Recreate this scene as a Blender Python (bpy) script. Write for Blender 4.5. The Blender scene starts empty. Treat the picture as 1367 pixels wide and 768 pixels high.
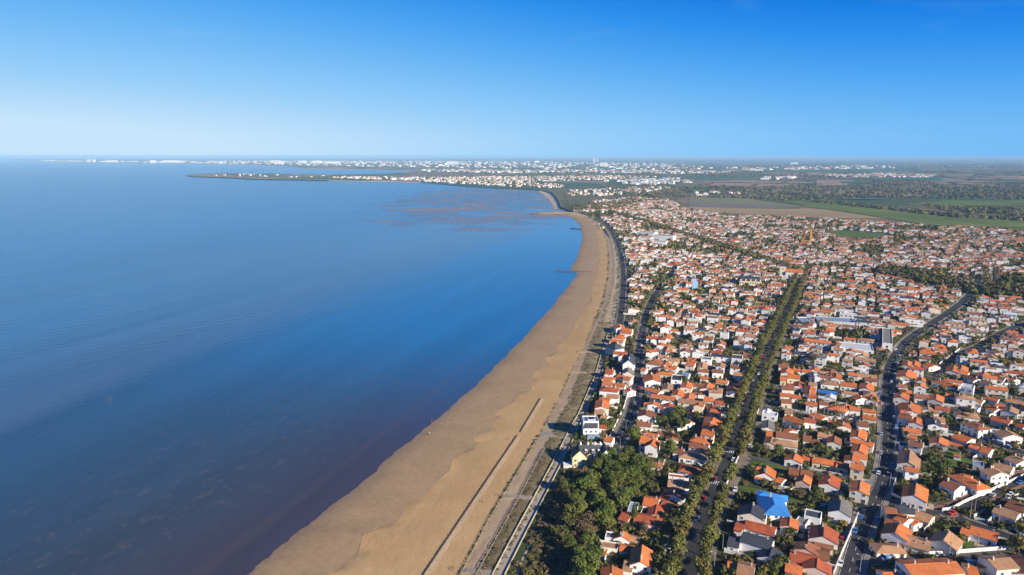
import bpy, bmesh, math, random
import numpy as np
from mathutils import Vector, Matrix, Quaternion
from mathutils.geometry import tessellate_polygon

SC = bpy.context.scene
COL = SC.collection
R = random.Random(11)
NR = np.random.RandomState(5)

# ------------------------------------------------------------------ camera, sky, sun, exposure
H = 165.0                      # drone height above the sea
PITCH = math.atan((384 - 208.0) / 912.0)
cam_d = bpy.data.cameras.new('camera')
cam_d.sensor_width = 36.0
cam_d.lens = 912.0 / 1367.0 * 36.0
cam_d.clip_start = 1.0
cam_d.clip_end = 200000.0
cam = bpy.data.objects.new('camera', cam_d)
COL.objects.link(cam)
cam.location = (0, 0, H)
cam.rotation_euler = (math.radians(90) - PITCH, math.radians(-0.06), 0)
SC.camera = cam

SUN_EL = math.radians(24.5)
SUN_H = Vector((0.712, -0.702, 0)).normalized()
SUN_V = Vector((SUN_H.x * math.cos(SUN_EL), SUN_H.y * math.cos(SUN_EL), math.sin(SUN_EL)))
w = bpy.data.worlds.new('World')
SC.world = w
w.use_nodes = True
nt = w.node_tree
nt.nodes.clear()
wo = nt.nodes.new('ShaderNodeOutputWorld')
bg = nt.nodes.new('ShaderNodeBackground')
sky = nt.nodes.new('ShaderNodeTexSky')
sky.sky_type = 'NISHITA'
sky.sun_disc = False
sky.sun_elevation = SUN_EL
sky.sun_rotation = math.atan2(SUN_H.x, SUN_H.y)
sky.altitude = 0
sky.air_density = 0.44
sky.dust_density = 0.0
sky.ozone_density = 5.0
# camera-like grading of the clear sky, the same in every direction: deep azure overhead, pale blue low down
sp_ = nt.nodes.new('ShaderNodeSeparateColor')
nt.links.new(sky.outputs[0], sp_.inputs[0])
m1 = nt.nodes.new('ShaderNodeMath'); m1.operation = 'MULTIPLY'; m1.inputs[1].default_value = 1 / 11.5
nt.links.new(sp_.outputs[2], m1.inputs[0])
cb_ = nt.nodes.new('ShaderNodeValToRGB')
SKY_STOPS = [(0.08, (0.01, 0.28, 1.8)), (0.24, (0.02, 0.66, 3.4)), (0.33, (0.08, 1.50, 5.35)), (0.38, (0.20, 1.98, 5.8)), (0.46, (0.55, 2.60, 6.1)),
             (0.55, (1.0, 3.20, 6.3)), (0.66, (1.6, 3.80, 6.45)), (0.79, (2.3, 4.35, 6.55)), (1.0, (3.9, 5.35, 6.6))]
while len(cb_.color_ramp.elements) > 1:
    cb_.color_ramp.elements.remove(cb_.color_ramp.elements[-1])
for i_, (f_, c_) in enumerate(SKY_STOPS):
    e_ = cb_.color_ramp.elements[0] if i_ == 0 else cb_.color_ramp.elements.new(f_)
    e_.position = f_
    e_.color = (*c_, 1)
nt.links.new(m1.outputs[0], cb_.inputs[0])
# faint high cirrus
tc_ = nt.nodes.new('ShaderNodeTexCoord')
mp_ = nt.nodes.new('ShaderNodeMapping')
mp_.inputs['Scale'].default_value = (2.6, 5.0, 16.0)
mp_.inputs['Rotation'].default_value = (0.0, 0.10, 0.3)
nz_ = nt.nodes.new('ShaderNodeTexNoise')
nz_.inputs['Scale'].default_value = 1.0
nz_.inputs['Detail'].default_value = 6.0
nz_.inputs['Distortion'].default_value = 0.9
rg_ = nt.nodes.new('ShaderNodeMapRange')
for i_, x_ in enumerate((0.60, 0.86, 0.0, 0.08)):
    rg_.inputs[i_ + 1].default_value = x_
mx_ = nt.nodes.new('ShaderNodeMix'); mx_.data_type = 'RGBA'
nt.links.new(tc_.outputs['Generated'], mp_.inputs['Vector']); nt.links.new(mp_.outputs[0], nz_.inputs['Vector']); nt.links.new(nz_.outputs['Fac'], rg_.inputs[0])
nt.links.new(rg_.outputs[0], mx_.inputs[0]); nt.links.new(cb_.outputs[0], mx_.inputs[6]); mx_.inputs[7].default_value = (4.6, 6.2, 7.2, 1)
nt.links.new(mx_.outputs[2], bg.inputs['Color'])
nt.links.new(bg.outputs[0], wo.inputs['Surface'])
bg.inputs['Strength'].default_value = 0.09

sun_d = bpy.data.lights.new('sun', 'SUN')
sun_d.energy = 5.0
sun_d.angle = math.radians(0.53)
sun_d.color = (1.0, 0.90, 0.75)
sun = bpy.data.objects.new('sun', sun_d)
COL.objects.link(sun)
sun.rotation_euler = SUN_V.to_track_quat('Z', 'Y').to_euler()
sun.location = (0, 0, 400)

SC.view_settings.view_transform = 'Standard'
SC.view_settings.look = 'None'
SC.view_settings.exposure = 0.70
SC.view_settings.gamma = 1.0
SC.render.engine = 'CYCLES'
SC.cycles.use_denoising = True
SC.cycles.max_bounces = 4
SC.cycles.diffuse_bounces = 1
SC.cycles.glossy_bounces = 2
SC.cycles.transparent_max_bounces = 4
SC.cycles.volume_bounces = 0

# ------------------------------------------------------------------ helpers
GZ = 4.0                       # town ground above the sea
_sp, _cp = math.sin(PITCH), math.cos(PITCH)


def P(u, v, z=GZ):
    """place on the plane at height z that a photo measurement refers to"""
    dx, dy = (u - 683.5) / 912.0, (384 - v) / 912.0
    dz = -_sp + dy * _cp
    t = (z - H) / dz
    return Vector((dx * t, (_cp + dy * _sp) * t, z))


def to_px(p):
    """photo position of a place (used for ordering labels only)"""
    x, y, z = p[0], p[1], p[2] - H
    f = y * _cp - z * _sp
    q = y * _sp + z * _cp
    return 683.5 + 912 * x / f, 384 - 912 * q / f


def interp(tab, v):
    """tab: list of (u, v), v descending; u at v"""
    vs = [a[1] for a in tab]
    us = [a[0] for a in tab]
    if v >= vs[0]:
        (u0, v0), (u1, v1) = tab[0], tab[1]
        return u0 + (u1 - u0) * (v - v0) / (v1 - v0)
    return float(np.interp(v, vs[::-1], us[::-1]))


def tag(o, label=None, cat=None, group=None, kind=None):
    if label:
        o['label'] = label
    if cat:
        o['category'] = cat
    if group:
        o['group'] = group
    if kind:
        o['kind'] = kind
    return o


def empty(name, loc, rz=0.0):
    o = bpy.data.objects.new(name, None)
    COL.objects.link(o)
    o.location = loc
    o.rotation_euler = (0, 0, rz)
    o.empty_display_size = 0.5
    return o


def link(name, me, parent=None, loc=None, rz=0.0):
    o = bpy.data.objects.new(name, me)
    COL.objects.link(o)
    if parent:
        o.parent = parent
    if loc is not None:
        o.location = loc
    if rz:
        o.rotation_euler = (0, 0, rz)
    return o


class MB:
    """collects faces with material slots, builds ONE mesh"""

    def __init__(self):
        self.v, self.f, self.m = [], [], []

    def add(self, verts, faces, mi=0):
        b = len(self.v)
        self.v.extend([tuple(p) for p in verts])
        for f in faces:
            self.f.append(tuple(b + i for i in f))
            self.m.append(mi)

    def box(self, c, s, rz=0.0, mi=0, taper=1.0):
        x, y, z = s[0] / 2, s[1] / 2, s[2] / 2
        cs, sn = math.cos(rz), math.sin(rz)
        vs = []
        for k in (-1, 1):
            tp = taper if k > 0 else 1.0
            for a, b in ((-1, -1), (1, -1), (1, 1), (-1, 1)):
                px, py = a * x * tp, b * y * tp
                vs.append((c[0] + px * cs - py * sn, c[1] + px * sn + py * cs, c[2] + k * z))
        self.add(vs, [(3, 2, 1, 0), (4, 5, 6, 7), (0, 1, 5, 4), (1, 2, 6, 5), (2, 3, 7, 6), (3, 0, 4, 7)], mi)

    def tube(self, pts, rads, n=6, mi=0):
        b = len(self.v)
        for i, p in enumerate(pts):
            p = Vector(p)
            d = Vector(pts[min(i + 1, len(pts) - 1)]) - Vector(pts[max(i - 1, 0)])
            d.normalize()
            a = d.orthogonal().normalized()
            c = d.cross(a)
            for k in range(n):
                t = 2 * math.pi * k / n
                self.v.append(tuple(p + (a * math.cos(t) + c * math.sin(t)) * rads[i]))
        for i in range(len(pts) - 1):
            for k in range(n):
                self.f.append((b + i * n + k, b + i * n + (k + 1) % n, b + (i + 1) * n + (k + 1) % n, b + (i + 1) * n + k))
                self.m.append(mi)
        self.f.append(tuple(b + k for k in range(n))[::-1])
        self.m.append(mi)
        self.f.append(tuple(b + (len(pts) - 1) * n + k for k in range(n)))
        self.m.append(mi)

    def mesh(self, name, mats):
        me = bpy.data.meshes.new(name)
        me.from_pydata(self.v, [], self.f)
        for m in (mats if isinstance(mats, (list, tuple)) else [mats]):
            me.materials.append(m)
        if any(self.m):
            me.polygons.foreach_set('material_index', self.m)
        me.update()
        return me

    def build(self, name, mats, parent=None, loc=None, rz=0.0):
        return link(name, self.mesh(name, mats), parent, loc, rz)


def np_mesh(name, verts, quads, mats, mi=None):
    """big quad mesh from numpy arrays"""
    me = bpy.data.meshes.new(name)
    n, q = len(verts), len(quads)
    me.vertices.add(n)
    me.vertices.foreach_set('co', np.asarray(verts, dtype=np.float32).ravel())
    me.loops.add(q * 4)
    me.loops.foreach_set('vertex_index', np.asarray(quads, dtype=np.int32).ravel())
    me.polygons.add(q)
    me.polygons.foreach_set('loop_start', np.arange(0, q * 4, 4, dtype=np.int32))
    for m in (mats if isinstance(mats, (list, tuple)) else [mats]):
        me.materials.append(m)
    if mi is not None:
        me.polygons.foreach_set('material_index', np.asarray(mi, dtype=np.int32))
    me.update(calc_edges=True)
    me.validate()
    return me


# ------------------------------------------------------------------ materials
def new_mat(name):
    m = bpy.data.materials.new(name)
    m.use_nodes = True
    t = m.node_tree
    return m, t, t.nodes['Principled BSDF']


def nd(t, typ, **kw):
    n = t.nodes.new(typ)
    for k, v in kw.items():
        setattr(n, k, v)
    return n


def noise(t, vec, scale, detail=3.0, rough=0.55, dist=0.0):
    n = nd(t, 'ShaderNodeTexNoise')
    n.inputs['Scale'].default_value = scale
    n.inputs['Detail'].default_value = detail
    n.inputs['Roughness'].default_value = rough
    n.inputs['Distortion'].default_value = dist
    t.links.new(vec, n.inputs['Vector'])
    return n.outputs['Fac']


def mapping(t, vec, scale=(1, 1, 1), rot=(0, 0, 0), loc=(0, 0, 0)):
    n = nd(t, 'ShaderNodeMapping')
    n.inputs['Scale'].default_value = scale
    n.inputs['Rotation'].default_value = rot
    n.inputs['Location'].default_value = loc
    t.links.new(vec, n.inputs['Vector'])
    return n.outputs[0]


def ramp(t, fac, stops, const=False):
    n = nd(t, 'ShaderNodeValToRGB')
    el = n.color_ramp.elements
    if const:
        n.color_ramp.interpolation = 'CONSTANT'
    while len(el) > 1:
        el.remove(el[-1])
    el[0].position, el[0].color = stops[0][0], (*stops[0][1], 1)
    for p, c in stops[1:]:
        e = el.new(p)
        e.color = (*c, 1)
    t.links.new(fac, n.inputs['Fac'])
    return n.outputs['Color']


def mixc(t, fac, a, b, mode='MIX'):
    n = nd(t, 'ShaderNodeMix', data_type='RGBA', blend_type=mode)
    for s, val in ((0, fac), (6, a), (7, b)):
        if isinstance(val, (int, float)):
            n.inputs[s].default_value = val
        elif isinstance(val, tuple):
            n.inputs[s].default_value = (*val, 1)
        else:
            t.links.new(val, n.inputs[s])
    return n.outputs[2]


def math_n(t, op, a, b=0.0, clamp=False):
    n = nd(t, 'ShaderNodeMath', operation=op, use_clamp=clamp)
    for i, val in enumerate((a, b)):
        if isinstance(val, (int, float)):
            n.inputs[i].default_value = val
        else:
            t.links.new(val, n.inputs[i])
    return n.outputs[0]


def remap(t, val, a, b, c=0.0, d=1.0, smooth=False):
    n = nd(t, 'ShaderNodeMapRange', interpolation_type='SMOOTHSTEP' if smooth else 'LINEAR')
    n.clamp = True
    t.links.new(val, n.inputs[0])
    for i, x in enumerate((a, b, c, d)):
        n.inputs[i + 1].default_value = x
    return n.outputs[0]


def pos(t):
    return nd(t, 'ShaderNodeNewGeometry').outputs['Position']


def bump(t, height, strength, dist, p):
    n = nd(t, 'ShaderNodeBump')
    n.inputs['Strength'].default_value = strength
    n.inputs['Distance'].default_value = dist
    t.links.new(height, n.inputs['Height'])
    t.links.new(n.outputs[0], p.inputs['Normal'])


def simple(name, col, rough=0.8, var=0.25, scale=0.5, rnd=0.0, spec=0.3, fine=0.0, fscale=6.0):
    """base colour broken up by noise (place based), optionally different on each object"""
    m, t, p = new_mat(name)
    v = pos(t)
    lo = tuple(c * (1 - var) for c in col)
    hi = tuple(min(1, c * (1 + var)) for c in col)
    c = ramp(t, noise(t, v, scale), [(0.3, lo), (0.7, hi)])
    if fine:
        f = remap(t, noise(t, v, fscale, 2.0), 0.3, 0.7, 1 - fine, 1 + fine)
        c = mixc(t, 1.0, c, f, 'MULTIPLY')
    if rnd:
        oi = nd(t, 'ShaderNodeObjectInfo').outputs['Random']
        c = mixc(t, 1.0, c, remap(t, oi, 0, 1, 1 - rnd, 1 + rnd), 'MULTIPLY')
    t.links.new(c, p.inputs['Base Color'])
    p.inputs['Roughness'].default_value = rough
    p.inputs['Specular IOR Level'].default_value = spec
    return m


def roof_mat(name, col, alt, spec=0.2):
    m, t, p = new_mat(name)
    oi = nd(t, 'ShaderNodeObjectInfo').outputs['Random']
    v = pos(t)
    oc = nd(t, 'ShaderNodeTexCoord').outputs['Object']
    a = noise(t, v, 0.35, 4.0)
    c = mixc(t, remap(t, a, 0.38, 0.68), col, alt)
    f = noise(t, oc, 3.0, 3.0, 0.7)
    c = mixc(t, 1.0, c, remap(t, f, 0.3, 0.7, 0.72, 1.22), 'MULTIPLY')
    c = mixc(t, 1.0, c, remap(t, oi, 0, 1, 0.78, 1.18), 'MULTIPLY')
    od = math_n(t, 'FRACT', math_n(t, 'MULTIPLY', oi, 9.17))
    lich = math_n(t, 'MULTIPLY', remap(t, noise(t, v, 0.8, 4.0, 0.7), 0.45, 0.7), remap(t, od, 0.35, 1.0, 0.0, 0.75))
    c = mixc(t, lich, c, tuple(0.45 * q + 0.55 * w_ for q, w_ in zip(col, (0.17, 0.13, 0.095))))
    wv = nd(t, 'ShaderNodeTexWave', wave_type='BANDS', bands_direction='X')
    wv.inputs['Scale'].default_value = 1.0
    wv.inputs['Distortion'].default_value = 0.3
    t.links.new(oc, wv.inputs['Vector'])
    bump(t, wv.outputs['Fac'], 0.35, 0.08, p)
    t.links.new(c, p.inputs['Base Color'])
    p.inputs['Roughness'].default_value = 0.75
    p.inputs['Specular IOR Level'].default_value = spec
    return m


ROOF = {
    'orange': roof_mat('orange_tiles', (0.62, 0.185, 0.052), (0.48, 0.13, 0.042)),
    'brown': roof_mat('brown_tiles', (0.30, 0.115, 0.055), (0.22, 0.09, 0.05)),
    'tan': roof_mat('tan_tiles', (0.46, 0.25, 0.13), (0.36, 0.19, 0.10)),
    'red': roof_mat('red_tiles', (0.44, 0.105, 0.04), (0.32, 0.075, 0.035)),
    'slate': roof_mat('dark_slate', (0.035, 0.042, 0.055), (0.05, 0.055, 0.065), 0.5),
    'grey': roof_mat('grey_roofing', (0.22, 0.20, 0.17), (0.16, 0.15, 0.135)),
    'blue': roof_mat('blue_roofing', (0.035, 0.24, 0.64), (0.06, 0.30, 0.70), 0.4),
    'bluegrey': roof_mat('blue_grey_metal', (0.22, 0.30, 0.40), (0.17, 0.25, 0.35), 0.5),
    'white': roof_mat('pale_roofing', (0.62, 0.64, 0.66), (0.52, 0.54, 0.57)),
}
WALL = {
    'white': simple('white_render', (0.84, 0.82, 0.78), 0.85, 0.07, 0.4, 0.05, 0.2, 0.05, 2.0),
    'warm': simple('off_white_render', (0.72, 0.66, 0.57), 0.85, 0.08, 0.4, 0.08, 0.2, 0.05, 2.0),
    'cream': simple('cream_render', (0.74, 0.62, 0.43), 0.85, 0.08, 0.4, 0.08, 0.2, 0.05, 2.0),
    'pink': simple('pink_render', (0.70, 0.50, 0.42), 0.85, 0.08, 0.4, 0.05, 0.2, 0.05, 2.0),
    'yellow': simple('yellow_render', (0.80, 0.63, 0.32), 0.85, 0.06, 0.4, 0.0, 0.2, 0.05, 2.0),
    'palegrey': simple('pale_grey_render', (0.50, 0.52, 0.53), 0.85, 0.08, 0.4, 0.05, 0.2, 0.05, 2.0),
    'paleblue': simple('pale_blue_render', (0.34, 0.52, 0.72), 0.8, 0.05, 0.4, 0.0, 0.2),
}
M_CHIM = simple('chimney_render', (0.55, 0.45, 0.36), 0.9, 0.2, 0.8, 0.2)
M_FRAME = simple('white_frame', (0.75, 0.75, 0.73), 0.6, 0.03, 1.0)
M_SHUT = {'blue': simple('blue_shutter', (0.03, 0.16, 0.50), 0.6, 0.1, 1.0),
          'red': simple('red_paint', (0.62, 0.03, 0.03), 0.5, 0.08, 1.0),
          'green': simple('green_shutter', (0.07, 0.20, 0.15), 0.6, 0.1, 1.0),
          'brown': simple('brown_shutter', (0.14, 0.08, 0.045), 0.6, 0.1, 1.0)}
m, t, p = new_mat('window_glass')
p.inputs['Base Color'].default_value = (0.02, 0.025, 0.03, 1)
p.inputs['Roughness'].default_value = 0.12
M_GLASS = m
M_DOOR = simple('door_wood', (0.16, 0.09, 0.05), 0.6, 0.15, 2.0, 0.3)
M_CONC = simple('concrete', (0.36, 0.305, 0.235), 0.9, 0.14, 0.25, 0.0, 0.2, 0.1, 1.5)
M_PAVE = simple('pavement', (0.22, 0.195, 0.165), 0.9, 0.16, 0.2, 0.0, 0.2, 0.12, 1.2)
M_VERGE = simple('trodden_verge', (0.20, 0.165, 0.12), 0.95, 0.28, 0.18, 0.0, 0.15, 0.2, 1.0)
M_PALE = simple('pale_wall_render', (0.70, 0.68, 0.63), 0.9, 0.14, 0.3, 0.1, 0.2, 0.07, 1.5)
M_ASPH = simple('asphalt', (0.038, 0.038, 0.040), 0.9, 0.28, 0.10, 0.0, 0.25, 0.18, 0.8)
M_ASPH2 = simple('worn_asphalt', (0.085, 0.078, 0.07), 0.9, 0.3, 0.12, 0.0, 0.25, 0.18, 0.8)
M_BAR = simple('wet_sand_bar', (0.085, 0.064, 0.066), 0.6, 0.3, 0.2)
M_REDP = simple('red_paving', (0.24, 0.12, 0.09), 0.9, 0.2, 0.3)
M_PAINT = simple('road_paint', (0.72, 0.72, 0.70), 0.8, 0.2, 1.5)
M_WOOD = simple('weathered_timber', (0.115, 0.085, 0.06), 0.9, 0.3, 0.8, 0.0, 0.15, 0.2, 4.0)
M_PALEWOOD = simple('pale_timber', (0.36, 0.29, 0.20), 0.9, 0.2, 0.8, 0.0, 0.15, 0.15, 4.0)
M_STEEL = simple('galvanised_steel', (0.42, 0.42, 0.41), 0.5, 0.1, 2.0, 0.0, 0.5)
M_ROCK = simple('dark_rock', (0.10, 0.095, 0.085), 0.9, 0.4, 0.5, 0.0, 0.25, 0.3, 2.0)
M_YELLOWP = simple('yellow_crane_paint', (0.72, 0.40, 0.03), 0.5, 0.05, 0.3)
M_BARK = simple('bark', (0.11, 0.085, 0.06), 0.95, 0.3, 1.0)
M_TYRE = simple('tyre_rubber', (0.02, 0.02, 0.02), 0.9, 0.2, 3.0)


def leaf_mat(name, a, b, c, rnd=0.25):
    m, t, p = new_mat(name)
    v = pos(t)
    oi = nd(t, 'ShaderNodeObjectInfo').outputs['Random']
    f = noise(t, v, 0.9, 3.0, 0.7)
    cc = ramp(t, f, [(0.28, a), (0.5, b), (0.72, c)])
    cc = mixc(t, 1.0, cc, remap(t, oi, 0, 1, 1 - rnd, 1 + rnd), 'MULTIPLY')
    od = math_n(t, 'FRACT', math_n(t, 'MULTIPLY', oi, 7.31))
    cc = mixc(t, remap(t, od, 0.55, 1.0, 0.0, 0.55), cc, tuple(min(1, q * w_) for q, w_ in zip(c, (1.15, 0.95, 0.9))))
    f2 = noise(t, v, 4.0, 2.0)
    cc = mixc(t, 1.0, cc, remap(t, f2, 0.3, 0.7, 0.7, 1.35), 'MULTIPLY')
    t.links.new(cc, p.inputs['Base Color'])
    p.inputs['Roughness'].default_value = 0.8
    p.inputs['Specular IOR Level'].default_value = 0.15
    return m


LEAF = {
    'plane': leaf_mat('plane_leaves', (0.078, 0.090, 0.020), (0.122, 0.124, 0.028), (0.18, 0.148, 0.040)),
    'pine': leaf_mat('pine_needles', (0.042, 0.070, 0.013), (0.084, 0.114, 0.020), (0.14, 0.152, 0.032)),
    'green': leaf_mat('green_leaves', (0.040, 0.062, 0.015), (0.072, 0.092, 0.022), (0.12, 0.118, 0.034)),
    'brown': leaf_mat('brown_twigs', (0.085, 0.065, 0.035), (0.13, 0.095, 0.05), (0.17, 0.125, 0.065)),
    'yellow': leaf_mat('yellowing_leaves', (0.12, 0.105, 0.02), (0.19, 0.15, 0.03), (0.24, 0.18, 0.04)),
    'scrub': leaf_mat('scrub_leaves', (0.05, 0.05, 0.02), (0.095, 0.08, 0.035), (0.15, 0.115, 0.055)),
    'dune': leaf_mat('dune_grass_blades', (0.11, 0.09, 0.035), (0.18, 0.145, 0.06), (0.26, 0.205, 0.10)),
    'far': leaf_mat('far_foliage', (0.070, 0.074, 0.034), (0.10, 0.098, 0.046), (0.135, 0.118, 0.060)),
}

# ------------------------------------------------------------------ shore lines measured from the photograph, bottom to top
L0 = [(266, 768), (357, 702), (421, 653), (498, 595), (543, 560), (560, 547), (607, 509), (654, 472), (689, 438), (719, 409), (739, 387),
      (750, 367), (755, 350), (762, 332), (765, 316), (763, 302), (755, 291), (745, 287.5), (715, 287.2)]
L1 = [(331, 768), (382, 724), (440, 679), (498, 634), (517, 613), (566, 575), (607, 540), (640, 511), (672, 479), (691, 460), (710, 439.5),
      (728, 420), (747, 397), (772, 365.5), (762, 360), (771, 342), (777, 323), (777, 314), (773, 299), (763, 290), (748, 286.6), (716, 286.3)]
L2 = [(440, 767), (478, 738), (485, 714), (533, 695), (541, 672), (573, 658), (579, 644), (600, 629), (604, 611), (636, 595), (631, 582),
      (656, 572), (664, 549), (686, 538), (688, 527), (709, 520), (713, 497), (732, 488), (727, 477), (746, 469), (741, 462), (756, 453),
      (771, 430), (788, 400), (797, 365), (799, 343), (799, 320), (793, 303), (780, 291), (757, 286), (720, 285.6)]
L4 = [(604, 790), (617, 763), (655, 690), (692, 629), (712, 595), (722, 577), (743, 539), (761, 501), (775, 474), (780, 464), (791, 436),
      (799, 420), (806, 400), (811, 375), (813, 346), (811, 325), (806, 311), (797, 300), (782, 290), (760, 284.6), (722, 284.6)]
L5 = [(627, 790), (639, 762), (692, 666), (729, 595), (740, 570), (759, 537), (780, 481), (794, 443), (807, 412), (816, 380), (818, 350), (815, 325),
      (809, 309), (799, 298), (782, 288), (762, 283.4), (726, 283.6)]
L6 = [(655, 790), (665, 767), (688, 722), (714, 673), (751, 602), (766, 570), (776, 554), (797, 504), (806, 472), (815, 443), (819, 414),
      (824, 385), (825, 365), (824, 347), (820, 327), (813, 309), (800, 297), (783, 287), (764, 282.2), (730, 282.6)]
SHORE = {'L0': (L0, 0.02), 'L1': (L1, 0.10), 'L2': (L2, 1.3), 'L4': (L4, 2.4), 'L5': (L5, 3.2), 'L6': (L6, GZ)}
VS = list(np.linspace(850, 600, 60)) + list(np.linspace(598, 420, 90)) + list(np.linspace(419, 330, 70)) + list(np.linspace(329, 283.2, 80))


def shore_line(name, dz=0.0, smooth=0.0):
    tab, z = SHORE[name]
    if name == 'L1':                                      # uneven wet margin
        return [P(interp(tab, v) + (1.5 * math.sin(v * .23 + 2 * math.sin(v * .051)) + 0.9 * math.sin(v * .61 + 1)) * (0.25 + max(0, v - 300) / 500), v, z + dz) for v in VS]
    return [P(interp(tab, v), v, z + dz) for v in VS]


def loft(name, rows, mats, label=None, kind='structure', sub=4, mound=0.0, seed=1):
    """sheet through several long lines; sub steps between neighbours, optional gentle unevenness"""
    rr = random.Random(seed)
    lines = []
    for a, b in zip(rows[:-1], rows[1:]):
        for k in range(sub):
            t = k / sub
            lines.append([pa.lerp(pb, t) for pa, pb in zip(a, b)])
    lines.append(rows[-1])
    n = len(lines[0])
    vs = []
    for j, l in enumerate(lines):
        for p in l:
            e = mound * (rr.random() - 0.5) if 0 < j < len(lines) - 1 else 0
            vs.append((p.x, p.y, p.z + e))
    q = []
    for j in range(len(lines) - 1):
        for i in range(n - 1):
            q.append((j * n + i, (j + 1) * n + i, (j + 1) * n + i + 1, j * n + i + 1))
    o = link(name, np_mesh(name, vs, q, mats))
    at = o.data.attributes.new('across', 'FLOAT', 'POINT')          # 0 at the first line, 1 at the last
    at.data.foreach_set('value', np.repeat(np.linspace(0, 1, len(lines)), n).astype(np.float32))
    tag(o, kind=kind)
    return o


def smooth_poly(pts, step=6.0):
    """Catmull-Rom through world points"""
    out = []
    n = len(pts)
    for i in range(n - 1):
        p0, p1, p2, p3 = pts[max(i - 1, 0)], pts[i], pts[i + 1], pts[min(i + 2, n - 1)]
        k = max(1, int((p2 - p1).length / step))
        for j in range(k):
            t = j / k
            out.append(0.5 * ((2 * p1) + (p2 - p0) * t + (2 * p0 - 5 * p1 + 4 * p2 - p3) * t * t + (3 * p1 - p0 - 3 * p2 + p3) * t ** 3))
    out.append(pts[-1])
    return out


def offs(pts, d):
    """offset a polyline sideways (positive = right of its direction)"""
    out = []
    for i, p in enumerate(pts):
        t = pts[min(i + 1, len(pts) - 1)] - pts[max(i - 1, 0)]
        t.z = 0
        t.normalize()
        out.append(p + Vector((t.y, -t.x, 0)) * d)
    return out


def strip(name, pts, a, b, dz, mats, kind='structure', thick=0.0, z=None):
    """ribbon between side offsets a and b of a path, dz above it; thick > 0 gives it kerb faces"""
    l, r = offs(pts, a), offs(pts, b)
    mb = MB()
    vs = []
    for p in l + r:
        vs.append((p.x, p.y, p.z + dz))
    n = len(l)
    fs = [(n + i, n + i + 1, i + 1, i) for i in range(n - 1)]
    mb.add(vs, fs)
    if thick:
        vs2 = [(x, y, zz - thick) for x, y, zz in vs]
        mb.add(vs + vs2, [(i, i + 1, 2 * n + i + 1, 2 * n + i) for i in range(n - 1)] +
               [(3 * n + i, 3 * n + i + 1, n + i + 1, n + i) for i in range(n - 1)])
    o = mb.build(name, mats)
    if kind:
        tag(o, kind=kind)
    return o


def sheet(name, pts, mats, kind='structure'):
    tri = tessellate_polygon([pts])
    me = bpy.data.meshes.new(name)
    fs = []
    for a, b, c in tri:
        nz = (pts[b] - pts[a]).cross(pts[c] - pts[a]).z
        fs.append((a, b, c) if nz > 0 else (a, c, b))
    me.from_pydata([tuple(p) for p in pts], [], fs)
    me.materials.append(mats)
    me.update()
    o = link(name, me)
    tag(o, kind=kind)
    return o


# ------------------------------------------------------------------ sea
a0, a1 = P(266, 768, 0), P(710, 420, 0)
SH_D = (a1 - a0).normalized()
SH_N = Vector((-SH_D.y, SH_D.x, 0))
m, t, p = new_mat('sea_water')
v = pos(t)
rel = nd(t, 'ShaderNodeVectorMath', operation='SUBTRACT')
t.links.new(v, rel.inputs[0])
rel.inputs[1].default_value = a0
dt = nd(t, 'ShaderNodeVectorMath', operation='DOT_PRODUCT')
t.links.new(rel.outputs[0], dt.inputs[0])
dt.inputs[1].default_value = SH_N
al = nd(t, 'ShaderNodeVectorMath', operation='DOT_PRODUCT')
t.links.new(rel.outputs[0], al.inputs[0])
al.inputs[1].default_value = SH_D
ang = math.atan2(SH_D.y, SH_D.x)
loc = mapping(t, v, (1, 1, 1), (0, 0, -ang))
wob = noise(t, mapping(t, loc, (0.004, 0.012, 0.01)), 1.0, 3.0)
d = math_n(t, 'ADD', dt.outputs['Value'], math_n(t, 'MULTIPLY', math_n(t, 'SUBTRACT', wob, 0.5), 90.0))
d01 = remap(t, d, -60, 1000)
base = ramp(t, d01, [(0.0, (0.062, 0.045, 0.070)), (0.055, (0.050, 0.048, 0.064)), (0.10, (0.040, 0.060, 0.078)), (0.17, (0.029, 0.064, 0.100)),
                     (0.25, (0.024, 0.072, 0.125)), (0.285, (0.052, 0.095, 0.155)), (0.45, (0.028, 0.108, 0.205)), (1.0, (0.008, 0.120, 0.255))])
# towards the head of the bay: reflected sky blue put into the base colour
far = remap(t, al.outputs['Value'], 90, 420, 0, 1, True)
near_sh = remap(t, d, 130, 330, 1, 0, True)
base = mixc(t, math_n(t, 'MULTIPLY', far, near_sh), base, (0.012, 0.125, 0.285))
# milky specks of stirred-up sand in the shallows
spk = noise(t, mapping(t, loc, (0.10, 0.16, 0.1)), 1.0, 6.0, 0.75, 0.6)
spk = remap(t, spk, 0.54, 0.72)
zone = math_n(t, 'MULTIPLY', remap(t, d, 5, 40), remap(t, d, 60, 190, 1, 0))
zone = math_n(t, 'MULTIPLY', zone, remap(t, al.outputs['Value'], 120, 380, 1, 0.1))
base = mixc(t, math_n(t, 'MULTIPLY', math_n(t, 'MULTIPLY', spk, zone), 0.40), base, (0.20, 0.17, 0.15))
# long streaks
stk = noise(t, mapping(t, loc, (0.0016, 0.022, 0.01)), 1.0, 4.0, 0.6, 0.4)
base = mixc(t, 1.0, base, remap(t, stk, 0.3, 0.7, 0.84, 1.18), 'MULTIPLY')
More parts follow.
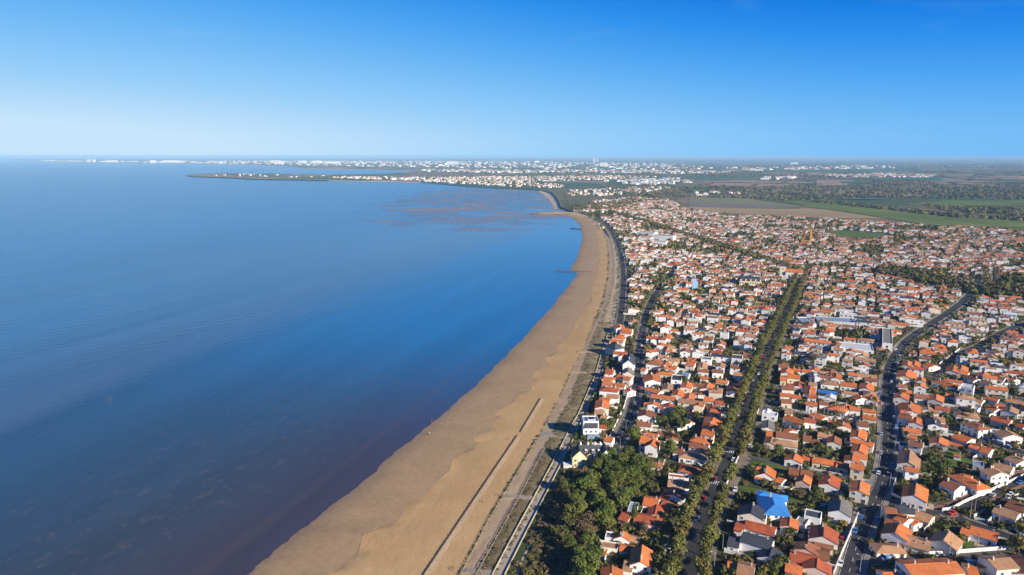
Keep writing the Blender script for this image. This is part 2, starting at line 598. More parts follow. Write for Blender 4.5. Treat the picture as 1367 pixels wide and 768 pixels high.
# swell lines off shore
wv = nd(t, 'ShaderNodeTexWave', wave_type='BANDS', bands_direction='Y')
wv.inputs['Scale'].default_value = 0.023
wv.inputs['Distortion'].default_value = 4.0
wv.inputs['Detail'].default_value = 2.0
wv.inputs['Detail Scale'].default_value = 0.25
t.links.new(mapping(t, v, (1, 1, 1), (0, 0, -ang + math.radians(28))), wv.inputs['Vector'])
off = math_n(t, 'MULTIPLY', remap(t, d, 170, 260), remap(t, d, 500, 1500, 1.0, 0.0))
line = math_n(t, 'MULTIPLY', remap(t, wv.outputs['Fac'], 0.90, 1.0), off)
brk = remap(t, noise(t, mapping(t, loc, (0.01, 0.03, 0.01)), 1.0, 3.0), 0.45, 0.65)
base = mixc(t, math_n(t, 'MULTIPLY', math_n(t, 'MULTIPLY', line, brk), 0.26), base, (0.16, 0.17, 0.21))
# faint brown bar under the ebbing water
bw = math_n(t, 'ABSOLUTE', math_n(t, 'ADD', dt.outputs['Value'], math_n(t, 'MULTIPLY', math_n(t, 'SUBTRACT', wob, 0.5), 14.0)))
bw = math_n(t, 'MULTIPLY', remap(t, bw, 1.0, 5.0, 0.20, 0.0, True), remap(t, al.outputs['Value'], -60, 330, 1, 0.35))
base = mixc(t, bw, base, (0.125, 0.088, 0.072))
# tidal flats at the head of the bay: banks of wet sand between sheets of water
fc = P(655, 268, 0)
rel2 = nd(t, 'ShaderNodeVectorMath', operation='SUBTRACT')
t.links.new(v, rel2.inputs[0])
rel2.inputs[1].default_value = fc
rs = mapping(t, rel2.outputs[0], (1 / 600.0, 1 / 1600.0, 0))
ln = nd(t, 'ShaderNodeVectorMath', operation='LENGTH')
t.links.new(rs, ln.inputs[0])
reg = remap(t, ln.outputs['Value'], 0.45, 1.0, 1, 0, True)
bank = noise(t, mapping(t, v, (1 / 210.0, 1 / 150.0, 0.01), (0, 0, math.radians(-12))), 1.0, 6.0, 0.68, 1.2)
bank = remap(t, math_n(t, 'ADD', bank, math_n(t, 'MULTIPLY', math_n(t, 'SUBTRACT', reg, 1.0), 0.30)), 0.42, 0.58)
base = mixc(t, math_n(t, 'MULTIPLY', bank, 0.70), base, (0.31, 0.245, 0.20))
t.links.new(base, p.inputs['Base Color'])
rg = math_n(t, 'ADD', remap(t, d, 120, 700, 0.14, 0.24), math_n(t, 'MULTIPLY', bank, 0.30))
t.links.new(rg, p.inputs['Roughness'])
p.inputs['IOR'].default_value = 1.33
rip = math_n(t, 'ADD', noise(t, mapping(t, loc, (0.10, 0.22, 0.1)), 1.0, 4.0, 0.6), math_n(t, 'MULTIPLY', wv.outputs['Fac'], math_n(t, 'MULTIPLY', math_n(t, 'MULTIPLY', off, brk), 0.35)))
bump(t, rip, 0.35, 0.7, p)
M_SEA = m
# strips of growing size so that the sheet stays precise near the camera
mb = MB()
ys = [-3000, -200, 150, 400, 800, 1600, 3200, 7000, 15000, 30000, 60000]
xs = [-60000, -20000, -6000, -2000, -600, -200, 0, 200, 600, 2000, 6000, 20000, 60000]
vs = [(x, y, 0) for y in ys for x in xs]
nx = len(xs)
mb.add(vs, [(j * nx + i, j * nx + i + 1, (j + 1) * nx + i + 1, (j + 1) * nx + i) for j in range(len(ys) - 1) for i in range(nx - 1)])
tag(mb.build('sea', M_SEA), kind='structure')

# ------------------------------------------------------------------ beach
m, t, p = new_mat('wet_sand')
v = pos(t)
f = noise(t, v, 0.03, 5.0, 0.6, 0.5)
c = ramp(t, f, [(0.25, (0.245, 0.162, 0.088)), (0.5, (0.315, 0.21, 0.115)), (0.75, (0.365, 0.248, 0.138))])
ac = nd(t, 'ShaderNodeAttribute', attribute_name='across').outputs['Fac']
dry = math_n(t, 'ADD', ac, math_n(t, 'MULTIPLY', math_n(t, 'SUBTRACT', noise(t, mapping(t, v, (1, 1, 1), (0, 0, -ang)), 0.045, 5.0, 0.65, 0.8), 0.5), 1.1))
c = mixc(t, remap(t, dry, 0.30, 1.1, 0, 0.6), c, (0.42, 0.285, 0.145))
c = mixc(t, remap(t, ac, 0.0, 0.40, 0.55, 0.0), c, (0.155, 0.105, 0.08))
g = noise(t, mapping(t, v, (1, 1, 1), (0, 0, -ang)), 0.35, 4.0, 0.7)
c = mixc(t, 1.0, c, remap(t, g, 0.3, 0.7, 0.86, 1.12), 'MULTIPLY')
t.links.new(c, p.inputs['Base Color'])
p.inputs['Roughness'].default_value = 0.7
p.inputs['Specular IOR Level'].default_value = 0.12
bump(t, g, 0.25, 0.12, p)
M_WET = m
m, t, p = new_mat('dry_sand')
v = pos(t)
f = noise(t, v, 0.025, 5.0, 0.65, 0.6)
c = ramp(t, f, [(0.25, (0.40, 0.255, 0.115)), (0.5, (0.46, 0.30, 0.138)), (0.75, (0.51, 0.345, 0.17))])
g = noise(t, v, 0.8, 4.0, 0.75)
c = mixc(t, 1.0, c, remap(t, g, 0.3, 0.7, 0.90, 1.08), 'MULTIPLY')
t.links.new(c, p.inputs['Base Color'])
p.inputs['Roughness'].default_value = 0.95
p.inputs['Specular IOR Level'].default_value = 0.1
bump(t, noise(t, mapping(t, v, (1, .45, 1), (0, 0, -ang)), 0.22, 6.0, 0.7, 0.2), 0.5, 0.6, p)
M_DRY = m
m, t, p = new_mat('upper_beach_sand')
v = pos(t)
f = noise(t, v, 0.05, 5.0, 0.65, 0.6)
c = ramp(t, f, [(0.25, (0.37, 0.255, 0.145)), (0.5, (0.44, 0.31, 0.175)), (0.75, (0.50, 0.36, 0.21))])
t.links.new(c, p.inputs['Base Color'])
p.inputs['Roughness'].default_value = 0.95
bump(t, noise(t, v, 0.4, 5.0, 0.7), 0.8, 0.5, p)
M_UPPER = m
m, t, p = new_mat('dune_ground')
v = pos(t)
f = noise(t, v, 0.16, 6.0, 0.7, 0.4)
c = ramp(t, f, [(0.30, (0.10, 0.088, 0.03)), (0.46, (0.21, 0.16, 0.062)), (0.60, (0.31, 0.23, 0.105)), (0.75, (0.40, 0.30, 0.16))])
t.links.new(c, p.inputs['Base Color'])
p.inputs['Roughness'].default_value = 0.95
bump(t, noise(t, v, 1.2, 5.0, 0.8), 1.0, 0.6, p)
M_DUNE = m

l0, l1, l2, l4, l5, l6 = (shore_line(k) for k in ('L0', 'L1', 'L2', 'L4', 'L5', 'L6'))
under = [q + Vector((-1.5, 0.5, -0.5)) for q in l1]
loft('wet_beach', [under, l1, l2], M_WET, sub=3)
l2u = [q + Vector((0, 0, 0.0)) for q in l2]
# the dry sand starts with a small step where the last tide stopped
l2s = [q + Vector((0.4, -0.15, 0.06)) for q in l2]
loft('dry_beach', [l2, l2s, [a.lerp(b, 0.5) + Vector((0, 0, 0.15)) for a, b in zip(l2s, l4)], l4], M_DRY, sub=3, mound=0.10)
loft('upper_beach', [l4, l5], M_UPPER, sub=4, mound=0.35, seed=2)
iv = next(i for i, v in enumerate(VS) if v < 432)
mid56 = [a.lerp(b, 0.5) + Vector((0, 0, 0.5)) for a, b in zip(l5, l6)]
loft('dune_bank', [l5[:iv + 1], mid56[:iv + 1], l6[:iv + 1]], M_DUNE, sub=3, mound=0.5, seed=3)
loft('back_beach', [l5[iv:], mid56[iv:], l6[iv:]], M_UPPER, sub=3, mound=0.2, seed=3)
# ------------------------------------------------------------------ land
m, t, p = new_mat('countryside')
v = pos(t)
vv = mapping(t, v, (1 / 330.0, 1 / 560.0, 0), (0, 0, math.radians(-24)))
vo = nd(t, 'ShaderNodeTexVoronoi', feature='F1')
vo.inputs['Scale'].default_value = 1.0
vo.inputs['Randomness'].default_value = 0.85
t.links.new(vv, vo.inputs['Vector'])
sep = nd(t, 'ShaderNodeSeparateColor')
t.links.new(vo.outputs['Color'], sep.inputs[0])
c = ramp(t, sep.outputs[0], [(0.0, (0.05, 0.09, 0.035)), (0.16, (0.19, 0.14, 0.095)), (0.30, (0.085, 0.10, 0.045)), (0.44, (0.23, 0.175, 0.115)),
                             (0.56, (0.045, 0.10, 0.045)), (0.68, (0.13, 0.115, 0.06)), (0.80, (0.17, 0.125, 0.10)), (0.9, (0.06, 0.075, 0.03))], True)
c = mixc(t, 1.0, c, remap(t, noise(t, v, 0.012, 4.0), 0.3, 0.7, 0.8, 1.2), 'MULTIPLY')
t.links.new(c, p.inputs['Base Color'])
p.inputs['Roughness'].default_value = 0.95
p.inputs['Specular IOR Level'].default_value = 0.1
M_LAND = m
LZ = GZ - 0.35
coast = [(655, 790), (665, 767), (714, 673), (751, 602), (766, 570), (797, 504), (815, 443), (824, 385), (825, 365), (820, 327), (800, 297), (783, 287),
         (764, 282), (750, 277.5), (745, 266), (735, 257), (722, 253.5), (700, 252.5), (665, 251), (626, 248.7), (593, 246), (560, 243.5), (520, 242.3), (474, 241.6), (439, 240.8),
         (380, 239.6), (334, 239.2), (310, 237.6), (280, 236.9), (252, 235.8), (248, 234.6), (268, 232.7), (301, 231.3), (330, 232.4), (362, 232.2),
         (404, 233.6), (474, 233.4), (520, 232.0), (544, 230.2), (556, 228.6), (521, 227.2), (480, 226.6), (451, 226.2), (404, 225.2), (385, 222.6), (357, 221.6),
         (320, 220.4), (287, 219.8), (262, 219.0), (240, 218.6), (200, 218.3), (164, 218.1), (110, 217.4), (70, 216.9), (56, 215.9), (30, 214.6), (0, 213.9), (-120, 213.2), (-300, 212.6)]
land_pts = [P(u, v2, LZ) for u, v2 in coast] + [Vector((-55000, 52000, LZ)), Vector((-55000, 60000, LZ)), Vector((60000, 60000, LZ)), Vector((60000, -3000, LZ)),
                                               Vector((-40, -3000, LZ)), Vector((-20, 0, LZ))]
sheet('land', land_pts, M_LAND)
# pale sandy shore below the land's edge, from the head of the bay to the far city
M_SHORE = simple('pale_shore', (0.40, 0.33, 0.25), 0.95, 0.2, 0.02)
edge = [P(u, v2, LZ - 0.02) for u, v2 in coast[13:]]
mb = MB()
low = [P(u, v2 + (0.9 if v2 > 240 else 0.55), -0.2) for u, v2 in coast[13:]]
n = len(edge)
mb.add(edge + low, [(i, i + 1, n + i + 1, n + i) for i in range(n - 1)])
tag(mb.build('far_shore', M_SHORE), kind='structure')
# beach strip and sea wall at the head of the bay
fb = [(722, 254.5), (731, 258), (738, 264.5), (742, 272), (744.5, 279.5), (740, 280), (737, 273), (732, 265.5), (725, 260), (719, 256)]
sheet('head_beach', [P(u, v2, 0.5 if i > 4 else 1.6) for i, (u, v2) in enumerate(fb)], M_UPPER)
wl = smooth_poly([P(u, v2, 0) for u, v2 in [(724, 253.5), (735, 257), (742, 263), (747, 270), (750, 278.5)]], 20)
mb = MB()
la, lb, lc, ld = offs(wl, -7), offs(wl, -1), offs(wl, 3), offs(wl, 7)
n = len(wl)
mb.add([q + Vector((0, 0, zz)) for l, zz in ((la, 0.8), (lb, 5.5), (lc, 5.6), (ld, 3.6)) for q in l],
       [(j * n + i, (j + 1) * n + i, (j + 1) * n + i + 1, j * n + i + 1) for j in range(3) for i in range(n - 1)])
tag(mb.build('rock_sea_wall', M_ROCK), 'long dark rock sea wall curving round the small beach at the head of the bay', 'sea wall')
# rocky tip of the sand spit
mb = MB()
for i in range(60):
    u = R.uniform(707, 722)
    q = P(u, 286 + R.uniform(-1.2, 1.4) * (1 - (u - 707) / 20), 0.4)
    mb.box((q.x, q.y, 0.5), (R.uniform(2, 5), R.uniform(2, 5), R.uniform(0.8, 2.2)), R.uniform(0, 3), 0, 0.6)
tag(mb.build('spit_rocks', M_ROCK), 'dark heap of rocks at the tip of the sand spit', 'rocks', kind='stuff')

# ------------------------------------------------------------------ town ground: gardens, yards, gravel
m, t, p = new_mat('town_ground')
v = pos(t)
vv = mapping(t, v, (1 / 13.0, 1 / 17.0, 0), (0, 0, math.radians(26)))
vo = nd(t, 'ShaderNodeTexVoronoi', feature='F1')
vo.inputs['Scale'].default_value = 1.0
vo.inputs['Randomness'].default_value = 0.7
t.links.new(vv, vo.inputs['Vector'])
sep = nd(t, 'ShaderNodeSeparateColor')
t.links.new(vo.outputs['Color'], sep.inputs[0])
c = ramp(t, sep.outputs[0], [(0.0, (0.042, 0.058, 0.018)), (0.26, (0.19, 0.16, 0.12)), (0.38, (0.060, 0.068, 0.022)), (0.58, (0.125, 0.105, 0.06)),
                             (0.70, (0.22, 0.195, 0.16)), (0.78, (0.045, 0.062, 0.02)), (0.92, (0.17, 0.15, 0.125))], True)
c = mixc(t, remap(t, noise(t, v, 0.35, 4.0, 0.7), 0.40, 0.60), c, (0.055, 0.062, 0.024))
c = mixc(t, 1.0, c, remap(t, noise(t, v, 1.4, 3.0, 0.7), 0.3, 0.7, 0.7, 1.3), 'MULTIPLY')
t.links.new(c, p.inputs['Base Color'])
p.inputs['Roughness'].default_value = 0.95
p.inputs['Specular IOR Level'].default_value = 0.15
M_TOWN = m
TOWN = [(655, 790), (665, 767), (714, 673), (751, 602), (766, 570), (797, 504), (815, 443), (824, 385), (825, 365), (820, 327), (800, 297), (783, 287),
        (766, 282), (790, 274), (830, 266), (872, 262), (893, 268), (915, 279), (960, 286), (1010, 289), (1085, 292), (1160, 296), (1240, 302), (1367, 308), (1480, 312)]
tp = [P(u, v2, GZ - 0.02) for u, v2 in TOWN]
far_r = P(1480, 312, GZ)
tp += [Vector((1300, far_r.y * 0.6, GZ - 0.02)), Vector((700, 100, GZ - 0.02)), Vector((500, -400, GZ - 0.02)), Vector((-10, -400, GZ - 0.02)), Vector((-15, 100, GZ - 0.02))]
sheet('town_ground', tp, M_TOWN)
TOWN_XY = np.array([(q.x, q.y) for q in tp])


def inside(poly, x, y):
    c = False
    j = len(poly) - 1
    for i in range(len(poly)):
        xi, yi = poly[i]
        xj, yj = poly[j]
        if (yi > y) != (yj > y) and x < (xj - xi) * (y - yi) / (yj - yi + 1e-12) + xi:
            c = not c
        j = i
    return c


# ------------------------------------------------------------------ fields beyond the town
M_FIELD = {
    'purple': simple('ploughed_field', (0.165, 0.14, 0.135), 0.95, 0.12, 0.006, 0, 0.1, 0.08, 0.05),
    'sage': simple('stubble_field', (0.17, 0.165, 0.085), 0.95, 0.14, 0.006, 0, 0.1, 0.08, 0.05),
    'tan': simple('dry_field', (0.285, 0.215, 0.115), 0.95, 0.14, 0.006, 0, 0.1, 0.1, 0.05),
    'green': simple('green_field', (0.105, 0.140, 0.034), 0.95, 0.22, 0.006, 0, 0.1, 0.1, 0.05),
    'teal': simple('young_crop_field', (0.035, 0.115, 0.060), 0.95, 0.12, 0.006, 0, 0.1, 0.05, 0.05),
    'earth': simple('bare_field', (0.27, 0.185, 0.13), 0.95, 0.12, 0.006, 0, 0.1, 0.06, 0.05),
    'scrub': simple('rough_pasture', (0.115, 0.105, 0.055), 0.95, 0.25, 0.012, 0, 0.1, 0.2, 0.05),
    'lawn': simple('mown_grass', (0.082, 0.120, 0.026), 0.95, 0.15, 0.05, 0, 0.1, 0.08, 0.5),
}
FIELDS = [
    ('scrub', [(760, 281), (790, 270), (860, 262), (900, 266), (940, 282), (1000, 290), (880, 290)]),
    ('scrub', [(752, 258), (800, 262), (900, 258), (920, 262), (890, 268), (800, 276), (762, 280)]),
    ('sage', [(922, 259.5), (976, 261.6), (1031, 270), (1078, 276.4), (953, 271), (918, 271.4)]),
    ('purple', [(918, 271.4), (953, 271), (1078, 276.4), (1025, 278.2), (922, 275.4)]),
    ('tan', [(916, 275.6), (1025, 278.4), (1100, 279), (1185, 291.6), (1100, 290.5), (1000, 286), (943, 284)]),
    ('green', [(1075, 276), (1087, 270.5), (1169, 277.3), (1271, 289), (1367, 294.5), (1460, 299), (1460, 308), (1367, 303.5), (1240, 300.5), (1190, 292), (1150, 285.2), (1100, 278.4)]),
    ('green', [(1043, 268.5), (1087, 269), (1169, 275.5), (1087, 275.5)]),
    ('green', [(1210, 271.5), (1260, 267.5), (1367, 267.3), (1480, 268), (1480, 273), (1340, 274.5), (1215, 273.5)]),
    ('scrub', [(1180, 275), (1230, 274), (1367, 276), (1480, 279), (1480, 292), (1367, 289), (1270, 285)]),
    ('earth', [(938, 241.2), (1060, 240), (1090, 244), (1050, 248.5), (950, 248.5)]),
    ('teal', [(688, 245.5), (730, 242.8), (795, 244), (800, 246.6), (760, 247.6), (700, 247.8)]),
    ('teal', [(870, 240), (925, 241), (910, 244), (880, 243.5)]),
    ('green', [(890, 252.5), (945, 253), (960, 256), (905, 257)]),
    ('earth', [(820, 239), (900, 238.4), (950, 240), (890, 241)]),
    ('earth', [(1090, 239.5), (1140, 240), (1130, 247), (1090, 247.6)]),
    ('earth', [(1245, 244.5), (1290, 243), (1345, 249), (1270, 249)]),
    ('teal', [(1120, 241.5), (1165, 241.8), (1158, 244.8), (1125, 244.6)]),
    ('green', [(1220, 251.5), (1255, 251.3), (1248, 254.5), (1224, 254.3)]),
    ('earth', [(1010, 231), (1090, 230.2), (1130, 233), (1050, 234)]),
    ('teal', [(1130, 226), (1220, 225.6), (1240, 228), (1150, 228.4)]),
    ('earth', [(1260, 235.2), (1367, 235), (1460, 236), (1440, 239.5), (1290, 238.2)]),
    ('tan', [(250, 235.5), (310, 237.4), (334, 239.0), (439, 240.6), (439, 239.7), (334, 238.3), (310, 236.5), (262, 234.8)]),
    ('teal', [(1160, 236.6), (1245, 236), (1262, 239.4), (1170, 240)]),
]
for i, (k, pts) in enumerate(FIELDS):
    sheet('field', [P(u, v2, GZ + 0.25 + 0.12 * i) for u, v2 in pts], M_FIELD[k])
m, t, p = new_mat('pond_water')
p.inputs['Base Color'].default_value = (0.03, 0.07, 0.11, 1)
p.inputs['Roughness'].default_value = 0.3
M_POND = m
sheet('lake', [P(u, v2, GZ + 3.2) for u, v2 in [(1122, 265), (1150, 264.3), (1180, 264.5), (1184, 265.1), (1150, 265.5)]], M_POND)
sheet('sports_field', [P(u, v2, GZ + 0.3) for u, v2 in [(1100, 309), (1128, 307.5), (1186, 312.2), (1180, 318.5), (1120, 316)]], M_FIELD['lawn'])
# private lawns near the camera
LAWNS = []
for i, pts in enumerate([
    [(984, 648), (1006, 651), (1078, 668), (1070, 676), (1050, 672), (1000, 660)],
    [(1004, 615), (1052, 622), (1048, 628), (1020, 624), (1004, 622)],
    [(1252, 594), (1276, 596), (1300, 620), (1290, 632), (1262, 616)],
    [(1120, 690), (1138, 680), (1142, 690), (1130, 697)],
    [(1282, 712), (1300, 722), (1340, 730), (1300, 735), (1286, 728)],
    [(1301, 686), (1338, 697), (1350, 703), (1330, 699)],
    [(1316, 645), (1346, 632), (1352, 636), (1326, 648)]]):
    LAWNS.append([(P(u, v2).x, P(u, v2).y) for u, v2 in pts])
    sheet('lawn', [P(u, v2, GZ + 0.03 + 0.006 * i) for u, v2 in pts], M_FIELD['lawn'])

# ------------------------------------------------------------------ streets
PX_ROADS = {
    'promenade': [(a[0] + (1.6 if a[1] > 560 else 1.0), a[1]) for a in L6[:16]],
    'back_street': [(815, 604), (828, 584), (845, 543), (851, 500), (856, 450), (863, 420), (872, 398), (884, 380), (900, 360)],
    'avenue': [(905, 800), (919, 768), (936, 700), (955, 655), (974, 611), (998, 545), (1021, 482), (1045, 428), (1062, 388), (1073, 360)],
    'main_road': [(1122, 800), (1133, 768), (1153, 700), (1172, 660), (1182, 630), (1186, 590), (1185, 560), (1184, 530), (1187, 495), (1196, 474), (1212, 454), (1235, 437), (1262, 419), (1283, 404), (1298, 388), (1306, 372)],
    'side_road': [(1172, 669), (1205, 676), (1240, 684), (1262, 683), (1284, 676), (1308, 664), (1340, 648), (1370, 636), (1420, 616)],
    'fork_road': [(1262, 684), (1290, 697), (1318, 706), (1345, 716), (1372, 726), (1420, 745)],
    'low_lane': [(1140, 752), (1170, 750), (1210, 746), (1260, 744), (1310, 740), (1362, 736), (1420, 730)],
    'north_lane': [(1003, 610), (1052, 622), (1095, 632), (1130, 637), (1164, 644)],
    'upper_lane': [(1030, 543), (1060, 548), (1106, 557), (1150, 562), (1180, 563)],
    'east_lane': [(1186, 535), (1229, 538), (1269, 544), (1308, 550), (1367, 558), (1430, 566)],
    'far_right_road': [(1198, 478), (1240, 500), (1280, 510), (1320, 520), (1367, 533), (1430, 545)],
    'diagonal_road': [(1240, 500), (1252, 493), (1269, 482), (1284, 471), (1306, 462), (1319, 454), (1333, 446), (1352, 437), (1372, 430), (1420, 415)],
    'upper_right_road': [(1255, 568), (1280, 575), (1302, 584), (1335, 594), (1367, 604), (1420, 618)],
    'wood_lane': [(831, 590), (850, 600), (872, 609), (899, 615), (925, 621), (955, 628)],
    'seafront_road': [(824, 452), (829, 420), (831.5, 390), (832, 365), (829.5, 344), (822.5, 321), (811, 302), (797, 290)],
    'cross_lane': [(858, 440), (905, 452), (960, 466), (1018, 478)],
}
ROADS = {}
for k, pts in PX_ROADS.items():
    ROADS[k] = smooth_poly([P(u, v2, GZ) for u, v2 in pts], 8.0)
RW = {'promenade': 2.2, 'back_street': 3.6, 'avenue': 3.4, 'main_road': 3.6, 'side_road': 3.6, 'fork_road': 3.4, 'low_lane': 2.6, 'north_lane': 2.0,
      'upper_lane': 1.9, 'east_lane': 2.2, 'far_right_road': 3.0, 'diagonal_road': 3.2, 'upper_right_road': 3.2, 'wood_lane': 2.0, 'seafront_road': 3.2, 'cross_lane': 1.8}
PAVED = {'back_street': 1.5, 'avenue': 5.6, 'main_road': 2.2, 'side_road': 1.6, 'fork_road': 1.4, 'diagonal_road': 1.5, 'upper_right_road': 1.6, 'far_right_road': 1.3, 'seafront_road': 1.5}
for i, (k, pts) in enumerate(ROADS.items()):
    hw = RW[k]
    if k == 'promenade':
        strip('promenade', pts, -hw, hw, 0.06, M_CONC)
        continue
    dz = 0.03 + 0.004 * i
    mt = M_ASPH if k in ('back_street', 'main_road', 'side_road', 'fork_road', 'diagonal_road', 'seafront_road', 'upper_right_road', 'avenue') else M_ASPH2
    strip('road', pts, -hw, hw, dz, mt)
    if k in PAVED:
        wd = PAVED[k]
        for s in (-1, 1):
            a, b = (hw, hw + wd) if s > 0 else (-hw - wd, -hw)
            strip('pavement', pts, a, b, dz + 0.09, M_REDP if k == 'side_road' else (M_VERGE if k == 'avenue' else M_PAVE), thick=0.12)
# painted marks: avenue crossing, centre dashes, parking bays
mb = MB()
av = ROADS['avenue']


def along(pts, s):
    for a, b in zip(pts[:-1], pts[1:]):
        l = (b - a).length
        if s <= l:
            return a.lerp(b, s / l), (b - a).normalized()
        s -= l
    return pts[-1].copy(), (pts[-1] - pts[-2]).normalized()


def plen(pts):
    return sum((b - a).length for a, b in zip(pts[:-1], pts[1:]))


def nearest_s(pts, q):
    best, bs, s = 1e9, 0, 0
    for a, b in zip(pts[:-1], pts[1:]):
        l = (b - a).length
        tt = max(0, min(l, (q - a).dot((b - a) / l)))
        d2 = (a + (b - a) / l * tt - q).length
        if d2 < best:
            best, bs = d2, s + tt
        s += l
    return bs


def mark(mb, pts, s, off, lx, ly, dz):
    q, dd = along(pts, s)
    nrm = Vector((dd.y, -dd.x, 0))
    c = q + nrm * off
    vs = [c + dd * (a * ly / 2) + nrm * (b * lx / 2) + Vector((0, 0, dz)) for a, b in ((-1, -1), (-1, 1), (1, 1), (1, -1))]
    mb.add(vs, [(0, 1, 2, 3)])


zs = nearest_s(av, P(965, 646))
for k in range(-4, 5):
    mark(mb, av, zs, k * 1.05, 0.55, 3.4, 0.05)
zs = nearest_s(av, P(978, 603))
for k in range(-4, 5):
    mark(mb, av, zs, k * 1.05, 0.55, 3.4, 0.05)
tag(mb.build('zebra_crossing', M_PAINT), kind='structure')
mb = MB()
for k, dz in (('main_road', 0.056), ('back_street', 0.05)):
    s = 4
    while s < min(plen(ROADS[k]), 520):
        mark(mb, ROADS[k], s, 0, 0.14, 3.0, dz)
        s += 9
    for off in (-RW[k] + 0.5, RW[k] - 0.5):
        s = 2
        while s < min(plen(ROADS[k]), 300):
            mark(mb, ROADS[k], s, off, 0.12, 4.5, dz)
            s += 5.5
tag(mb.build('road_marking', M_PAINT), kind='structure')
# beach accesses: ramps and boardwalks over the dune
for (u1, v1, z1, u2, v2, z2, wd, mt, nm) in [
        (671, 663, 2.6, 716, 666, 4.15, 1.6, M_PALEWOOD, 'boardwalk'), (615, 762, 2.4, 666, 767, 4.15, 1.6, M_PALEWOOD, 'boardwalk'),
        (771, 470, 2.5, 806, 471, 4.15, 2.0, M_UPPER, 'beach_ramp'), (757, 497, 2.4, 799, 499, 4.15, 2.0, M_UPPER, 'beach_ramp'),
        (722, 579.5, 2.3, 764, 584, 4.15, 4.0, M_CONC, 'beach_ramp'), (792, 434, 2.5, 818, 437, 4.15, 2.0, M_UPPER, 'beach_ramp')]:
    a, b = P(u1, v1, z1), P(u2, v2, z2)
    pts = [a.lerp(b, k / 6) + Vector((0, 0, 0.35 if 0 < k < 6 else 0.1)) for k in range(7)]
    strip(nm, pts, -wd, wd, 0.15, mt, thick=1.6)
fp = smooth_poly([P(u, v2, GZ + 0.03) for u, v2 in [(690, 772), (700, 742), (712, 724), (722, 712)]], 4)
strip('footpath', fp, -0.5, 0.5, 0.05, M_CONC)

_RP0 = np.array([(q.x, q.y, RW[k] + 1.0) for k, pts in ROADS.items() for q in pts])


def on_road(x, y):
    return bool(np.any((_RP0[:, 0] - x) ** 2 + (_RP0[:, 1] - y) ** 2 < _RP0[:, 2] ** 2))


# ------------------------------------------------------------------ houses
PT = 0.33                      # pitch of the low tiled roofs
PSTEEP = 0.95
ORD = ['', 'first', 'second', 'third', 'fourth', 'fifth', 'sixth', 'seventh', 'eighth', 'ninth', 'tenth', 'eleventh', 'twelfth', 'thirteenth', 'fourteenth',
       'fifteenth', 'sixteenth', 'seventeenth', 'eighteenth', 'nineteenth', 'twentieth']


def ordinal(n):
    if n <= 20:
        return ORD[n]
    tens = {2: 'twenty', 3: 'thirty', 4: 'forty', 5: 'fifty', 6: 'sixty', 7: 'seventy', 8: 'eighty', 9: 'ninety'}[n // 10]
    return tens + '-' + ORD[n % 10] if n % 10 else {20: 'twentieth', 30: 'thirtieth', 40: 'fortieth', 50: 'fiftieth', 60: 'sixtieth'}.get(n, tens)


def wall_geom(mb, L, w, eave, rt, pt, mi=0, xf=None):
    x, y = L / 2, w / 2
    if rt == 'f':
        t, zt = 0.25, eave + 0.55
        o = [(-x, -y), (x, -y), (x, y), (-x, y)]
        i = [(-x + t, -y + t), (x - t, -y + t), (x - t, y - t), (-x + t, y - t)]
        vs = [(a, b, 0) for a, b in o] + [(a, b, zt) for a, b in o] + [(a, b, zt) for a, b in i] + [(a, b, eave) for a, b in i]
        fs = []
        for k in range(4):
            n = (k + 1) % 4
            fs += [(k, n, 4 + n, 4 + k), (4 + k, 4 + n, 8 + n, 8 + k), (8 + k, 8 + n, 12 + n, 12 + k)]
    elif rt == 'h':
        vs = [(a, b, z) for z in (0, eave) for a, b in ((-x, -y), (x, -y), (x, y), (-x, y))]
        fs = [(k, (k + 1) % 4, 4 + (k + 1) % 4, 4 + k) for k in range(4)]
    else:
        zr = eave + y * pt
        vs = [(-x, -y, 0), (x, -y, 0), (x, y, 0), (-x, y, 0), (-x, -y, eave), (x, -y, eave), (x, y, eave), (-x, y, eave), (-x, 0, zr), (x, 0, zr)]
        fs = [(0, 1, 5, 4), (2, 3, 7, 6), (1, 2, 6, 9, 5), (3, 0, 4, 8, 7)]
    if xf:
        vs = [xf(q) for q in vs]
    mb.add(vs, fs, mi)


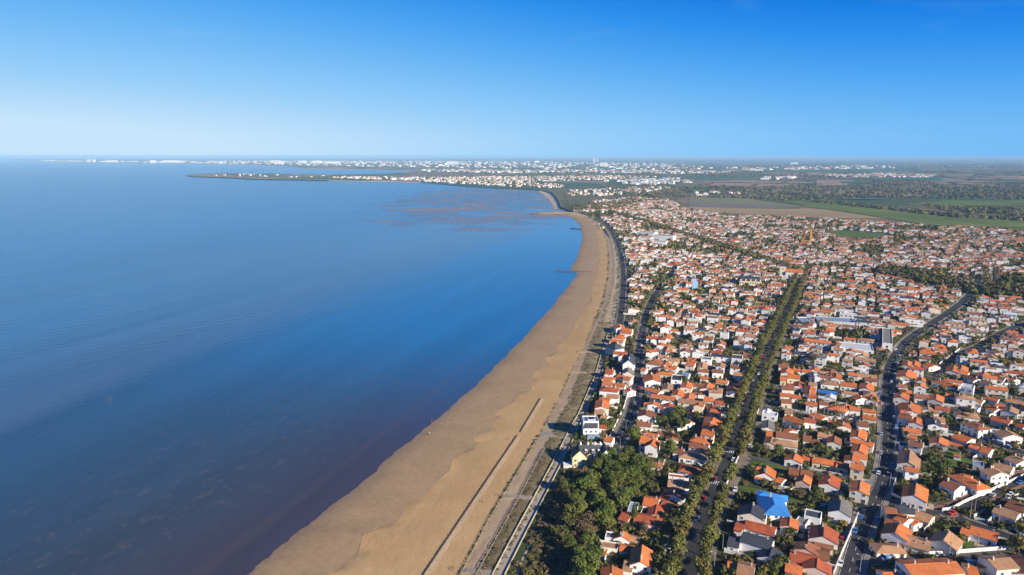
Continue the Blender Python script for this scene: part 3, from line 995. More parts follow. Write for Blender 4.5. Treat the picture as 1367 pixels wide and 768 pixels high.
def roof_geom(mb, L, w, eave, rt, pt, mi=0, xf=None, oe=0.35, og=0.22, th=0.16, cap=True):
    x, y = L / 2, w / 2
    if rt == 'f':
        t = 0.25
        vs = [(-x + t, -y + t, eave + 0.03), (x - t, -y + t, eave + 0.03), (x - t, y - t, eave + 0.03), (-x + t, y - t, eave + 0.03)]
        fs = [(0, 1, 2, 3)]
    elif rt == 'h':
        X, Y = x + oe, y + oe
        rl = max(0.02, X - Y)
        z0 = eave - oe * pt * 0.3
        zr = z0 + 0.12 + Y * pt
        vs = [(-X, -Y, z0), (X, -Y, z0), (X, Y, z0), (-X, Y, z0)]
        vs += [(a, b, z0 + 0.12) for a, b, c in vs] + [(-rl, 0, zr), (rl, 0, zr)]
        fs = [(3, 2, 1, 0)] + [(k, (k + 1) % 4, 4 + (k + 1) % 4, 4 + k) for k in range(4)]
        fs += [(4, 5, 9, 8), (5, 6, 9), (6, 7, 8, 9), (7, 4, 8)]
    else:
        zr = eave + y * pt
        ze = eave - oe * pt
        prof = [(-y - oe, ze), (0, zr), (y + oe, ze), (y + oe, ze + th), (0, zr + th), (-y - oe, ze + th)]
        X = x + og
        vs = [(-X, a, b) for a, b in prof] + [(X, a, b) for a, b in prof]
        fs = [(k, (k + 1) % 6, 6 + (k + 1) % 6, 6 + k)[::-1] for k in range(6)]
        fs += [(0, 5, 4, 1), (1, 4, 3, 2), (6, 7, 10, 11), (7, 8, 9, 10)]
        if cap:
            c0 = [(-0.16, zr + th - 0.04), (-0.09, zr + th + 0.09), (0.09, zr + th + 0.09), (0.16, zr + th - 0.04)]
            b = len(vs)
            vs += [(-X - 0.03, a, bb) for a, bb in c0] + [(X + 0.03, a, bb) for a, bb in c0]
            fs += [(b + 4, b + 5, b + 1, b), (b + 5, b + 6, b + 2, b + 1), (b + 6, b + 7, b + 3, b + 2), (b, b + 1, b + 2, b + 3), (b + 7, b + 6, b + 5, b + 4)]
    if xf:
        vs = [xf(q) for q in vs]
    mb.add(vs, fs, mi)


def window_mesh(wd, ht):
    mb = MB()
    f, dp = 0.09, 0.07
    mb.box((0, -dp / 2, 0), (wd, dp, ht), 0, 1)                       # glass block
    for a, b, c, e in ((0, ht / 2, wd + 0.1, f), (0, -ht / 2, wd + 0.16, f), ):
        mb.box((a, -0.06, b), (c, 0.13, e), 0, 0)
    for s in (-1, 1):
        mb.box((s * wd / 2, -0.055, 0), (f, 0.11, ht - f), 0, 0)
    mb.box((0, -0.045, 0), (0.05, 0.085, ht - f), 0, 0)
    return mb.mesh('window', [M_FRAME, M_GLASS])


WIN = window_mesh(1.15, 1.3)
WIN_TALL = window_mesh(1.5, 2.05)
mb = MB()
mb.box((0, -0.04, 0), (1.0, 0.08, 2.1), 0, 0)
mb.box((0, -0.05, 1.09), (1.2, 0.10, 0.1), 0, 1)
DOOR = mb.mesh('door', [M_DOOR, M_FRAME])
SHUT = {}
for k, mt in M_SHUT.items():
    mb = MB()
    mb.box((0, -0.05, 0), (0.55, 0.05, 1.36), 0, 0)
    for z in (-0.4, 0.4):
        mb.box((0, -0.085, z), (0.5, 0.025, 0.1), 0, 0)
    SHUT[k] = mb.mesh('shutter', mt)
mb = MB()
mb.box((0, 0, 0.45), (0.75, 0.5, 2.0), 0, 0)
mb.box((0, 0, 1.5), (0.9, 0.64, 0.12), 0, 0)
mb.tube([(-0.18, 0, 1.55), (-0.18, 0, 1.85)], [0.11, 0.1], 6, 0)
mb.tube([(0.18, 0, 1.55), (0.18, 0, 1.8)], [0.11, 0.1], 6, 0)
CHIM = mb.mesh('chimney', M_CHIM)
mb = MB()
mb.box((0, 0, 0), (0.9, 1.2, 0.1), 0, 0)
mb.box((0, 0, 0.055), (0.7, 1.0, 0.03), 0, 1)
SKYL = mb.mesh('skylight', [M_FRAME, M_GLASS])

HOUSES = []                    # everything needed to label and to keep clear


def vol(p1, p2, w, eave, rt='g', rc='orange', pt=None):
    """one roofed volume: ends of its ridge in the place"""
    pt = pt if pt is not None else PT
    return dict(a=Vector(p1[:2]).to_3d(), b=Vector(p2[:2]).to_3d(), w=w, eave=eave, rt=rt, rc=rc, pt=pt)


def pvol(u1, v1, u2, v2, w, eave, rt='g', rc='orange', pt=None):
    ptt = pt if pt is not None else PT
    zr = GZ + eave + (0 if rt == 'f' else w / 2 * ptt)
    return vol(P(u1, v1, zr), P(u2, v2, zr), w, eave, rt, rc, pt)


def vdims(vv):
    L = (vv['b'] - vv['a']).length
    if vv['rt'] == 'h':
        L += vv['w'] * 0.92
    return max(L, 3.2), vv['w']


def build_house(vols, wall='white', shut=None, label=None, name='house', cat='house', detail=2, skylights=0, chim=1):
    m0 = vols[0]
    mid = (m0['a'] + m0['b']) / 2
    d = m0['b'] - m0['a']
    rz = math.atan2(d.y, d.x)
    root = empty(name, (mid.x, mid.y, GZ), rz)
    locs = []
    for k, vv in enumerate(vols):
        c = (vv['a'] + vv['b']) / 2 - mid
        dd = vv['b'] - vv['a']
        r2 = math.atan2(dd.y, dd.x) - rz
        lx = c.x * math.cos(-rz) - c.y * math.sin(-rz)
        ly = c.x * math.sin(-rz) + c.y * math.cos(-rz)
        L, w = vdims(vv)
        locs.append((lx, ly, r2, L, w))
    door_done = False
    for k, vv in enumerate(vols):
        lx, ly, r2, L, w = locs[k]
        e = vv['eave'] + 0.021 * k
        mb = MB()
        wall_geom(mb, L, w, e, vv['rt'], vv['pt'])
        mb.build('wall', WALL[vv.get('wall', wall)], root, (lx, ly, 0), r2)
        mb = MB()
        roof_geom(mb, L, w, e, vv['rt'], vv['pt'])
        rf = mb.build('roof', ROOF[vv['rc']], root, (lx, ly, 0), r2)
        if k == 0 and vv['rt'] != 'f':
            for q in range(chim):
                sx = (0.32 if q == 0 else -0.3) * L * (1 if R.random() < 0.7 else -1)
                link('chimney', CHIM, rf, (sx, 0.35 * (1 if R.random() < 0.5 else -1), e + w / 2 * vv['pt'] - 0.2), math.pi / 2)
        if k == 0:
            for q in range(skylights):
                o = link('skylight', SKYL, rf, (L * (0.25 - 0.4 * q), -w * 0.22, e + w * 0.28 * vv['pt'] + 0.2))
                o.rotation_euler = (math.atan(vv['pt']), 0, 0)
        if detail == 0:
            continue
        # openings on the four sides
        for side in range(4):
            if side < 2:
                ln, off, ang0 = L, w / 2, 0.0 if side == 0 else math.pi
            else:
                ln, off, ang0 = w, L / 2, math.pi / 2 if side == 2 else -math.pi / 2
            n = int((ln - 0.8) // (3.0 if detail == 2 else 3.9))
            if detail == 1:
                n = min(n, 3)
            tot = ang0 + r2 + rz
            face = Vector((math.sin(tot), -math.cos(tot), 0))        # outward, for the -y side turned by ang0
            if detail == 1 and face.y > 0.2:
                continue
            for st in range(2 if e > 4.7 else 1):
                for j in range(n):
                    xx = (j + 0.5) * ln / n - ln / 2 + R.uniform(-0.25, 0.25)
                    x1, y1 = xx, -off
                    px = x1 * math.cos(ang0) - y1 * math.sin(ang0)
                    py = x1 * math.sin(ang0) + y1 * math.cos(ang0)
                    qx = lx + px * math.cos(r2) - py * math.sin(r2)
                    qy = ly + px * math.sin(r2) + py * math.cos(r2)
                    hid = False
                    for k2, (bx, by, br, bL, bw) in enumerate(locs):
                        if k2 == k:
                            continue
                        ex, ey = qx - bx, qy - by
                        fx = ex * math.cos(-br) - ey * math.sin(-br)
                        fy = ex * math.sin(-br) + ey * math.cos(-br)
                        if abs(fx) < bL / 2 + 0.7 and abs(fy) < bw / 2 + 0.7:
                            hid = True
                            break
                    if hid or R.random() < 0.12:
                        continue
                    if st == 0 and side < 2 and not door_done and face.y < 0 and j == n // 2:
                        link('door', DOOR, root, (qx, qy, 1.07), ang0 + r2)
                        door_done = True
                        continue
                    big = st == 0 and R.random() < 0.3
                    z = (1.25 if big else 1.55) + st * 2.75
                    o = link('window', WIN_TALL if big else WIN, root, (qx, qy, z), ang0 + r2)
                    if shut and not big:
                        for s in (-1, 1):
                            link('shutter', SHUT[shut], o, (s * 0.9, 0, 0))
    if detail and m0['rt'] != 'f' and name == 'house':
        L, w = vdims(m0)
        for q in range(R.choice((0, 1, 1, 2))):
            sx, sy = R.choice((-1, 1)), R.choice((-1, 1))
            ln = R.uniform(3.5, 7)
            cx, cy = (sx * (L / 2 - .2), sy * (w / 2 + ln / 2)) if q == 0 else (sx * (L / 2 + ln / 2), sy * (w / 2 - .2))
            wx, wy = mid.x + (cx * math.cos(rz) - cy * math.sin(rz)) * 1.0, mid.y + cx * math.sin(rz) + cy * math.cos(rz)
            ex, ey = (cx, cy + sy * ln / 2) if q == 0 else (cx + sx * ln / 2, cy)
            if on_road(wx, wy) or on_road(mid.x + ex * math.cos(rz) - ey * math.sin(rz), mid.y + ex * math.sin(rz) + ey * math.cos(rz)):
                continue
            mb = MB()
            mb.box((0, 0, .85), (.26, ln, 1.7) if q == 0 else (ln, .26, 1.7))
            mb.box((0, 0, 1.75), (.36, ln + .1, .1) if q == 0 else (ln + .1, .36, .1))
            mb.build('courtyard_wall', M_PALE, root, (cx, cy, 0))
        if R.random() < .55:
            sy = -1 if math.cos(rz) > 0 else 1
            tw_, td = R.uniform(4, 7), R.uniform(2.2, 3.6)
            tx = R.uniform(-.25, .25) * L
            cy = sy * (w / 2 + td / 2)
            if not on_road(mid.x + tx * math.cos(rz) - cy * math.sin(rz), mid.y + tx * math.sin(rz) + cy * math.cos(rz)):
                mb = MB()
                mb.box((0, 0, .1), (tw_, td, .2))
                mb.build('terrace', M_CONC, root, (tx, cy, 0))
    for vv in vols:
        HOUSES.append(((vv['a'] + vv['b']) / 2, vdims(vv)))
    u, v = to_px((mid.x, mid.y, GZ))
    INFO.append(dict(o=root, u=u, v=v, wall=wall, rc=m0['rc'], rt=m0['rt'], L=max(l[3] for l in locs), e=max(q['eave'] for q in vols), n=len(vols), pt=m0['pt'], shut=shut))
    if label:
        tag(root, label, cat, 'houses of the seaside town')
    return root


INFO = []


def near(x1, y1, x2, y2, w, e, rt='g', rc='orange', pt=None):
    return pvol(x1, y1, x2, y2, w, e, rt, rc, pt)


N = near
HL = [
    # --- beside the wood, left of the avenue
    dict(v=[N(858, 727.5, 855.5, 750, 8, 5, pt=.5), N(834.3, 749.4, 846, 751.6, 8, 3.2, rc='tan'), N(828.7, 728.2, 846.5, 731, 5, 3)], label='tall white house with steep orange roof in front of the long white garden wall'),
    dict(v=[N(832, 708.6, 830.5, 716, 7, 3.2, pt=.5), N(839.5, 715.7, 854, 718.7, 5, 2.8, rc='tan'), N(809, 714.5, 826, 717, 5, 2.6, 'f', 'grey')], label='small white house with orange gable and flat grey annex at the wood edge'),
    dict(v=[N(803, 727, 826, 730.5, 5, 2.8, 'f', 'tan')], wall='warm', label='low flat-roofed white annex between the wood and the steep orange house'),
    dict(v=[N(795.5, 732.5, 810.6, 734.8, 4, 2.2, rc='red')], label='low dark red shed roof touching the wood', d=1),
    dict(v=[N(817.5, 756, 817, 774, 8, 3.8), N(806, 770, 815, 772, 7, 2.6, rc='red')], label='white house with orange gable at the bottom edge beside the wood'),
    dict(v=[N(848.5, 686.6, 885, 692.6, 8.5, 3, rc='red'), N(831.5, 684.2, 843, 688, 8, 2.8, rc='red')], label='long white bungalow with red tiled roof below the tall dark conifer'),
    dict(v=[N(861, 664, 880, 667.5, 9, 3.4), N(887, 669, 902, 676, 7, 3), N(877.5, 674, 874.5, 687, 6.5, 3, rc='red')], label='rambling white house with several orange roofs beside the glass veranda'),
    dict(v=[N(840, 676.5, 852, 678.5, 8.5, 2.5, 'f', 'bluegrey')], wall='palegrey', label='pale blue glazed veranda beside the wood and the rambling orange-roofed house', name='veranda', cat='veranda'),
    dict(v=[N(857, 581.6, 876, 585, 9, 5.5, pt=.5), N(874, 585.2, 869.5, 593, 6.5, 5.4, pt=.6)], shut='brown', label='white villa with orange roof and sharp front gable above the wood'),
    dict(v=[N(860.5, 577, 879, 580, 4, 2.8)], d=1),
    dict(v=[N(845.5, 569.5, 856.5, 572.5, 5, 2.8)], d=1),
    dict(v=[N(880, 575, 891, 577, 6, 2.8, rc='brown')], d=1),
    dict(v=[N(899, 577, 897.6, 585, 6.5, 3.2)]),
    dict(v=[N(938.5, 573, 955, 576, 9, 5.5), N(949, 566.5, 958.5, 569, 6, 5.8)], label='tall white house with stacked orange roofs on the left edge of avenue'),
    dict(v=[N(933, 584, 941, 585.8, 8, 3.6, 'h')]),
    dict(v=[N(921.5, 591, 944.5, 594.6, 7, 4.8, rc='brown')], label='white house with straight brown roof just left of the avenue trees'),
    dict(v=[N(900.3, 597.8, 913, 599.8, 7, 3.6, rc='brown'), N(918, 604, 934, 606.2, 8.5, 3.2, 'h', 'tan')], shut='green', label='white house with tan hipped roof and brown wing behind a clipped hedge'),
    dict(v=[N(869, 616.2, 876, 617.4, 7, 2.4, 'h', 'brown')], label='small brown-roofed garden building on the edge of the wood', d=1),
    dict(v=[N(918, 623, 924.5, 624.2, 8.5, 3.6, 'h')]),
    dict(v=[N(893, 640, 920, 643.6, 9, 3.2, rc='tan'), N(893, 634.8, 920, 638, 4, 4.6, 'f', 'red')], label='tan-roofed house backed by a tall white parapet wall beside the avenue'),
    dict(v=[N(902.5, 650, 898.6, 660, 10, 3.4, rc='brown'), N(884, 660, 894, 663, 6, 2.6, rc='red'), N(914, 655, 918, 659, 6, 3.6, 'f', 'bluegrey')], label='white gabled house with brown roof and flat grey corner turret'),
    dict(v=[N(851, 607, 855, 607.6, 4, 2.6)], label='tiny orange-roofed hut between the wood and the lane', d=1),
    # --- between the avenue and the main road
    dict(v=[N(1037, 575.5, 1066, 579.6, 9, 3.8, rc='brown'), N(1053.5, 571.5, 1058, 574.5, 7, 3.6), N(1024, 575.5, 1034, 577, 8, 3), N(1039, 587.6, 1056, 590.2, 7.5, 3.2, 'h', 'tan'), N(1031, 583, 1028.5, 591, 6.5, 2.8, rc='tan')], label='large white house with many brown and tan roofs right of the avenue'),
    dict(v=[N(1073, 581, 1084, 582.6, 8.5, 3, rc='brown'), N(1086, 586.5, 1094, 588, 6, 2.6, rc='brown')], wall='warm'),
    dict(v=[N(1093, 577, 1111, 580.2, 7, 3.4, rc='tan'), N(1114.5, 582, 1114, 590, 7, 3.6, rc='brown')], wall='warm'),
    dict(v=[N(1062, 605.5, 1059.5, 613, 8.5, 3.2)], label='white gable-fronted orange house, left end of the row along north lane'),
    dict(v=[N(1073, 607, 1084, 609.6, 7, 3.2)], wall='cream', shut='blue', label='cream cottage with blue shutters next to the white gable on north lane'),
    dict(v=[N(1085.5, 610.2, 1096, 612, 7.4, 3.4)], wall='cream', shut='brown', label='cream cottage with brown shutters, second of the orange row on north lane'),
    dict(v=[N(1097.5, 612.4, 1116, 615.6, 7, 3.2)], wall='cream', shut='blue', label='cream blue-shuttered cottage in the middle of the row on north lane'),
    dict(v=[N(1117.5, 616.4, 1134, 619.8, 7.5, 3.3)], wall='cream', shut='blue', label='cream blue-shuttered cottage just left of the two storey end house'),
    dict(v=[N(1137, 618.2, 1154, 621.6, 7, 5.6)], wall='cream', shut='blue', label='two storey cream house with blue shutters ending the row by main road'),
    dict(v=[N(1140, 604.4, 1158.5, 607.8, 6.5, 3.6), N(1139, 607, 1137.5, 614, 7, 3.4)]),
    dict(v=[N(1137, 585, 1167, 591.2, 6.5, 3.8), N(1150, 592.5, 1147, 602, 7.5, 3.8)]),
    dict(v=[N(1147.5, 573, 1145.5, 582.5, 7.5, 3.8), N(1152, 574, 1151, 581, 5, 2.8)]),
    dict(v=[N(1024, 621.5, 1022, 631.5, 9, 3.4, pt=.5), N(1040, 638, 1046, 640, 6, 2.6), N(1009, 634.5, 1022, 637.5, 4, 2.4), N(1014, 624, 1017, 624.6, 4, 4)], label='white villa with stepped orange roof and a pool below north lane'),
    dict(v=[N(1054.5, 624.4, 1069, 627, 8.5, 3.2, rc='brown'), N(1070, 627.6, 1085.6, 630.4, 8, 3.4, rc='brown'), N(1075, 633.5, 1072.5, 641.5, 6.5, 4, pt=.5)], wall='pink', label='pink-walled house with brown roofs and orange front gable'),
    dict(v=[N(1109.8, 633, 1107, 645.7, 9, 3.4, rc='red')]),
    dict(v=[N(1149.5, 641, 1147.5, 655, 8, 4.8)], label='tall white gabled house with orange roof hard against the main road'),
    dict(v=[N(1124, 664.5, 1121.5, 681, 9, 4.2, rc='grey', pt=.45)], label='white gabled house with grey roof beside the kitchen gardens and main road'),
    dict(v=[N(1031, 664, 1035, 674, 11, 5, 'h', 'blue', .42), N(1019.5, 657.6, 1043, 662, 6, 4.8, 'h', 'blue', .3)], label='white villa with bright blue hipped roof beside the avenue'),
    dict(v=[N(1005.8, 672, 1003, 685, 11, 5.2, rc='slate', pt=.4), N(1014, 690, 1023, 692, 5, 5, 'f', 'slate')], label='white house with black gabled roof just left of the blue-roofed villa'),
    dict(v=[N(997, 695.5, 1036, 706, 8, 3, rc='red'), N(984, 699, 992, 701, 7, 2.7, rc='red')], label='long low house with dull red roof below the black gabled house'),
    dict(v=[N(992, 711.5, 1032, 723, 8, 4.8, rc='slate', pt=.36), N(974, 717.2, 988.5, 720.6, 8.5, 2.9, rc='slate'), N(1032, 730, 1027.5, 743, 9, 3.4, rc='slate', pt=.4)], label='large white house with three black slate roofs and a red panel'),
    dict(v=[N(986, 752.5, 1007.5, 757.5, 10, 3, rc='tan'), N(973, 751, 983, 753, 5, 2.5, rc='orange')], label='low house with wide tan roof at the bottom right of the avenue'),
    dict(v=[N(1055.3, 690.6, 1054, 702, 7, 4)], label='small white house with bright orange gable behind the black-roofed house'),
    dict(v=[N(1075, 684.4, 1097, 689.4, 7, 4, 'f', 'slate')], label='white flat-roofed house with black roof and parapet left of main road'),
    dict(v=[N(1063.5, 694, 1078, 698.5, 7, 2.8, 'f', 'grey')], wall='palegrey', label='low flat grey annex between orange gable and red-roofed house', d=1),
    dict(v=[N(1100.5, 700, 1100, 716, 11, 4.8, rc='red', pt=.42), N(1088, 722, 1113, 727.5, 5, 3.2, rc='brown')], label='big white house with red-orange gabled roof and brown lean-to by main road'),
    dict(v=[N(1079.4, 723, 1077, 733, 9, 4, rc='brown'), N(1082.5, 732.4, 1108, 738, 8, 3.2, rc='brown')], wall='pink', label='house with broad brown roofs left of the main road'),
    dict(v=[N(1056, 736.5, 1088, 744, 8, 3.6, rc='red'), N(1092, 745.6, 1091, 758, 10, 3.8, rc='red')], wall='pink', label='pink gabled house with long red ridge at the bottom of main road'),
    dict(v=[N(1050, 752.5, 1072, 757.6, 7, 2.8)], wall='pink', label='low orange-roofed pink house at the bottom edge left of main road'),
    # --- right of the main road
    dict(v=[N(1200.5, 675, 1218.5, 676.6, 8, 4.4, rc='slate'), N(1181, 677, 1197, 678.6, 8, 3.6, rc='brown')], label='white house with black slate roof on the corner of the side road'),
    dict(v=[N(1221, 681.6, 1245, 690, 8, 2.9, rc='tan')], wall='warm', label='long bungalow with tan roof along the side road'),
    dict(v=[N(1201, 686, 1214, 692, 8, 4.4), N(1219, 693, 1226, 697, 5, 3)], label='white house with orange roof behind the tan bungalow and slate corner house'),
    dict(v=[N(1201.5, 697.5, 1195.5, 711, 10, 4.4, pt=.45), N(1184, 692, 1193, 694.5, 6, 3, rc='brown')], label='large house with broad orange gabled roof and blue-shaded white gable'),
    dict(v=[N(1211, 714, 1243, 723, 9.5, 3.2, rc='tan', pt=.4)], skylights=2, wall='warm', label='long house with tan-orange roof carrying two skylights'),
    dict(v=[N(1177.5, 728.2, 1195, 728.8, 7, 2.4, 'h', 'tan')], label='small low tan hipped house on the corner above the parked blue van'),
    dict(v=[N(1208, 753.6, 1277, 749.8, 10, 6.2, rc='orange', pt=.3)], shut='brown', chim=2, label='long two storey white terrace with orange roof at the bottom edge'),
    dict(v=[N(1290, 755.4, 1304, 757.4, 9, 3.6)], label='low orange-roofed house attached to the long white terrace'),
    dict(v=[N(1319.5, 746.6, 1349, 744, 9, 6.2, rc='tan'), N(1313, 752, 1316.5, 757, 4, 3.4)], label='white two storey house with tan roof at the bottom right'),
    dict(v=[N(1179, 764.5, 1197.5, 763.4, 8, 2.8)], label='orange-roofed house with its roof cut by the bottom edge by main road'),
    dict(v=[N(1370, 741, 1378, 765, 12, 4, rc='brown')], label='brown-roofed house at the bottom right corner', d=1),
    dict(v=[N(1268.5, 709, 1260, 721, 10, 3.8, rc='tan', pt=.5)], wall='palegrey', label='grey-walled house with steep tan roof beside the low lane'),
    dict(v=[N(1297, 702.8, 1333, 713, 8, 3.2), N(1287.5, 705, 1294, 707, 7, 2.7)], shut='blue', label='long white house with orange roof and blue shutters inside the road fork'),
    dict(v=[N(1330, 675.4, 1360.5, 685.6, 8.5, 3.6, rc='tan')], label='white bungalow with pale tan roof on the right above the fork'),
    dict(v=[N(1349, 667.6, 1374, 677, 9, 3.6, rc='brown')], d=1),
    dict(v=[N(1206, 570, 1230, 573.2, 7, 3)], wall='warm'),
    dict(v=[N(1215.6, 587, 1233, 590.8, 9, 4.8, rc='brown'), N(1215, 579, 1225, 581, 7, 3.6)], label='white house with brown roof and orange rear wing above the big garden trees'),
    dict(v=[N(1215.4, 600.5, 1213.6, 617, 10, 3.6, rc='tan', pt=.4)], wall='warm'),
    dict(v=[N(1208, 622, 1225.5, 624.4, 7, 5.2)], shut='blue', label='small two storey white house with blue shutters right of the main road'),
    dict(v=[N(1224, 645, 1221.5, 661, 10, 4.6, pt=.42), N(1212, 661, 1225, 664, 5, 3.4)], label='white house with large bright orange roof on the corner of the side road'),
    dict(v=[N(1262, 640, 1282.5, 648.2, 9, 4.6, rc='brown')], label='white house with grey-brown roof, two chimneys and glazed end', chim=2),
    dict(v=[N(1286, 634.5, 1305, 644, 9, 3.2, 'h'), N(1288.5, 633, 1297, 635.5, 5, 3.4)], label='white house with orange hipped roof beside the grey-brown one'),
    dict(v=[N(1322, 623, 1336.5, 630.4, 10.5, 5.4, rc='tan')], label='tall white house with tan-orange roof above the walled street'),
    dict(v=[N(1329, 616.4, 1353, 623, 9, 3.6, rc='tan')], label='white house with long tan roof at the right of walled street'),
    dict(v=[N(1352, 607, 1368, 614, 10, 3.8, rc='tan')]),
    dict(v=[N(1277, 578, 1297.5, 585, 9, 4.2), N(1268, 589, 1289, 595, 4, 2.3)], label='white house with orange-brown roof and long orange lean-to by the lawn'),
    dict(v=[N(1298, 591, 1313, 595.6, 8, 3.6), N(1312, 596, 1324.5, 599.6, 9, 3.4)]),
    dict(v=[N(1340.5, 572.6, 1353.5, 580, 11, 3.8, rc='tan'), N(1322, 574.5, 1336, 577, 6, 3.4, 'f', 'bluegrey')]),
    dict(v=[N(1255, 582.4, 1253.5, 590.4, 8.5, 3.8)]),
    dict(v=[N(1276.5, 606, 1281.5, 607, 3, 2.2)], label='tiny orange garden shed on the lawn', d=1),
    dict(v=[N(1299, 617.5, 1314, 620.5, 7, 2.6, 'f', 'bluegrey')], wall='palegrey', label='blue-grey flat-roofed annex beside the lawn', d=1),
    dict(v=[N(1201, 592.5, 1212, 594.4, 7, 2.6, 'f', 'slate')], d=1),
    dict(v=[N(1200.5, 608, 1213, 610, 7, 2.6, 'f', 'slate')], wall='warm', d=1),
    # --- seafront rows
    dict(v=[N(808.5, 583, 819, 584.6, 7, 3.8)], label='small orange-roofed garage behind the yellow villa', d=1),
    dict(v=[N(805, 533, 803.6, 543, 8.5, 4.6), N(801, 531, 815, 533, 6, 4.4)], label='white house with L-shaped orange roof on the seafront'),
    dict(v=[N(795, 547, 808, 548.4, 7, 2.8, rc='tan')], d=1),
    dict(v=[N(804, 554.4, 811.6, 556, 6, 2.6, rc='tan')], d=1),
    dict(v=[N(810.6, 526, 826.6, 527.4, 7.5, 5.4, rc='tan')]),
    dict(v=[N(810.5, 516.6, 817.5, 517.2, 9.5, 4.6, 'h', 'red')]),
    dict(v=[N(805, 509.2, 818.4, 510.4, 7.5, 4.8), N(807, 505, 818.6, 506, 6, 5)]),
    dict(v=[N(809.6, 492.4, 820, 493.4, 9, 4.8, rc='red', pt=.5)], label='white house with steep red roof on the seafront row'),
    dict(v=[N(826, 499.4, 833.6, 501, 7, 3.6), N(834, 502.2, 843.6, 503.8, 7, 4.6)]),
    dict(v=[N(821.4, 511.4, 835.2, 513.2, 6, 4.4)]),
    dict(v=[N(838.5, 518.4, 843.6, 521, 7, 3.4)]),
    dict(v=[N(839.6, 489, 838.6, 496, 8, 3, rc='grey', pt=.6)], d=1),
    dict(v=[N(841, 471, 839.5, 481, 8.5, 7.5, rc='slate', pt=.8), N(834, 474, 838, 475, 6, 6.5, rc='slate', pt=.7)], label='tall white villa with steep slate gables beside the back street'),
    dict(v=[N(819.5, 456, 822.5, 457, 10, 7, 'h', 'slate', .9)], wall='palegrey', label='grey villa with steep slate pyramid roof on the seafront'),
    dict(v=[N(815, 452.6, 833, 454.4, 8, 6.5)]),
    dict(v=[N(825, 432, 829, 437, 8.5, 5.4)]),
    dict(v=[N(831, 438, 844.6, 439.4, 7, 5)]), dict(v=[N(829, 441.6, 844, 443, 7, 4.4)]), dict(v=[N(826, 446.4, 834.6, 447.4, 7, 4)]),
    # --- between the back street and the avenue
    dict(v=[N(857.6, 491, 863.6, 492, 6, 3)]), dict(v=[N(872.6, 481.4, 876, 481.8, 10, 4.6, 'h', 'brown')]), dict(v=[N(889.6, 482.8, 887, 491, 8.5, 3.6)]),
    dict(v=[N(896, 488.4, 904.6, 489.6, 7, 3.8)]), dict(v=[N(869, 498, 872, 507, 11, 4)], label='broad white house with orange gable right of the back street'),
    dict(v=[N(865, 516.8, 882.6, 522, 6.5, 3)]), dict(v=[N(870, 526, 903, 530.4, 7, 4.8)], label='long white terrace with one straight orange roof near the back street'),
    dict(v=[N(870, 531.6, 885, 534.8, 7.5, 4.8, rc='slate'), N(888, 538, 893, 540, 7, 4, 'f', 'slate')], label='modern white house with dark slate roof below the long orange terrace'),
    dict(v=[N(864, 546.4, 862, 554, 9.5, 3.8, rc='brown'), N(870, 552, 877, 555, 5, 3)]),
    dict(v=[N(906.8, 519.4, 904.6, 527, 7.5, 3.4)]), dict(v=[N(920.6, 524.4, 919.8, 532, 7, 3)]),
    dict(v=[N(911, 496.6, 920.6, 498, 9, 3.4, rc='bluegrey', pt=.5)], wall='palegrey', label='grey glazed gabled house amid orange roofs left of the avenue'),
    dict(v=[N(917, 483, 928, 484.4, 8.5, 4.8)]), dict(v=[N(915, 560, 922, 563.6, 7, 3)]), dict(v=[N(923.4, 549.4, 928.6, 552.6, 6, 2.6, rc='brown')]),
    dict(v=[N(932.4, 492.4, 946.4, 493.6, 7, 3.6, rc='brown')]), dict(v=[N(951.4, 493, 965.6, 494, 7.6, 4.2, rc='brown')]),
    dict(v=[N(935.4, 502, 946, 503, 7, 3.4)]), dict(v=[N(957.4, 506, 972.4, 508, 7, 3.4)]),
    dict(v=[N(946, 510.4, 943.6, 518, 9, 3.4), N(927, 511.4, 940, 513, 7.5, 3.2, rc='brown')]),
    dict(v=[N(981, 496.4, 999, 499.2, 8.5, 3.8, rc='tan')], label='house with wide ochre roof at the left edge of the avenue'),
    dict(v=[N(992, 489.4, 1002.6, 490.8, 7.6, 3.8)]), dict(v=[N(980, 513.4, 978.4, 521, 8.5, 3.4)]), dict(v=[N(988.4, 510.4, 990, 518.6, 7, 3.4, rc='red')]),
    dict(v=[N(940.6, 529.4, 953.6, 531, 8.6, 3.4), N(956, 534.4, 968.6, 536.2, 7, 3, rc='red')]),
    dict(v=[N(950, 545.4, 965, 548.4, 7, 3.6)]), dict(v=[N(971.8, 542.4, 970, 549, 7.6, 3.8)]),
    dict(v=[N(953, 555, 950, 568, 10, 4.4)], label='white house with long orange roof running back from the avenue'),
    # --- between the avenue and the main road, further up
    dict(v=[N(1052, 490.4, 1051.2, 497, 8.5, 3.4)]), dict(v=[N(1058.4, 491.4, 1068.6, 492.4, 7, 3.2)]), dict(v=[N(1071, 492.6, 1084, 494, 7, 3)]),
    dict(v=[N(1042, 502.4, 1050, 503.2, 8.6, 3.8), N(1051.6, 499.4, 1068, 501, 8.6, 4)], wall='cream', label='cream house with wide orange roof right of the avenue'),
    dict(v=[N(1043.6, 514.4, 1059.4, 515.6, 8.6, 4.6, rc='brown')]), dict(v=[N(1041.4, 524.4, 1056.6, 525.6, 6.8, 3.6)]),
    dict(v=[N(1057.8, 526.4, 1069.6, 527.8, 7.6, 3.2)]), dict(v=[N(1043, 532.4, 1056.6, 533.6, 7.6, 3.6, rc='brown')], wall='cream'),
    dict(v=[N(1048.6, 545.4, 1059, 546.8, 8.6, 3.6, rc='tan')]), dict(v=[N(1052, 554, 1074.6, 564, 7.6, 4.6)]), dict(v=[N(1053, 572, 1061, 573.4, 6, 3)]),
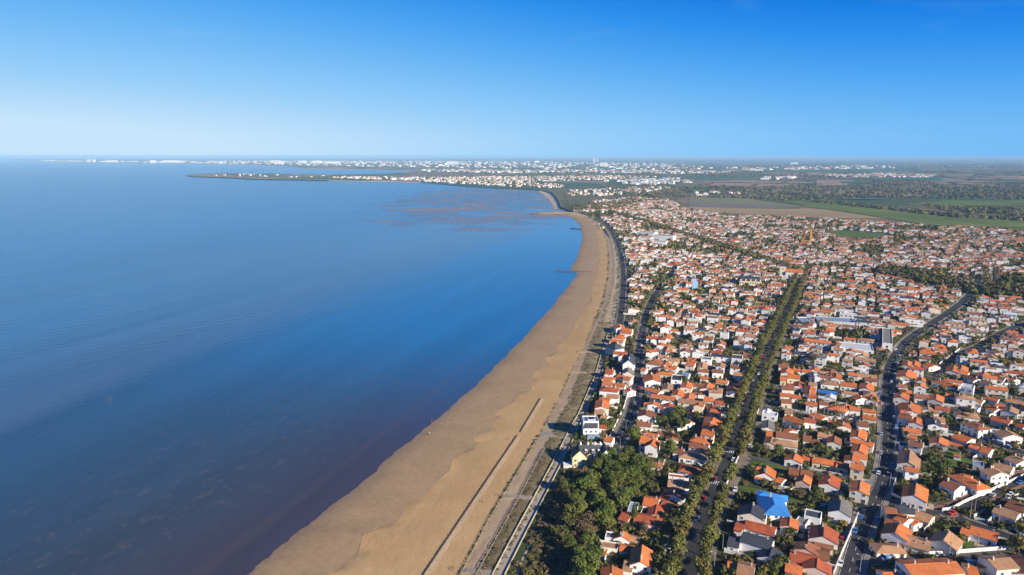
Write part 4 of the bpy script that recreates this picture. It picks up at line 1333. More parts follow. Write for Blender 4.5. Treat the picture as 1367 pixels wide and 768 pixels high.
    dict(v=[N(1087.6, 501.6, 1094, 502.2, 7.6, 5.6, 'f', 'white')]), dict(v=[N(1095.6, 500, 1112.6, 502.4, 6, 3, rc='brown')]), dict(v=[N(1117, 497.4, 1116.6, 504, 6.6, 3.4)]),
    dict(v=[N(1134, 496.4, 1147.6, 498.4, 7.6, 3.4)]), dict(v=[N(1104.4, 508, 1111, 508.6, 9, 3.2, 'h', 'tan')]), dict(v=[N(1122.6, 509.4, 1144, 512, 8.6, 3.4)]),
    dict(v=[N(1158.6, 510.4, 1157, 518, 8.6, 3.6)]), dict(v=[N(1082.2, 514, 1080.4, 525.6, 7, 3.6)]), dict(v=[N(1079, 527.4, 1090, 528.8, 5, 3, rc='red'), N(1094.4, 535.4, 1105.6, 536.6, 6.6, 3.6, rc='brown')]),
    dict(v=[N(1076.6, 535.6, 1091, 537.2, 7.6, 4.8)], shut='blue', label='white house with bright blue shutters between avenue and main road'),
    dict(v=[N(1118.4, 541.6, 1121.4, 542.2, 10, 3.2, 'h')], label='low white house with pyramid orange roof above the upper lane'), dict(v=[N(1129.2, 538.4, 1129.6, 545.4, 6, 3.2)]),
    dict(v=[N(1134.6, 541.8, 1148.6, 543.6, 7.6, 3.8)]), dict(v=[N(1152.6, 545.6, 1169.4, 547.4, 6, 3.2)], wall='cream'), dict(v=[N(1152.6, 553.4, 1170.4, 556.2, 6.6, 3.4)], wall='cream'),
    dict(v=[N(1144.4, 526.4, 1152, 531, 8.6, 3.2)]), dict(v=[N(1165.6, 527, 1164, 533.6, 6.6, 3)]), dict(v=[N(1085.6, 551, 1102, 556.8, 6.6, 3.2)]),
    dict(v=[N(1074, 557.4, 1088.6, 559, 8, 3.4, rc='red')]), dict(v=[N(1124, 560, 1127.6, 568.4, 7.6, 3.4)]), dict(v=[N(1145.6, 562, 1159.6, 563.6, 8.6, 3.6, rc='brown')]), dict(v=[N(1107.6, 560, 1116.6, 561.6, 7.6, 3.2)]),
    # --- right of the main road, further up
    dict(v=[N(1212.4, 493, 1209.6, 501.6, 12, 3.8)], wall='cream', label='broad cream gable-fronted house right of the main road crossing'),
    dict(v=[N(1203, 507.6, 1212, 508, 6.6, 3, 'f', 'white')]), dict(v=[N(1198.6, 512.4, 1211, 513.6, 7.6, 3.6, rc='brown')]), dict(v=[N(1204.8, 523.4, 1203.4, 530, 8.6, 3.8)]),
    dict(v=[N(1220.6, 525.6, 1239.4, 527.6, 8.6, 3.4, rc='brown')]), dict(v=[N(1251, 525.8, 1249.6, 533, 8.6, 3.6)]), dict(v=[N(1216, 536.6, 1214, 545, 12.6, 3.2)], label='broad white gable-fronted house just above the east lane'),
    dict(v=[N(1249.6, 541.4, 1268.4, 544.6, 6.8, 3.2, rc='red')]), dict(v=[N(1201, 551.4, 1218.6, 555.2, 8.6, 4.4, rc='brown'), N(1224.6, 556.4, 1223, 564, 7.6, 3.8)]),
    dict(v=[N(1287.4, 549.8, 1295, 550.8, 10, 3.4, 'h', 'tan')]), dict(v=[N(1301, 563.4, 1307.6, 566.2, 9.6, 4.8, 'h', 'brown')], label='two storey white house with brown hipped roof above the parked cars'),
    dict(v=[N(1284, 514, 1301, 517, 8.6, 6, 'f', 'white')], label='modern white flat-roofed cube house among orange roofs'), dict(v=[N(1256.6, 507.6, 1271, 511.4, 8.6, 3.2, 'h')]),
    dict(v=[N(1263.4, 524.4, 1277, 527, 6.8, 3)]), dict(v=[N(1300.6, 530.4, 1313.6, 533.4, 7.6, 3.8, rc='tan')]), dict(v=[N(1298, 544, 1307.4, 546.2, 6.6, 3, 'f', 'white')], d=1),
    dict(v=[N(1322.6, 541.4, 1333.6, 545.2, 7.6, 3.2)]), dict(v=[N(1349.8, 542, 1348, 548, 8.6, 3.4, rc='tan')]), dict(v=[N(1326, 554.6, 1350, 560.4, 8.6, 3.4, rc='red')]), dict(v=[N(1360.6, 563.4, 1371, 566.6, 8, 3.4, rc='red')]),
    dict(v=[N(1274.2, 487.4, 1272, 494.6, 8.6, 3.4)]), dict(v=[N(1284.4, 487, 1283, 492.6, 8.6, 3.4)]), dict(v=[N(1280.6, 494.4, 1293.6, 496.8, 7.6, 3.2)]), dict(v=[N(1293.6, 500.4, 1306.6, 505.4, 7.6, 3.2, rc='brown')]),
    dict(v=[N(1314.2, 496, 1313, 501.8, 7.6, 3.4)]), dict(v=[N(1316, 506.4, 1329, 513.4, 7.6, 3.2, rc='tan')]), dict(v=[N(1315.6, 528.4, 1333.6, 532.4, 6, 3, rc='red')]), dict(v=[N(1346, 531, 1370, 536.6, 7.6, 3.4, rc='tan')]),
    dict(v=[N(1239, 483.4, 1248.6, 487.4, 9.6, 3.4)]), dict(v=[N(1213.4, 481.4, 1212, 487, 7.4, 3.6), N(1222.4, 481.4, 1221, 487, 7.4, 3.4)], label='white house with twin orange gables beside the curving main road'),
    dict(v=[N(1331.6, 501.4, 1342.6, 503.6, 7.6, 3.2, rc='brown')]), dict(v=[N(1351, 503.4, 1357.6, 505.6, 7, 3.2)]), dict(v=[N(1246.6, 555.6, 1261.4, 557.6, 8.6, 3.4, rc='tan')]),
    # --- landmarks further back
    dict(v=[N(1075, 451.4, 1109.6, 455.4, 8.6, 5.4)], label='long two storey white house with orange roof beside the low white hall', d=2),
    dict(v=[N(1103.6, 437.4, 1114.6, 438.6, 11, 5.6), N(1105.6, 432.4, 1116, 433.4, 7, 5)], label='tall white house with large orange roof above the long white terrace', d=1),
]
for h in HL:
    build_house(h['v'], h.get('wall', 'white' if R.random() < 0.72 else 'warm'), h.get('shut'), h.get('label'), h.get('name', 'house'), h.get('cat', 'house'), h.get('d', 2), h.get('skylights', 0), h.get('chim', 1 if R.random() < 0.7 else 2))

# ------------------------------------------------------------------ special buildings
def special(name, label, cat, loc, rz):
    return tag(empty(name, loc, rz), label, cat)


def keep(p, L, w):
    HOUSES.append((Vector((p[0], p[1], 0)), (L, w)))


# yellow villa with slate roofs at the end of the promenade
c = P(792, 590, GZ + 9)
g0, g1 = P(771.5, 596, GZ + 9.5), P(811, 596, GZ + 9.5)
dd = (g1 - g0)
rz = math.atan2(dd.y, dd.x)
mid = (g0 + g1) / 2
villa = special('seaside_villa', 'yellow and white villa with steep slate roofs and gables where the promenade meets the houses', 'villa', (mid.x, mid.y, GZ), rz)
Lv = dd.length
keep(mid, Lv + 6, 14)
for (lx, ly, r2, L, wd, e, pt, wl) in ((0, 1.5, 0, Lv + 2, 8, 6.2, .8, 'white'), (-Lv / 2 + 0.6, -1.5, math.pi / 2, 9.5, 7.6, 6.0, 1.0, 'yellow'), (Lv / 2 - 1.2, -1.3, math.pi / 2, 8.8, 5.6, 6.6, 1.2, 'white'),
                                       (-Lv / 2 + 6.0, -2.2, math.pi / 2, 3.4, 2.6, 6.3, .8, 'yellow')):
    mb = MB(); wall_geom(mb, L, wd, e, 'g', pt); mb.build('wall', WALL[wl], villa, (lx, ly, 0), r2)
    mb = MB(); roof_geom(mb, L, wd, e + 0.02, 'g', pt); mb.build('roof', ROOF['slate'], villa, (lx, ly, 0), r2)
for lx in (-3.5, 0.2, 3.4):
    mb = MB(); mb.box((0, 0, 0), (1.3, 1.6, 1.6)); mb.build('dormer', WALL['white'], villa, (lx, -1.6, 7.6))
    link('window', WIN, villa, (lx, -2.43, 7.6))
for lx in (-6.0, -2.0, 1.8, 4.6):
    mb = MB(); mb.box((0, 0, 0), (0.8, 1.6, 1.7)); mb.build('chimney', WALL['white'], villa, (lx, 2.2, 10.0))
mb = MB(); mb.box((0, 0, 0), (1.5, 0.14, 7.2)); mb.build('balcony_bay', M_FRAME, villa, (-Lv / 2 + 0.6, -6.32, 4.0))
for z in (1.7, 4.4):
    for lx in (-Lv / 2 - 1.6, -Lv / 2 + 2.8, -0.5, 2.0, Lv / 2 - 2.0, Lv / 2 - 0.3):
        yy = -6.25 if lx < -4 else (-5.72 if lx > Lv / 2 - 3 else -2.5)
        link('window', WIN, villa, (lx, yy, z))
mb = MB(); mb.box((0, 0, 0), (5.2, 4.5, 1.6)); mb.build('terrace', M_PALE, villa, (-Lv / 2 - 5.2, -4.0, 0.8))

# modern white tower house behind it
tb = P(789, 586, GZ)
tw = special('tower_house', 'tall modern white house with flat roof terrace and grey band by the seafront', 'house', (tb.x, tb.y + 4, GZ), rz * 0.5)
tw['group'] = 'houses of the seaside town'
keep(tb + Vector((0, 4, 0)), 11, 11)
mb = MB(); wall_geom(mb, 8.8, 8.5, 10.4, 'f', 0); mb.build('wall', WALL['white'], tw)
mb = MB(); roof_geom(mb, 8.8, 8.5, 10.4, 'f', 0); mb.build('roof', ROOF['bluegrey'], tw)
mb = MB()
mb.add([(-3.9, -4.95, 6.9), (3.9, -4.95, 6.9), (3.9, -4.27, 9.9), (-3.9, -4.27, 9.9), (-3.9, -4.25, 6.9), (3.9, -4.25, 6.9)], [(0, 1, 2, 3), (0, 3, 4), (1, 5, 2), (0, 4, 5, 1)])
mb.build('slate_band', ROOF['slate'], tw)
mb = MB(); mb.box((0.6, 0.4, 10.75), (4.6, 4.6, 0.5)); mb.box((0.6, 0.4, 11.03), (3.8, 3.8, 0.06), 0, 1); mb.build('roof_lantern', [M_FRAME, M_GLASS], tw)
for z in (1.7, 4.6):
    for lx in (-2.8, 0, 2.8):
        link('window', WIN, tw, (lx, -4.26, z))
    for ly in (-2, 1.5):
        link('window', WIN, tw, (4.41, ly, z), math.pi / 2)
mb = MB(); mb.box((1.2, -6.0, 1.6), (7.0, 3.3, 3.2)); mb.build('front_extension', ROOF['bluegrey'], tw)


def slab(name, label, cat, pts, h, wallm, roofm, group=None, wins=True, para=0.35, nm_w=2):
    """flat-roofed building from the four measured corners of its roof"""
    q = [P(u, v2, GZ + h) for u, v2 in pts]
    c = sum(q, Vector()) / 4
    d = (q[1] - q[0])
    rz = math.atan2(d.y, d.x)
    L = ((q[1] - q[0]).length + (q[2] - q[3]).length) / 2
    W = ((q[3] - q[0]).length + (q[2] - q[1]).length) / 2
    root = tag(empty(name, (c.x, c.y, GZ), rz), label, cat, group)
    keep(c, L, W)
    mb = MB(); wall_geom(mb, L, W, h - para, 'f', 0); mb.build('wall', wallm, root)
    mb = MB(); roof_geom(mb, L, W, h - para, 'f', 0); mb.build('roof', roofm, root)
    if wins:
        for side in range(4):
            ln, off = (L, W / 2) if side < 2 else (W, L / 2)
            a = (0, math.pi, math.pi / 2, -math.pi / 2)[side]
            if Vector((math.sin(a + rz), -math.cos(a + rz), 0)).y > 0.25:
                continue
            n = max(1, int(ln / 4.5))
            for st in range(max(1, int((h - 1.2) / 2.9))):
                for j in range(n):
                    x = (j + 0.5) * ln / n - ln / 2
                    link('window', WIN_TALL, root, (x * math.cos(a) + off * math.sin(a), x * math.sin(a) - off * math.cos(a), 1.7 + 2.9 * st), a)
    return root


slab('school_hall', 'long grey flat-roofed building with bright white side wall beside the main road', 'hall', [(1168.5, 456), (1182, 457.5), (1199.5, 440), (1188, 438)], 7.5, WALL['white'], ROOF['grey'])
slab('low_hall', 'low white flat-roofed hall with dark skylight strip left of the grey-roofed building', 'hall', [(1114, 463), (1165, 468), (1166, 461), (1126, 456)], 3.6, WALL['white'], ROOF['white'])
sb = slab('warehouse', 'long low shed with blue-grey metal roof above the walled yard', 'warehouse', [(1091, 428), (1141, 430.5), (1139, 425), (1089, 422)], 4.2, WALL['palegrey'], ROOF['bluegrey'], wins=False)
slab('warehouse', 'shorter blue-grey metal roofed shed next to the avenue trees', 'warehouse', [(1067.5, 431.5), (1083, 432), (1086, 425), (1069.5, 422.5)], 4.5, WALL['white'], ROOF['bluegrey'], wins=False)
slab('tower_block', 'pale blue cube-shaped building among orange roofs near the seafront', 'building', [(924, 375.5), (931.5, 375.8), (932, 372.6), (924.5, 372.3)], 13, WALL['paleblue'], ROOF['white'], wins=False)
for i, (pts, h, lb) in enumerate([
        ([(853, 317), (870, 318), (871, 316.6), (854, 315.7)], 9, 'wide white apartment block with pale roof near the seafront bend'),
        ([(872, 313.8), (900, 315.5), (901, 314.2), (873, 312.6)], 11, 'longest white apartment block behind the seafront bend'),
        ([(834, 317.4), (847, 318), (847.6, 316.6), (834.6, 316)], 8, 'white apartment block at the seafront bend'),
        ([(872, 322), (890, 323), (890.6, 321.6), (872.6, 320.7)], 9, 'white apartment block in front of the longest one'),
        ([(852, 309.3), (876, 310.8), (876.6, 309.4), (852.6, 308)], 11, 'white apartment block with orange trim behind the bend')]):
    slab('apartment_block', lb, 'apartment block', pts, h, WALL['white'], ROOF['grey' if i % 2 else 'tan'], wins=False)
slab('modern_school', 'white school buildings beside the green sports field', 'school', [(1118, 318), (1152, 320), (1153, 317.6), (1120, 316)], 4.5, WALL['palegrey'], ROOF['red'], wins=False)

# town hall with slate mansard roof
a, b = P(987, 372.5, GZ + 9), P(1016, 373.5, GZ + 9)
d = b - a
rz = math.atan2(d.y, d.x)
mid = (a + b) / 2
th = special('town_hall', 'large stone building with dark slate mansard roof left of the avenue end', 'town hall', (mid.x, mid.y, GZ), rz)
keep(mid, d.length, 14)
mb = MB(); wall_geom(mb, d.length, 13, 8, 'h', 0); mb.build('wall', WALL['cream'], th)
L = d.length
mb = MB()
x0, y0, x1, y1 = L / 2 + .3, 6.8, L / 2 - 1.4, 5.2
vs = [(-x0, -y0, 8.02), (x0, -y0, 8.02), (x0, y0, 8.02), (-x0, y0, 8.02), (-x1, -y1, 12), (x1, -y1, 12), (x1, y1, 12), (-x1, y1, 12)]
mb.add(vs, [(0, 1, 5, 4), (1, 2, 6, 5), (2, 3, 7, 6), (3, 0, 4, 7), (4, 5, 6, 7)])
mb.build('roof', ROOF['slate'], th)
for i in range(9):
    x = (i + 0.5) * L / 9 - L / 2
    for z in (1.8, 5.6):
        link('window', WIN_TALL, th, (x, -6.51, z))
    if i % 2 == 0:
        mb = MB(); mb.box((0, 0, 0), (1.6, 1.4, 2.0)); mb.build('dormer', WALL['cream'], th, (x, -6.2, 9.3))
# church
cb = P(1044.5, 368.5, GZ)
ch = special('church', 'small church with pale square tower and spire near the top of the avenue', 'church', (cb.x, cb.y, GZ), math.radians(-20))
keep(cb, 26, 14)
mb = MB(); mb.box((0, 0, 7), (7, 7, 14)); mb.build('tower', WALL['cream'], ch)
mb = MB(); mb.add([(-3.7, -3.7, 14), (3.7, -3.7, 14), (3.7, 3.7, 14), (-3.7, 3.7, 14), (0, 0, 23)], [(0, 1, 4), (1, 2, 4), (2, 3, 4), (3, 0, 4), (3, 2, 1, 0)]); mb.build('spire', ROOF['slate'], ch)
mb = MB(); wall_geom(mb, 22, 11, 7, 'g', .6); mb.build('wall', WALL['warm'], ch, (14.7, 0.3, 0))
mb = MB(); roof_geom(mb, 22, 11, 7.02, 'g', .6); mb.build('roof', ROOF['orange'], ch, (14.7, 0.3, 0))
for z in (5, 10.5):
    link('window', WIN_TALL, ch, (0, -3.51, z))
# two yellow building cranes
def crane(u, v2, h, jib, ang, tilt, label):
    b = P(u, v2, GZ)
    t_ = tag(empty('crane', b, ang), label, 'crane', 'yellow building cranes')
    mb = MB()
    for sx in (-1, 1):
        for sy in (-1, 1):
            mb.tube([(sx * .9, sy * .9, 0), (sx * .9, sy * .9, h)], [.22, .22], 4)
    z = 0
    k = 0
    while z < h - 2:
        s = 1 if k % 2 else -1
        mb.tube([(-.9 * s, -.9, z), (.9 * s, -.9, z + 2)], [.14, .14], 4)
        mb.tube([(.9, -.9 * s, z), (.9, .9 * s, z + 2)], [.14, .14], 4)
        z += 2
        k += 1
    mb.build('mast', M_YELLOWP, t_)
    mb = MB(); mb.box((0, 0, 0.4), (5, 5, .8)); mb.build('base', M_CONC, t_)
    mb = MB()
    e = Vector((math.cos(tilt), 0, math.sin(tilt)))
    o = Vector((0, 0, h))
    for q in ((0, -.6, 0), (0, .6, 0), (0, 0, 1.1)):
        mb.tube([o + Vector(q) - e * jib * .28, o + Vector(q) + e * jib], [.2, .16], 4)
    for k in range(int(jib / 2)):
        mb.tube([o + e * (2 * k) + Vector((0, -.6, 0)), o + e * (2 * k + 1) + Vector((0, 0, 1.1)), o + e * (2 * k + 2) + Vector((0, .6, 0))], [.12, .12, .12], 4)
    mb.build('jib', M_YELLOWP, t_)
    mb = MB(); mb.box(tuple(o - e * jib * .25 + Vector((0, 0, -1.0))), (2.5, 1.6, 2.2)); mb.build('counterweight', M_CONC, t_)
    mb = MB(); mb.box((0.4, -1.4, h - 1.4), (1.5, 1.4, 2)); mb.build('cab', M_YELLOWP, t_)


crane(1081.5, 328.5, 34, 16, math.radians(100), math.radians(8), 'tall yellow tower crane standing amid the town roofs')
crane(1072, 325.5, 9, 28, math.radians(150), math.radians(48), 'shorter yellow crane with raised slanting jib left of the tower crane')

# ------------------------------------------------------------------ houses of the middle distance
EXC = [[P(u, v2) for u, v2 in pts] for pts in (
    [(655, 790), (665, 767), (751, 602), (830, 600), (870, 640), (845, 690), (800, 720), (790, 800)],        # the wood
    [(1100, 309), (1128, 306), (1190, 311), (1184, 320), (1118, 320)],                                       # sports field
    [(1112, 445), (1165, 449), (1160, 460), (1112, 457)],                                                     # school yard
    [(1168, 358), (1215, 362), (1300, 384), (1367, 392), (1420, 396), (1420, 408), (1367, 403), (1290, 392), (1200, 374), (1165, 366)],   # green belt
    [(1300, 372), (1480, 378), (1480, 398), (1305, 392)],
    [(757, 283), (800, 283), (824, 290), (812, 292), (790, 290)])]
EXC = [[(q.x, q.y) for q in e] for e in EXC]
ROADPTS = []
for k, pts in ROADS.items():
    hw = RW[k] + {'avenue': 8.0, 'main_road': 3.4, 'seafront_road': 4.5, 'promenade': 3}.get(k, 1.6)
    s, tot = 0.0, plen(pts)
    for a, b in zip(pts[:-1], pts[1:]):
        ROADPTS.append((a.x, a.y, hw))
RP = np.array(ROADPTS)
BOUL = smooth_poly([P(u, v2) for u, v2 in [(1070, 362), (1040, 354), (1010, 345), (975, 333), (940, 322), (905, 312), (880, 303), (850, 294), (815, 284)]], 12)
BP = np.array([(q.x, q.y, 9.0) for q in BOUL])
RP = np.vstack([RP, BP])


class Grid:
    def __init__(self, cs=20.0):
        self.cs, self.d = cs, {}

    def add(self, x, y, r):
        self.d.setdefault((int(x // self.cs), int(y // self.cs)), []).append((x, y, r))

    def hit(self, x, y, r):
        i, j = int(x // self.cs), int(y // self.cs)
        for a in (-2, -1, 0, 1, 2):
            for b in (-2, -1, 0, 1, 2):
                for px, py, pr in self.d.get((i + a, j + b), ()):
                    if (px - x) ** 2 + (py - y) ** 2 < (r + pr) ** 2:
                        return True
        return False


HG = Grid()
for c, (L, w_) in HOUSES:
    n = max(1, int(L / max(w_, 4)))
    if True:
        HG.add(c.x, c.y, max(3.5, min(0.5 * (L + w_) / 2, 11)))
_fx, _fy = RP[:, 0], RP[:, 1]


def road_near(x, y, r):
    return bool(np.any((_fx - x) ** 2 + (_fy - y) ** 2 < (RP[:, 2] + r) ** 2))


def town_angle(x, y):
    """direction of the street grid, turning from the shore to the inland side"""
    u, v2 = to_px((x, y, GZ))
    f = min(1, max(0, (x - y * 0.16) / (y * 0.20 + 30)))
    return math.radians(90 - (12 + 15 * f))


cands = []
TPL = [tuple(q) for q in TOWN_XY]
ca, sa = math.cos(math.radians(64)), math.sin(math.radians(64))
rows = int(2600 / 13.0)
for i in range(-10, rows):
    for j in range(-140, 140):
        s, q = i * 14.6, j * 11.2
        x = s * ca + q * sa + R.uniform(-2.2, 2.2)
        y = 150 + s * sa - q * ca + R.uniform(-1.8, 1.8)
        if y < 150 or y > 2600 or x < -60 or x > 1500:
            continue
        u, v2 = to_px((x, y, GZ))
        if u < 740 or u > 1500 or (v2 > 576 and u < 1385):
            continue
        cands.append((x, y, u, v2))
R.shuffle(cands)
cands.sort(key=lambda c: -c[3] + R.uniform(-3, 3))
PROC = []
RC = ['orange'] * 9 + ['brown'] * 5 + ['tan'] * 9 + ['red'] * 2 + ['slate'] * 2 + ['white', 'grey']
for x, y, u, v2 in cands:
    if not inside(TPL, x, y) or road_near(x, y, 3.2):
        continue
    if R.random() < (0.27 if y > 1150 else (0.16 if v2 < 470 else 0.12)):
        continue
    if any(inside(e, x, y) for e in EXC):
        continue
    # open gardens: patches with trees instead of houses
    gp = math.sin(x * 0.021 + 1.3) * math.sin(y * 0.017 + 0.6) + 0.5 * math.sin(x * 0.05) * math.sin(y * 0.043)
    if y > 980 and gp > (0.72 if y < 1500 else 0.60):
        continue
    L, w_ = R.choice((5.5, 7, 8, 9, 10, 12, 15)) * R.uniform(.9, 1.1), R.uniform(5.2, 7.8)
    if HG.hit(x, y, 4.2):
        continue
    HG.add(x, y, 4.2)
    ta = town_angle(x, y)
    rz = ta + (math.pi / 2 if R.random() < 0.52 else 0) + R.uniform(-0.07, 0.07)
    two = R.random() < 0.5
    e = R.uniform(5.0, 5.8) if two else R.uniform(2.6, 3.3)
    dx, dy = math.cos(rz) * L / 2, math.sin(rz) * L / 2
    rt = 'h' if R.random() < 0.2 else ('f' if R.random() < 0.09 else 'g')
    rc = R.choice(RC)
    if rt == 'f':
        rc = R.choice(['white', 'grey', 'slate'])
    k = 0.5 if rt == 'h' else 1.0
    vs_ = [vol((x - dx * k, y - dy * k), (x + dx * k, y + dy * k), w_, e, rt, rc, R.uniform(.24, .38))]
    if R.random() < 0.5:                                   # wing
        s = R.choice((-1, 1))
        nx_, ny_ = -math.sin(rz), math.cos(rz)
        f = R.choice((-1, 1)) * R.uniform(.15, .3)
        bx, by = x + dx * 2 * f, y + dy * 2 * f
        ln = R.uniform(5.5, 8)
        vs_.append(vol((bx, by), (bx + nx_ * s * ln, by + ny_ * s * ln), R.uniform(4, 5.6), e - R.uniform(0.1, 0.8), 'g', rc if R.random() < .7 else R.choice(RC), .33))
    PROC.append((vs_, u, v2))
n_ind = max(0, 298 - len(INFO))
vis = [q for q in PROC if 0 < q[1] < 1372 and q[2] < 768]
rest = [q for q in PROC if not (0 < q[1] < 1372 and q[2] < 768)]
wl_ = ['white'] * 10 + ['warm'] * 3 + ['cream']
for vs_, u, v2 in vis[:n_ind]:
    build_house(vs_, R.choice(wl_), None, None, detail=1 if v2 > 440 else 0, chim=R.choice((0, 1, 1)))
WKEYS, RKEYS = ['white', 'warm', 'cream', 'pink', 'palegrey'], list(ROOF)
MM = [WALL[k] for k in WKEYS] + [ROOF[k] for k in RKEYS] + [M_GLASS, M_CHIM]
GI = len(MM) - 2


def stuff_house(mb, vs_):
    wi = WKEYS.index(R.choice(wl_))
    for k, vv in enumerate(vs_):
        c = (vv['a'] + vv['b']) / 2
        d = vv['b'] - vv['a']
        r2 = math.atan2(d.y, d.x)
        L, w_ = vdims(vv)
        cs, sn = math.cos(r2), math.sin(r2)
        xf = lambda q: (c.x + q[0] * cs - q[1] * sn, c.y + q[0] * sn + q[1] * cs, GZ + q[2])
        e = vv['eave'] + 0.02 * k
        wall_geom(mb, L, w_, e, vv['rt'], vv['pt'], wi, xf)
        roof_geom(mb, L, w_, e, vv['rt'], vv['pt'], len(WKEYS) + RKEYS.index(vv['rc']), xf, cap=False)
        if k == 0:
            for sd in range(2):
                if R.random() < .55:
                    ln, of, sg = R.uniform(6, 13), w_ / 2 + R.uniform(2.0, 3.6), R.choice((-1, 1))
                    if sd:
                        q = xf((sg * (L / 2 + R.uniform(1, 2.5)), R.uniform(-2, 2), .85))
                        mb.box(q, (.28, ln, 1.7), r2, R.choice((0, 0, 1)))
                    else:
                        q = xf((R.uniform(-2, 2), sg * of, .8))
                        mb.box(q, (ln, .28, 1.6), r2, R.choice((0, 0, 1)))
            q = xf((L * .3, .3, e + w_ / 2 * vv['pt'] + .4))
            mb.box(q, (.7, .7, 1.8), r2, GI + 1)
            for side in (-1, 1):
                n = int(L // 3.6)
                for j in range(n):
                    for st in range(2 if e > 4.7 else 1):
                        if R.random() < .75:
                            q = xf(((j + .5) * L / n - L / 2, side * (w_ / 2 + .02), 1.5 + 2.7 * st))
                            mb.box(q, (1.1, .06, 1.3), r2, GI)


mb = MB()
for vs_, u, v2 in vis[n_ind:]:
    stuff_house(mb, vs_)
tag(mb.build('distant_house', MM), 'crowded white houses with orange and brown roofs filling the middle of the town', 'houses', kind='stuff')
if rest:
    mb = MB()
    for vs_, u, v2 in rest:
        stuff_house(mb, vs_)
    tag(mb.build('distant_house', MM), 'further houses of the same town beyond the right of the view', 'houses', kind='stuff')

# labels of the remaining houses: look first, then which one along its part of the town
RN = {'orange': 'orange', 'brown': 'brown', 'tan': 'tan', 'red': 'dull red', 'slate': 'slate', 'grey': 'grey', 'blue': 'blue', 'bluegrey': 'blue-grey', 'white': 'pale'}
WN = {'white': 'white', 'warm': 'off-white', 'cream': 'cream', 'pink': 'pink', 'palegrey': 'grey', 'yellow': 'yellow', 'paleblue': 'pale blue'}


def part_of_town(u, v2):
    ub = interp(PX_ROADS['back_street'][::1], v2) if v2 > 362 else 905
    ua = interp(PX_ROADS['avenue'], v2) if v2 > 362 else 1073
    um = interp(PX_ROADS['main_road'], v2) if v2 > 375 else 1306
    if u < ub:
        return 'in the seafront row'
    if u < ua:
        return 'beside the seaside wood' if v2 > 590 else 'left of the tree avenue'
    return 'between avenue and main road' if u < um else 'right of the main road'


groups = {}
for h in INFO:
    if h['o'].get('label'):
        continue
    sz = 'small ' if h['L'] < 8.6 else ('long ' if h['L'] > 13 else '')
    if h['e'] > 4.7:
        sz = 'tall '
    elif h['n'] > 1:
        sz = 'winged '
    ty = {'g': 'gabled', 'h': 'hipped', 'f': 'flat'}[h['rt']]
    key = (sz, WN[h['wall']], RN[h['rc']], ty, part_of_town(h['u'], h['v']))
    groups.setdefault(key, []).append(h)
for (sz, wl, rc, ty, pl), hs in groups.items():
    hs.sort(key=lambda h: -h['v'])
    for i, h in enumerate(hs):
        lb = f'{sz}{wl} house with {rc} {ty} roof {pl}'
        if len(hs) > 1:
            lb += f', {ordinal(i + 1)} from bottom'
        tag(h['o'], lb, 'house', 'houses of the seaside town')

# ------------------------------------------------------------------ trees
def leaf_cloud(lobes, n, size, rs, up=0.25):
    """quads spread through the outer part of several lobes; returns verts, quads"""
    wts = np.array([l[1][0] * l[1][1] + l[1][0] * l[1][2] for l in lobes], float)
    idx = rs.choice(len(lobes), n, p=wts / wts.sum())
    C = np.array([l[0] for l in lobes], float)[idx]
    Rr = np.array([l[1] for l in lobes], float)[idx]
    d = rs.normal(size=(n, 3))
    d /= np.linalg.norm(d, axis=1)[:, None]
    d[:, 2] = np.where(d[:, 2] < -0.5, -d[:, 2] * 0.6, d[:, 2])
    rad = 0.62 + 0.42 * rs.rand(n) ** 0.7
    c = C + d * Rr * rad[:, None]
    nrm = d + rs.normal(size=(n, 3)) * 0.55
    nrm[:, 2] += up
    nrm /= np.linalg.norm(nrm, axis=1)[:, None]
    a = np.cross(nrm, rs.normal(size=(n, 3)))
    a /= np.linalg.norm(a, axis=1)[:, None] + 1e-9
    b = np.cross(nrm, a)
    s = size * (0.6 + 0.8 * rs.rand(n))[:, None]
    vs = np.stack([c - a * s - b * s * .7, c + a * s - b * s * .7, c + a * s * .6 + b * s * .8, c - a * s * .6 + b * s * .8], 1).reshape(-1, 3)
    return vs, np.arange(n * 4).reshape(-1, 4)


def crown_lobes(rs, r, h0, h1, n):
    out = []
    for i in range(n):
        a = rs.rand() * 6.28
        q = rs.rand() ** 0.6 * r * 0.62
        z = h0 + (h1 - h0) * (0.18 + 0.64 * rs.rand())
        k = r * (0.34 + 0.22 * rs.rand())
        out.append(((q * math.cos(a), q * math.sin(a), z), (k, k, k * (0.75 + 0.3 * rs.rand()))))
    out.append(((0, 0, (h0 + h1) / 2), (r * .62, r * .62, (h1 - h0) * .42)))
    return out


def trunk_mesh(name, h, r, spread, rs):
    mb = MB()
    bx, by = rs.normal(size=2) * 0.15
    mb.tube([(0, 0, -0.1), (bx * .5, by * .5, h * .3), (bx, by, h * .62), (bx * 1.3, by * 1.3, h * .85)], [r, r * .75, r * .5, r * .16], 6)
    for i in range(5):
        a = i * 1.257 + rs.rand()
        z0 = h * (0.32 + 0.07 * i)
        e = spread * (0.6 + .3 * rs.rand())
        mb.tube([(bx * .6, by * .6, z0), (e * .5 * math.cos(a), e * .5 * math.sin(a), z0 + h * .16), (e * math.cos(a), e * math.sin(a), z0 + h * .25)], [r * .42, r * .3, r * .08], 5)
    return mb.mesh(name, M_BARK)


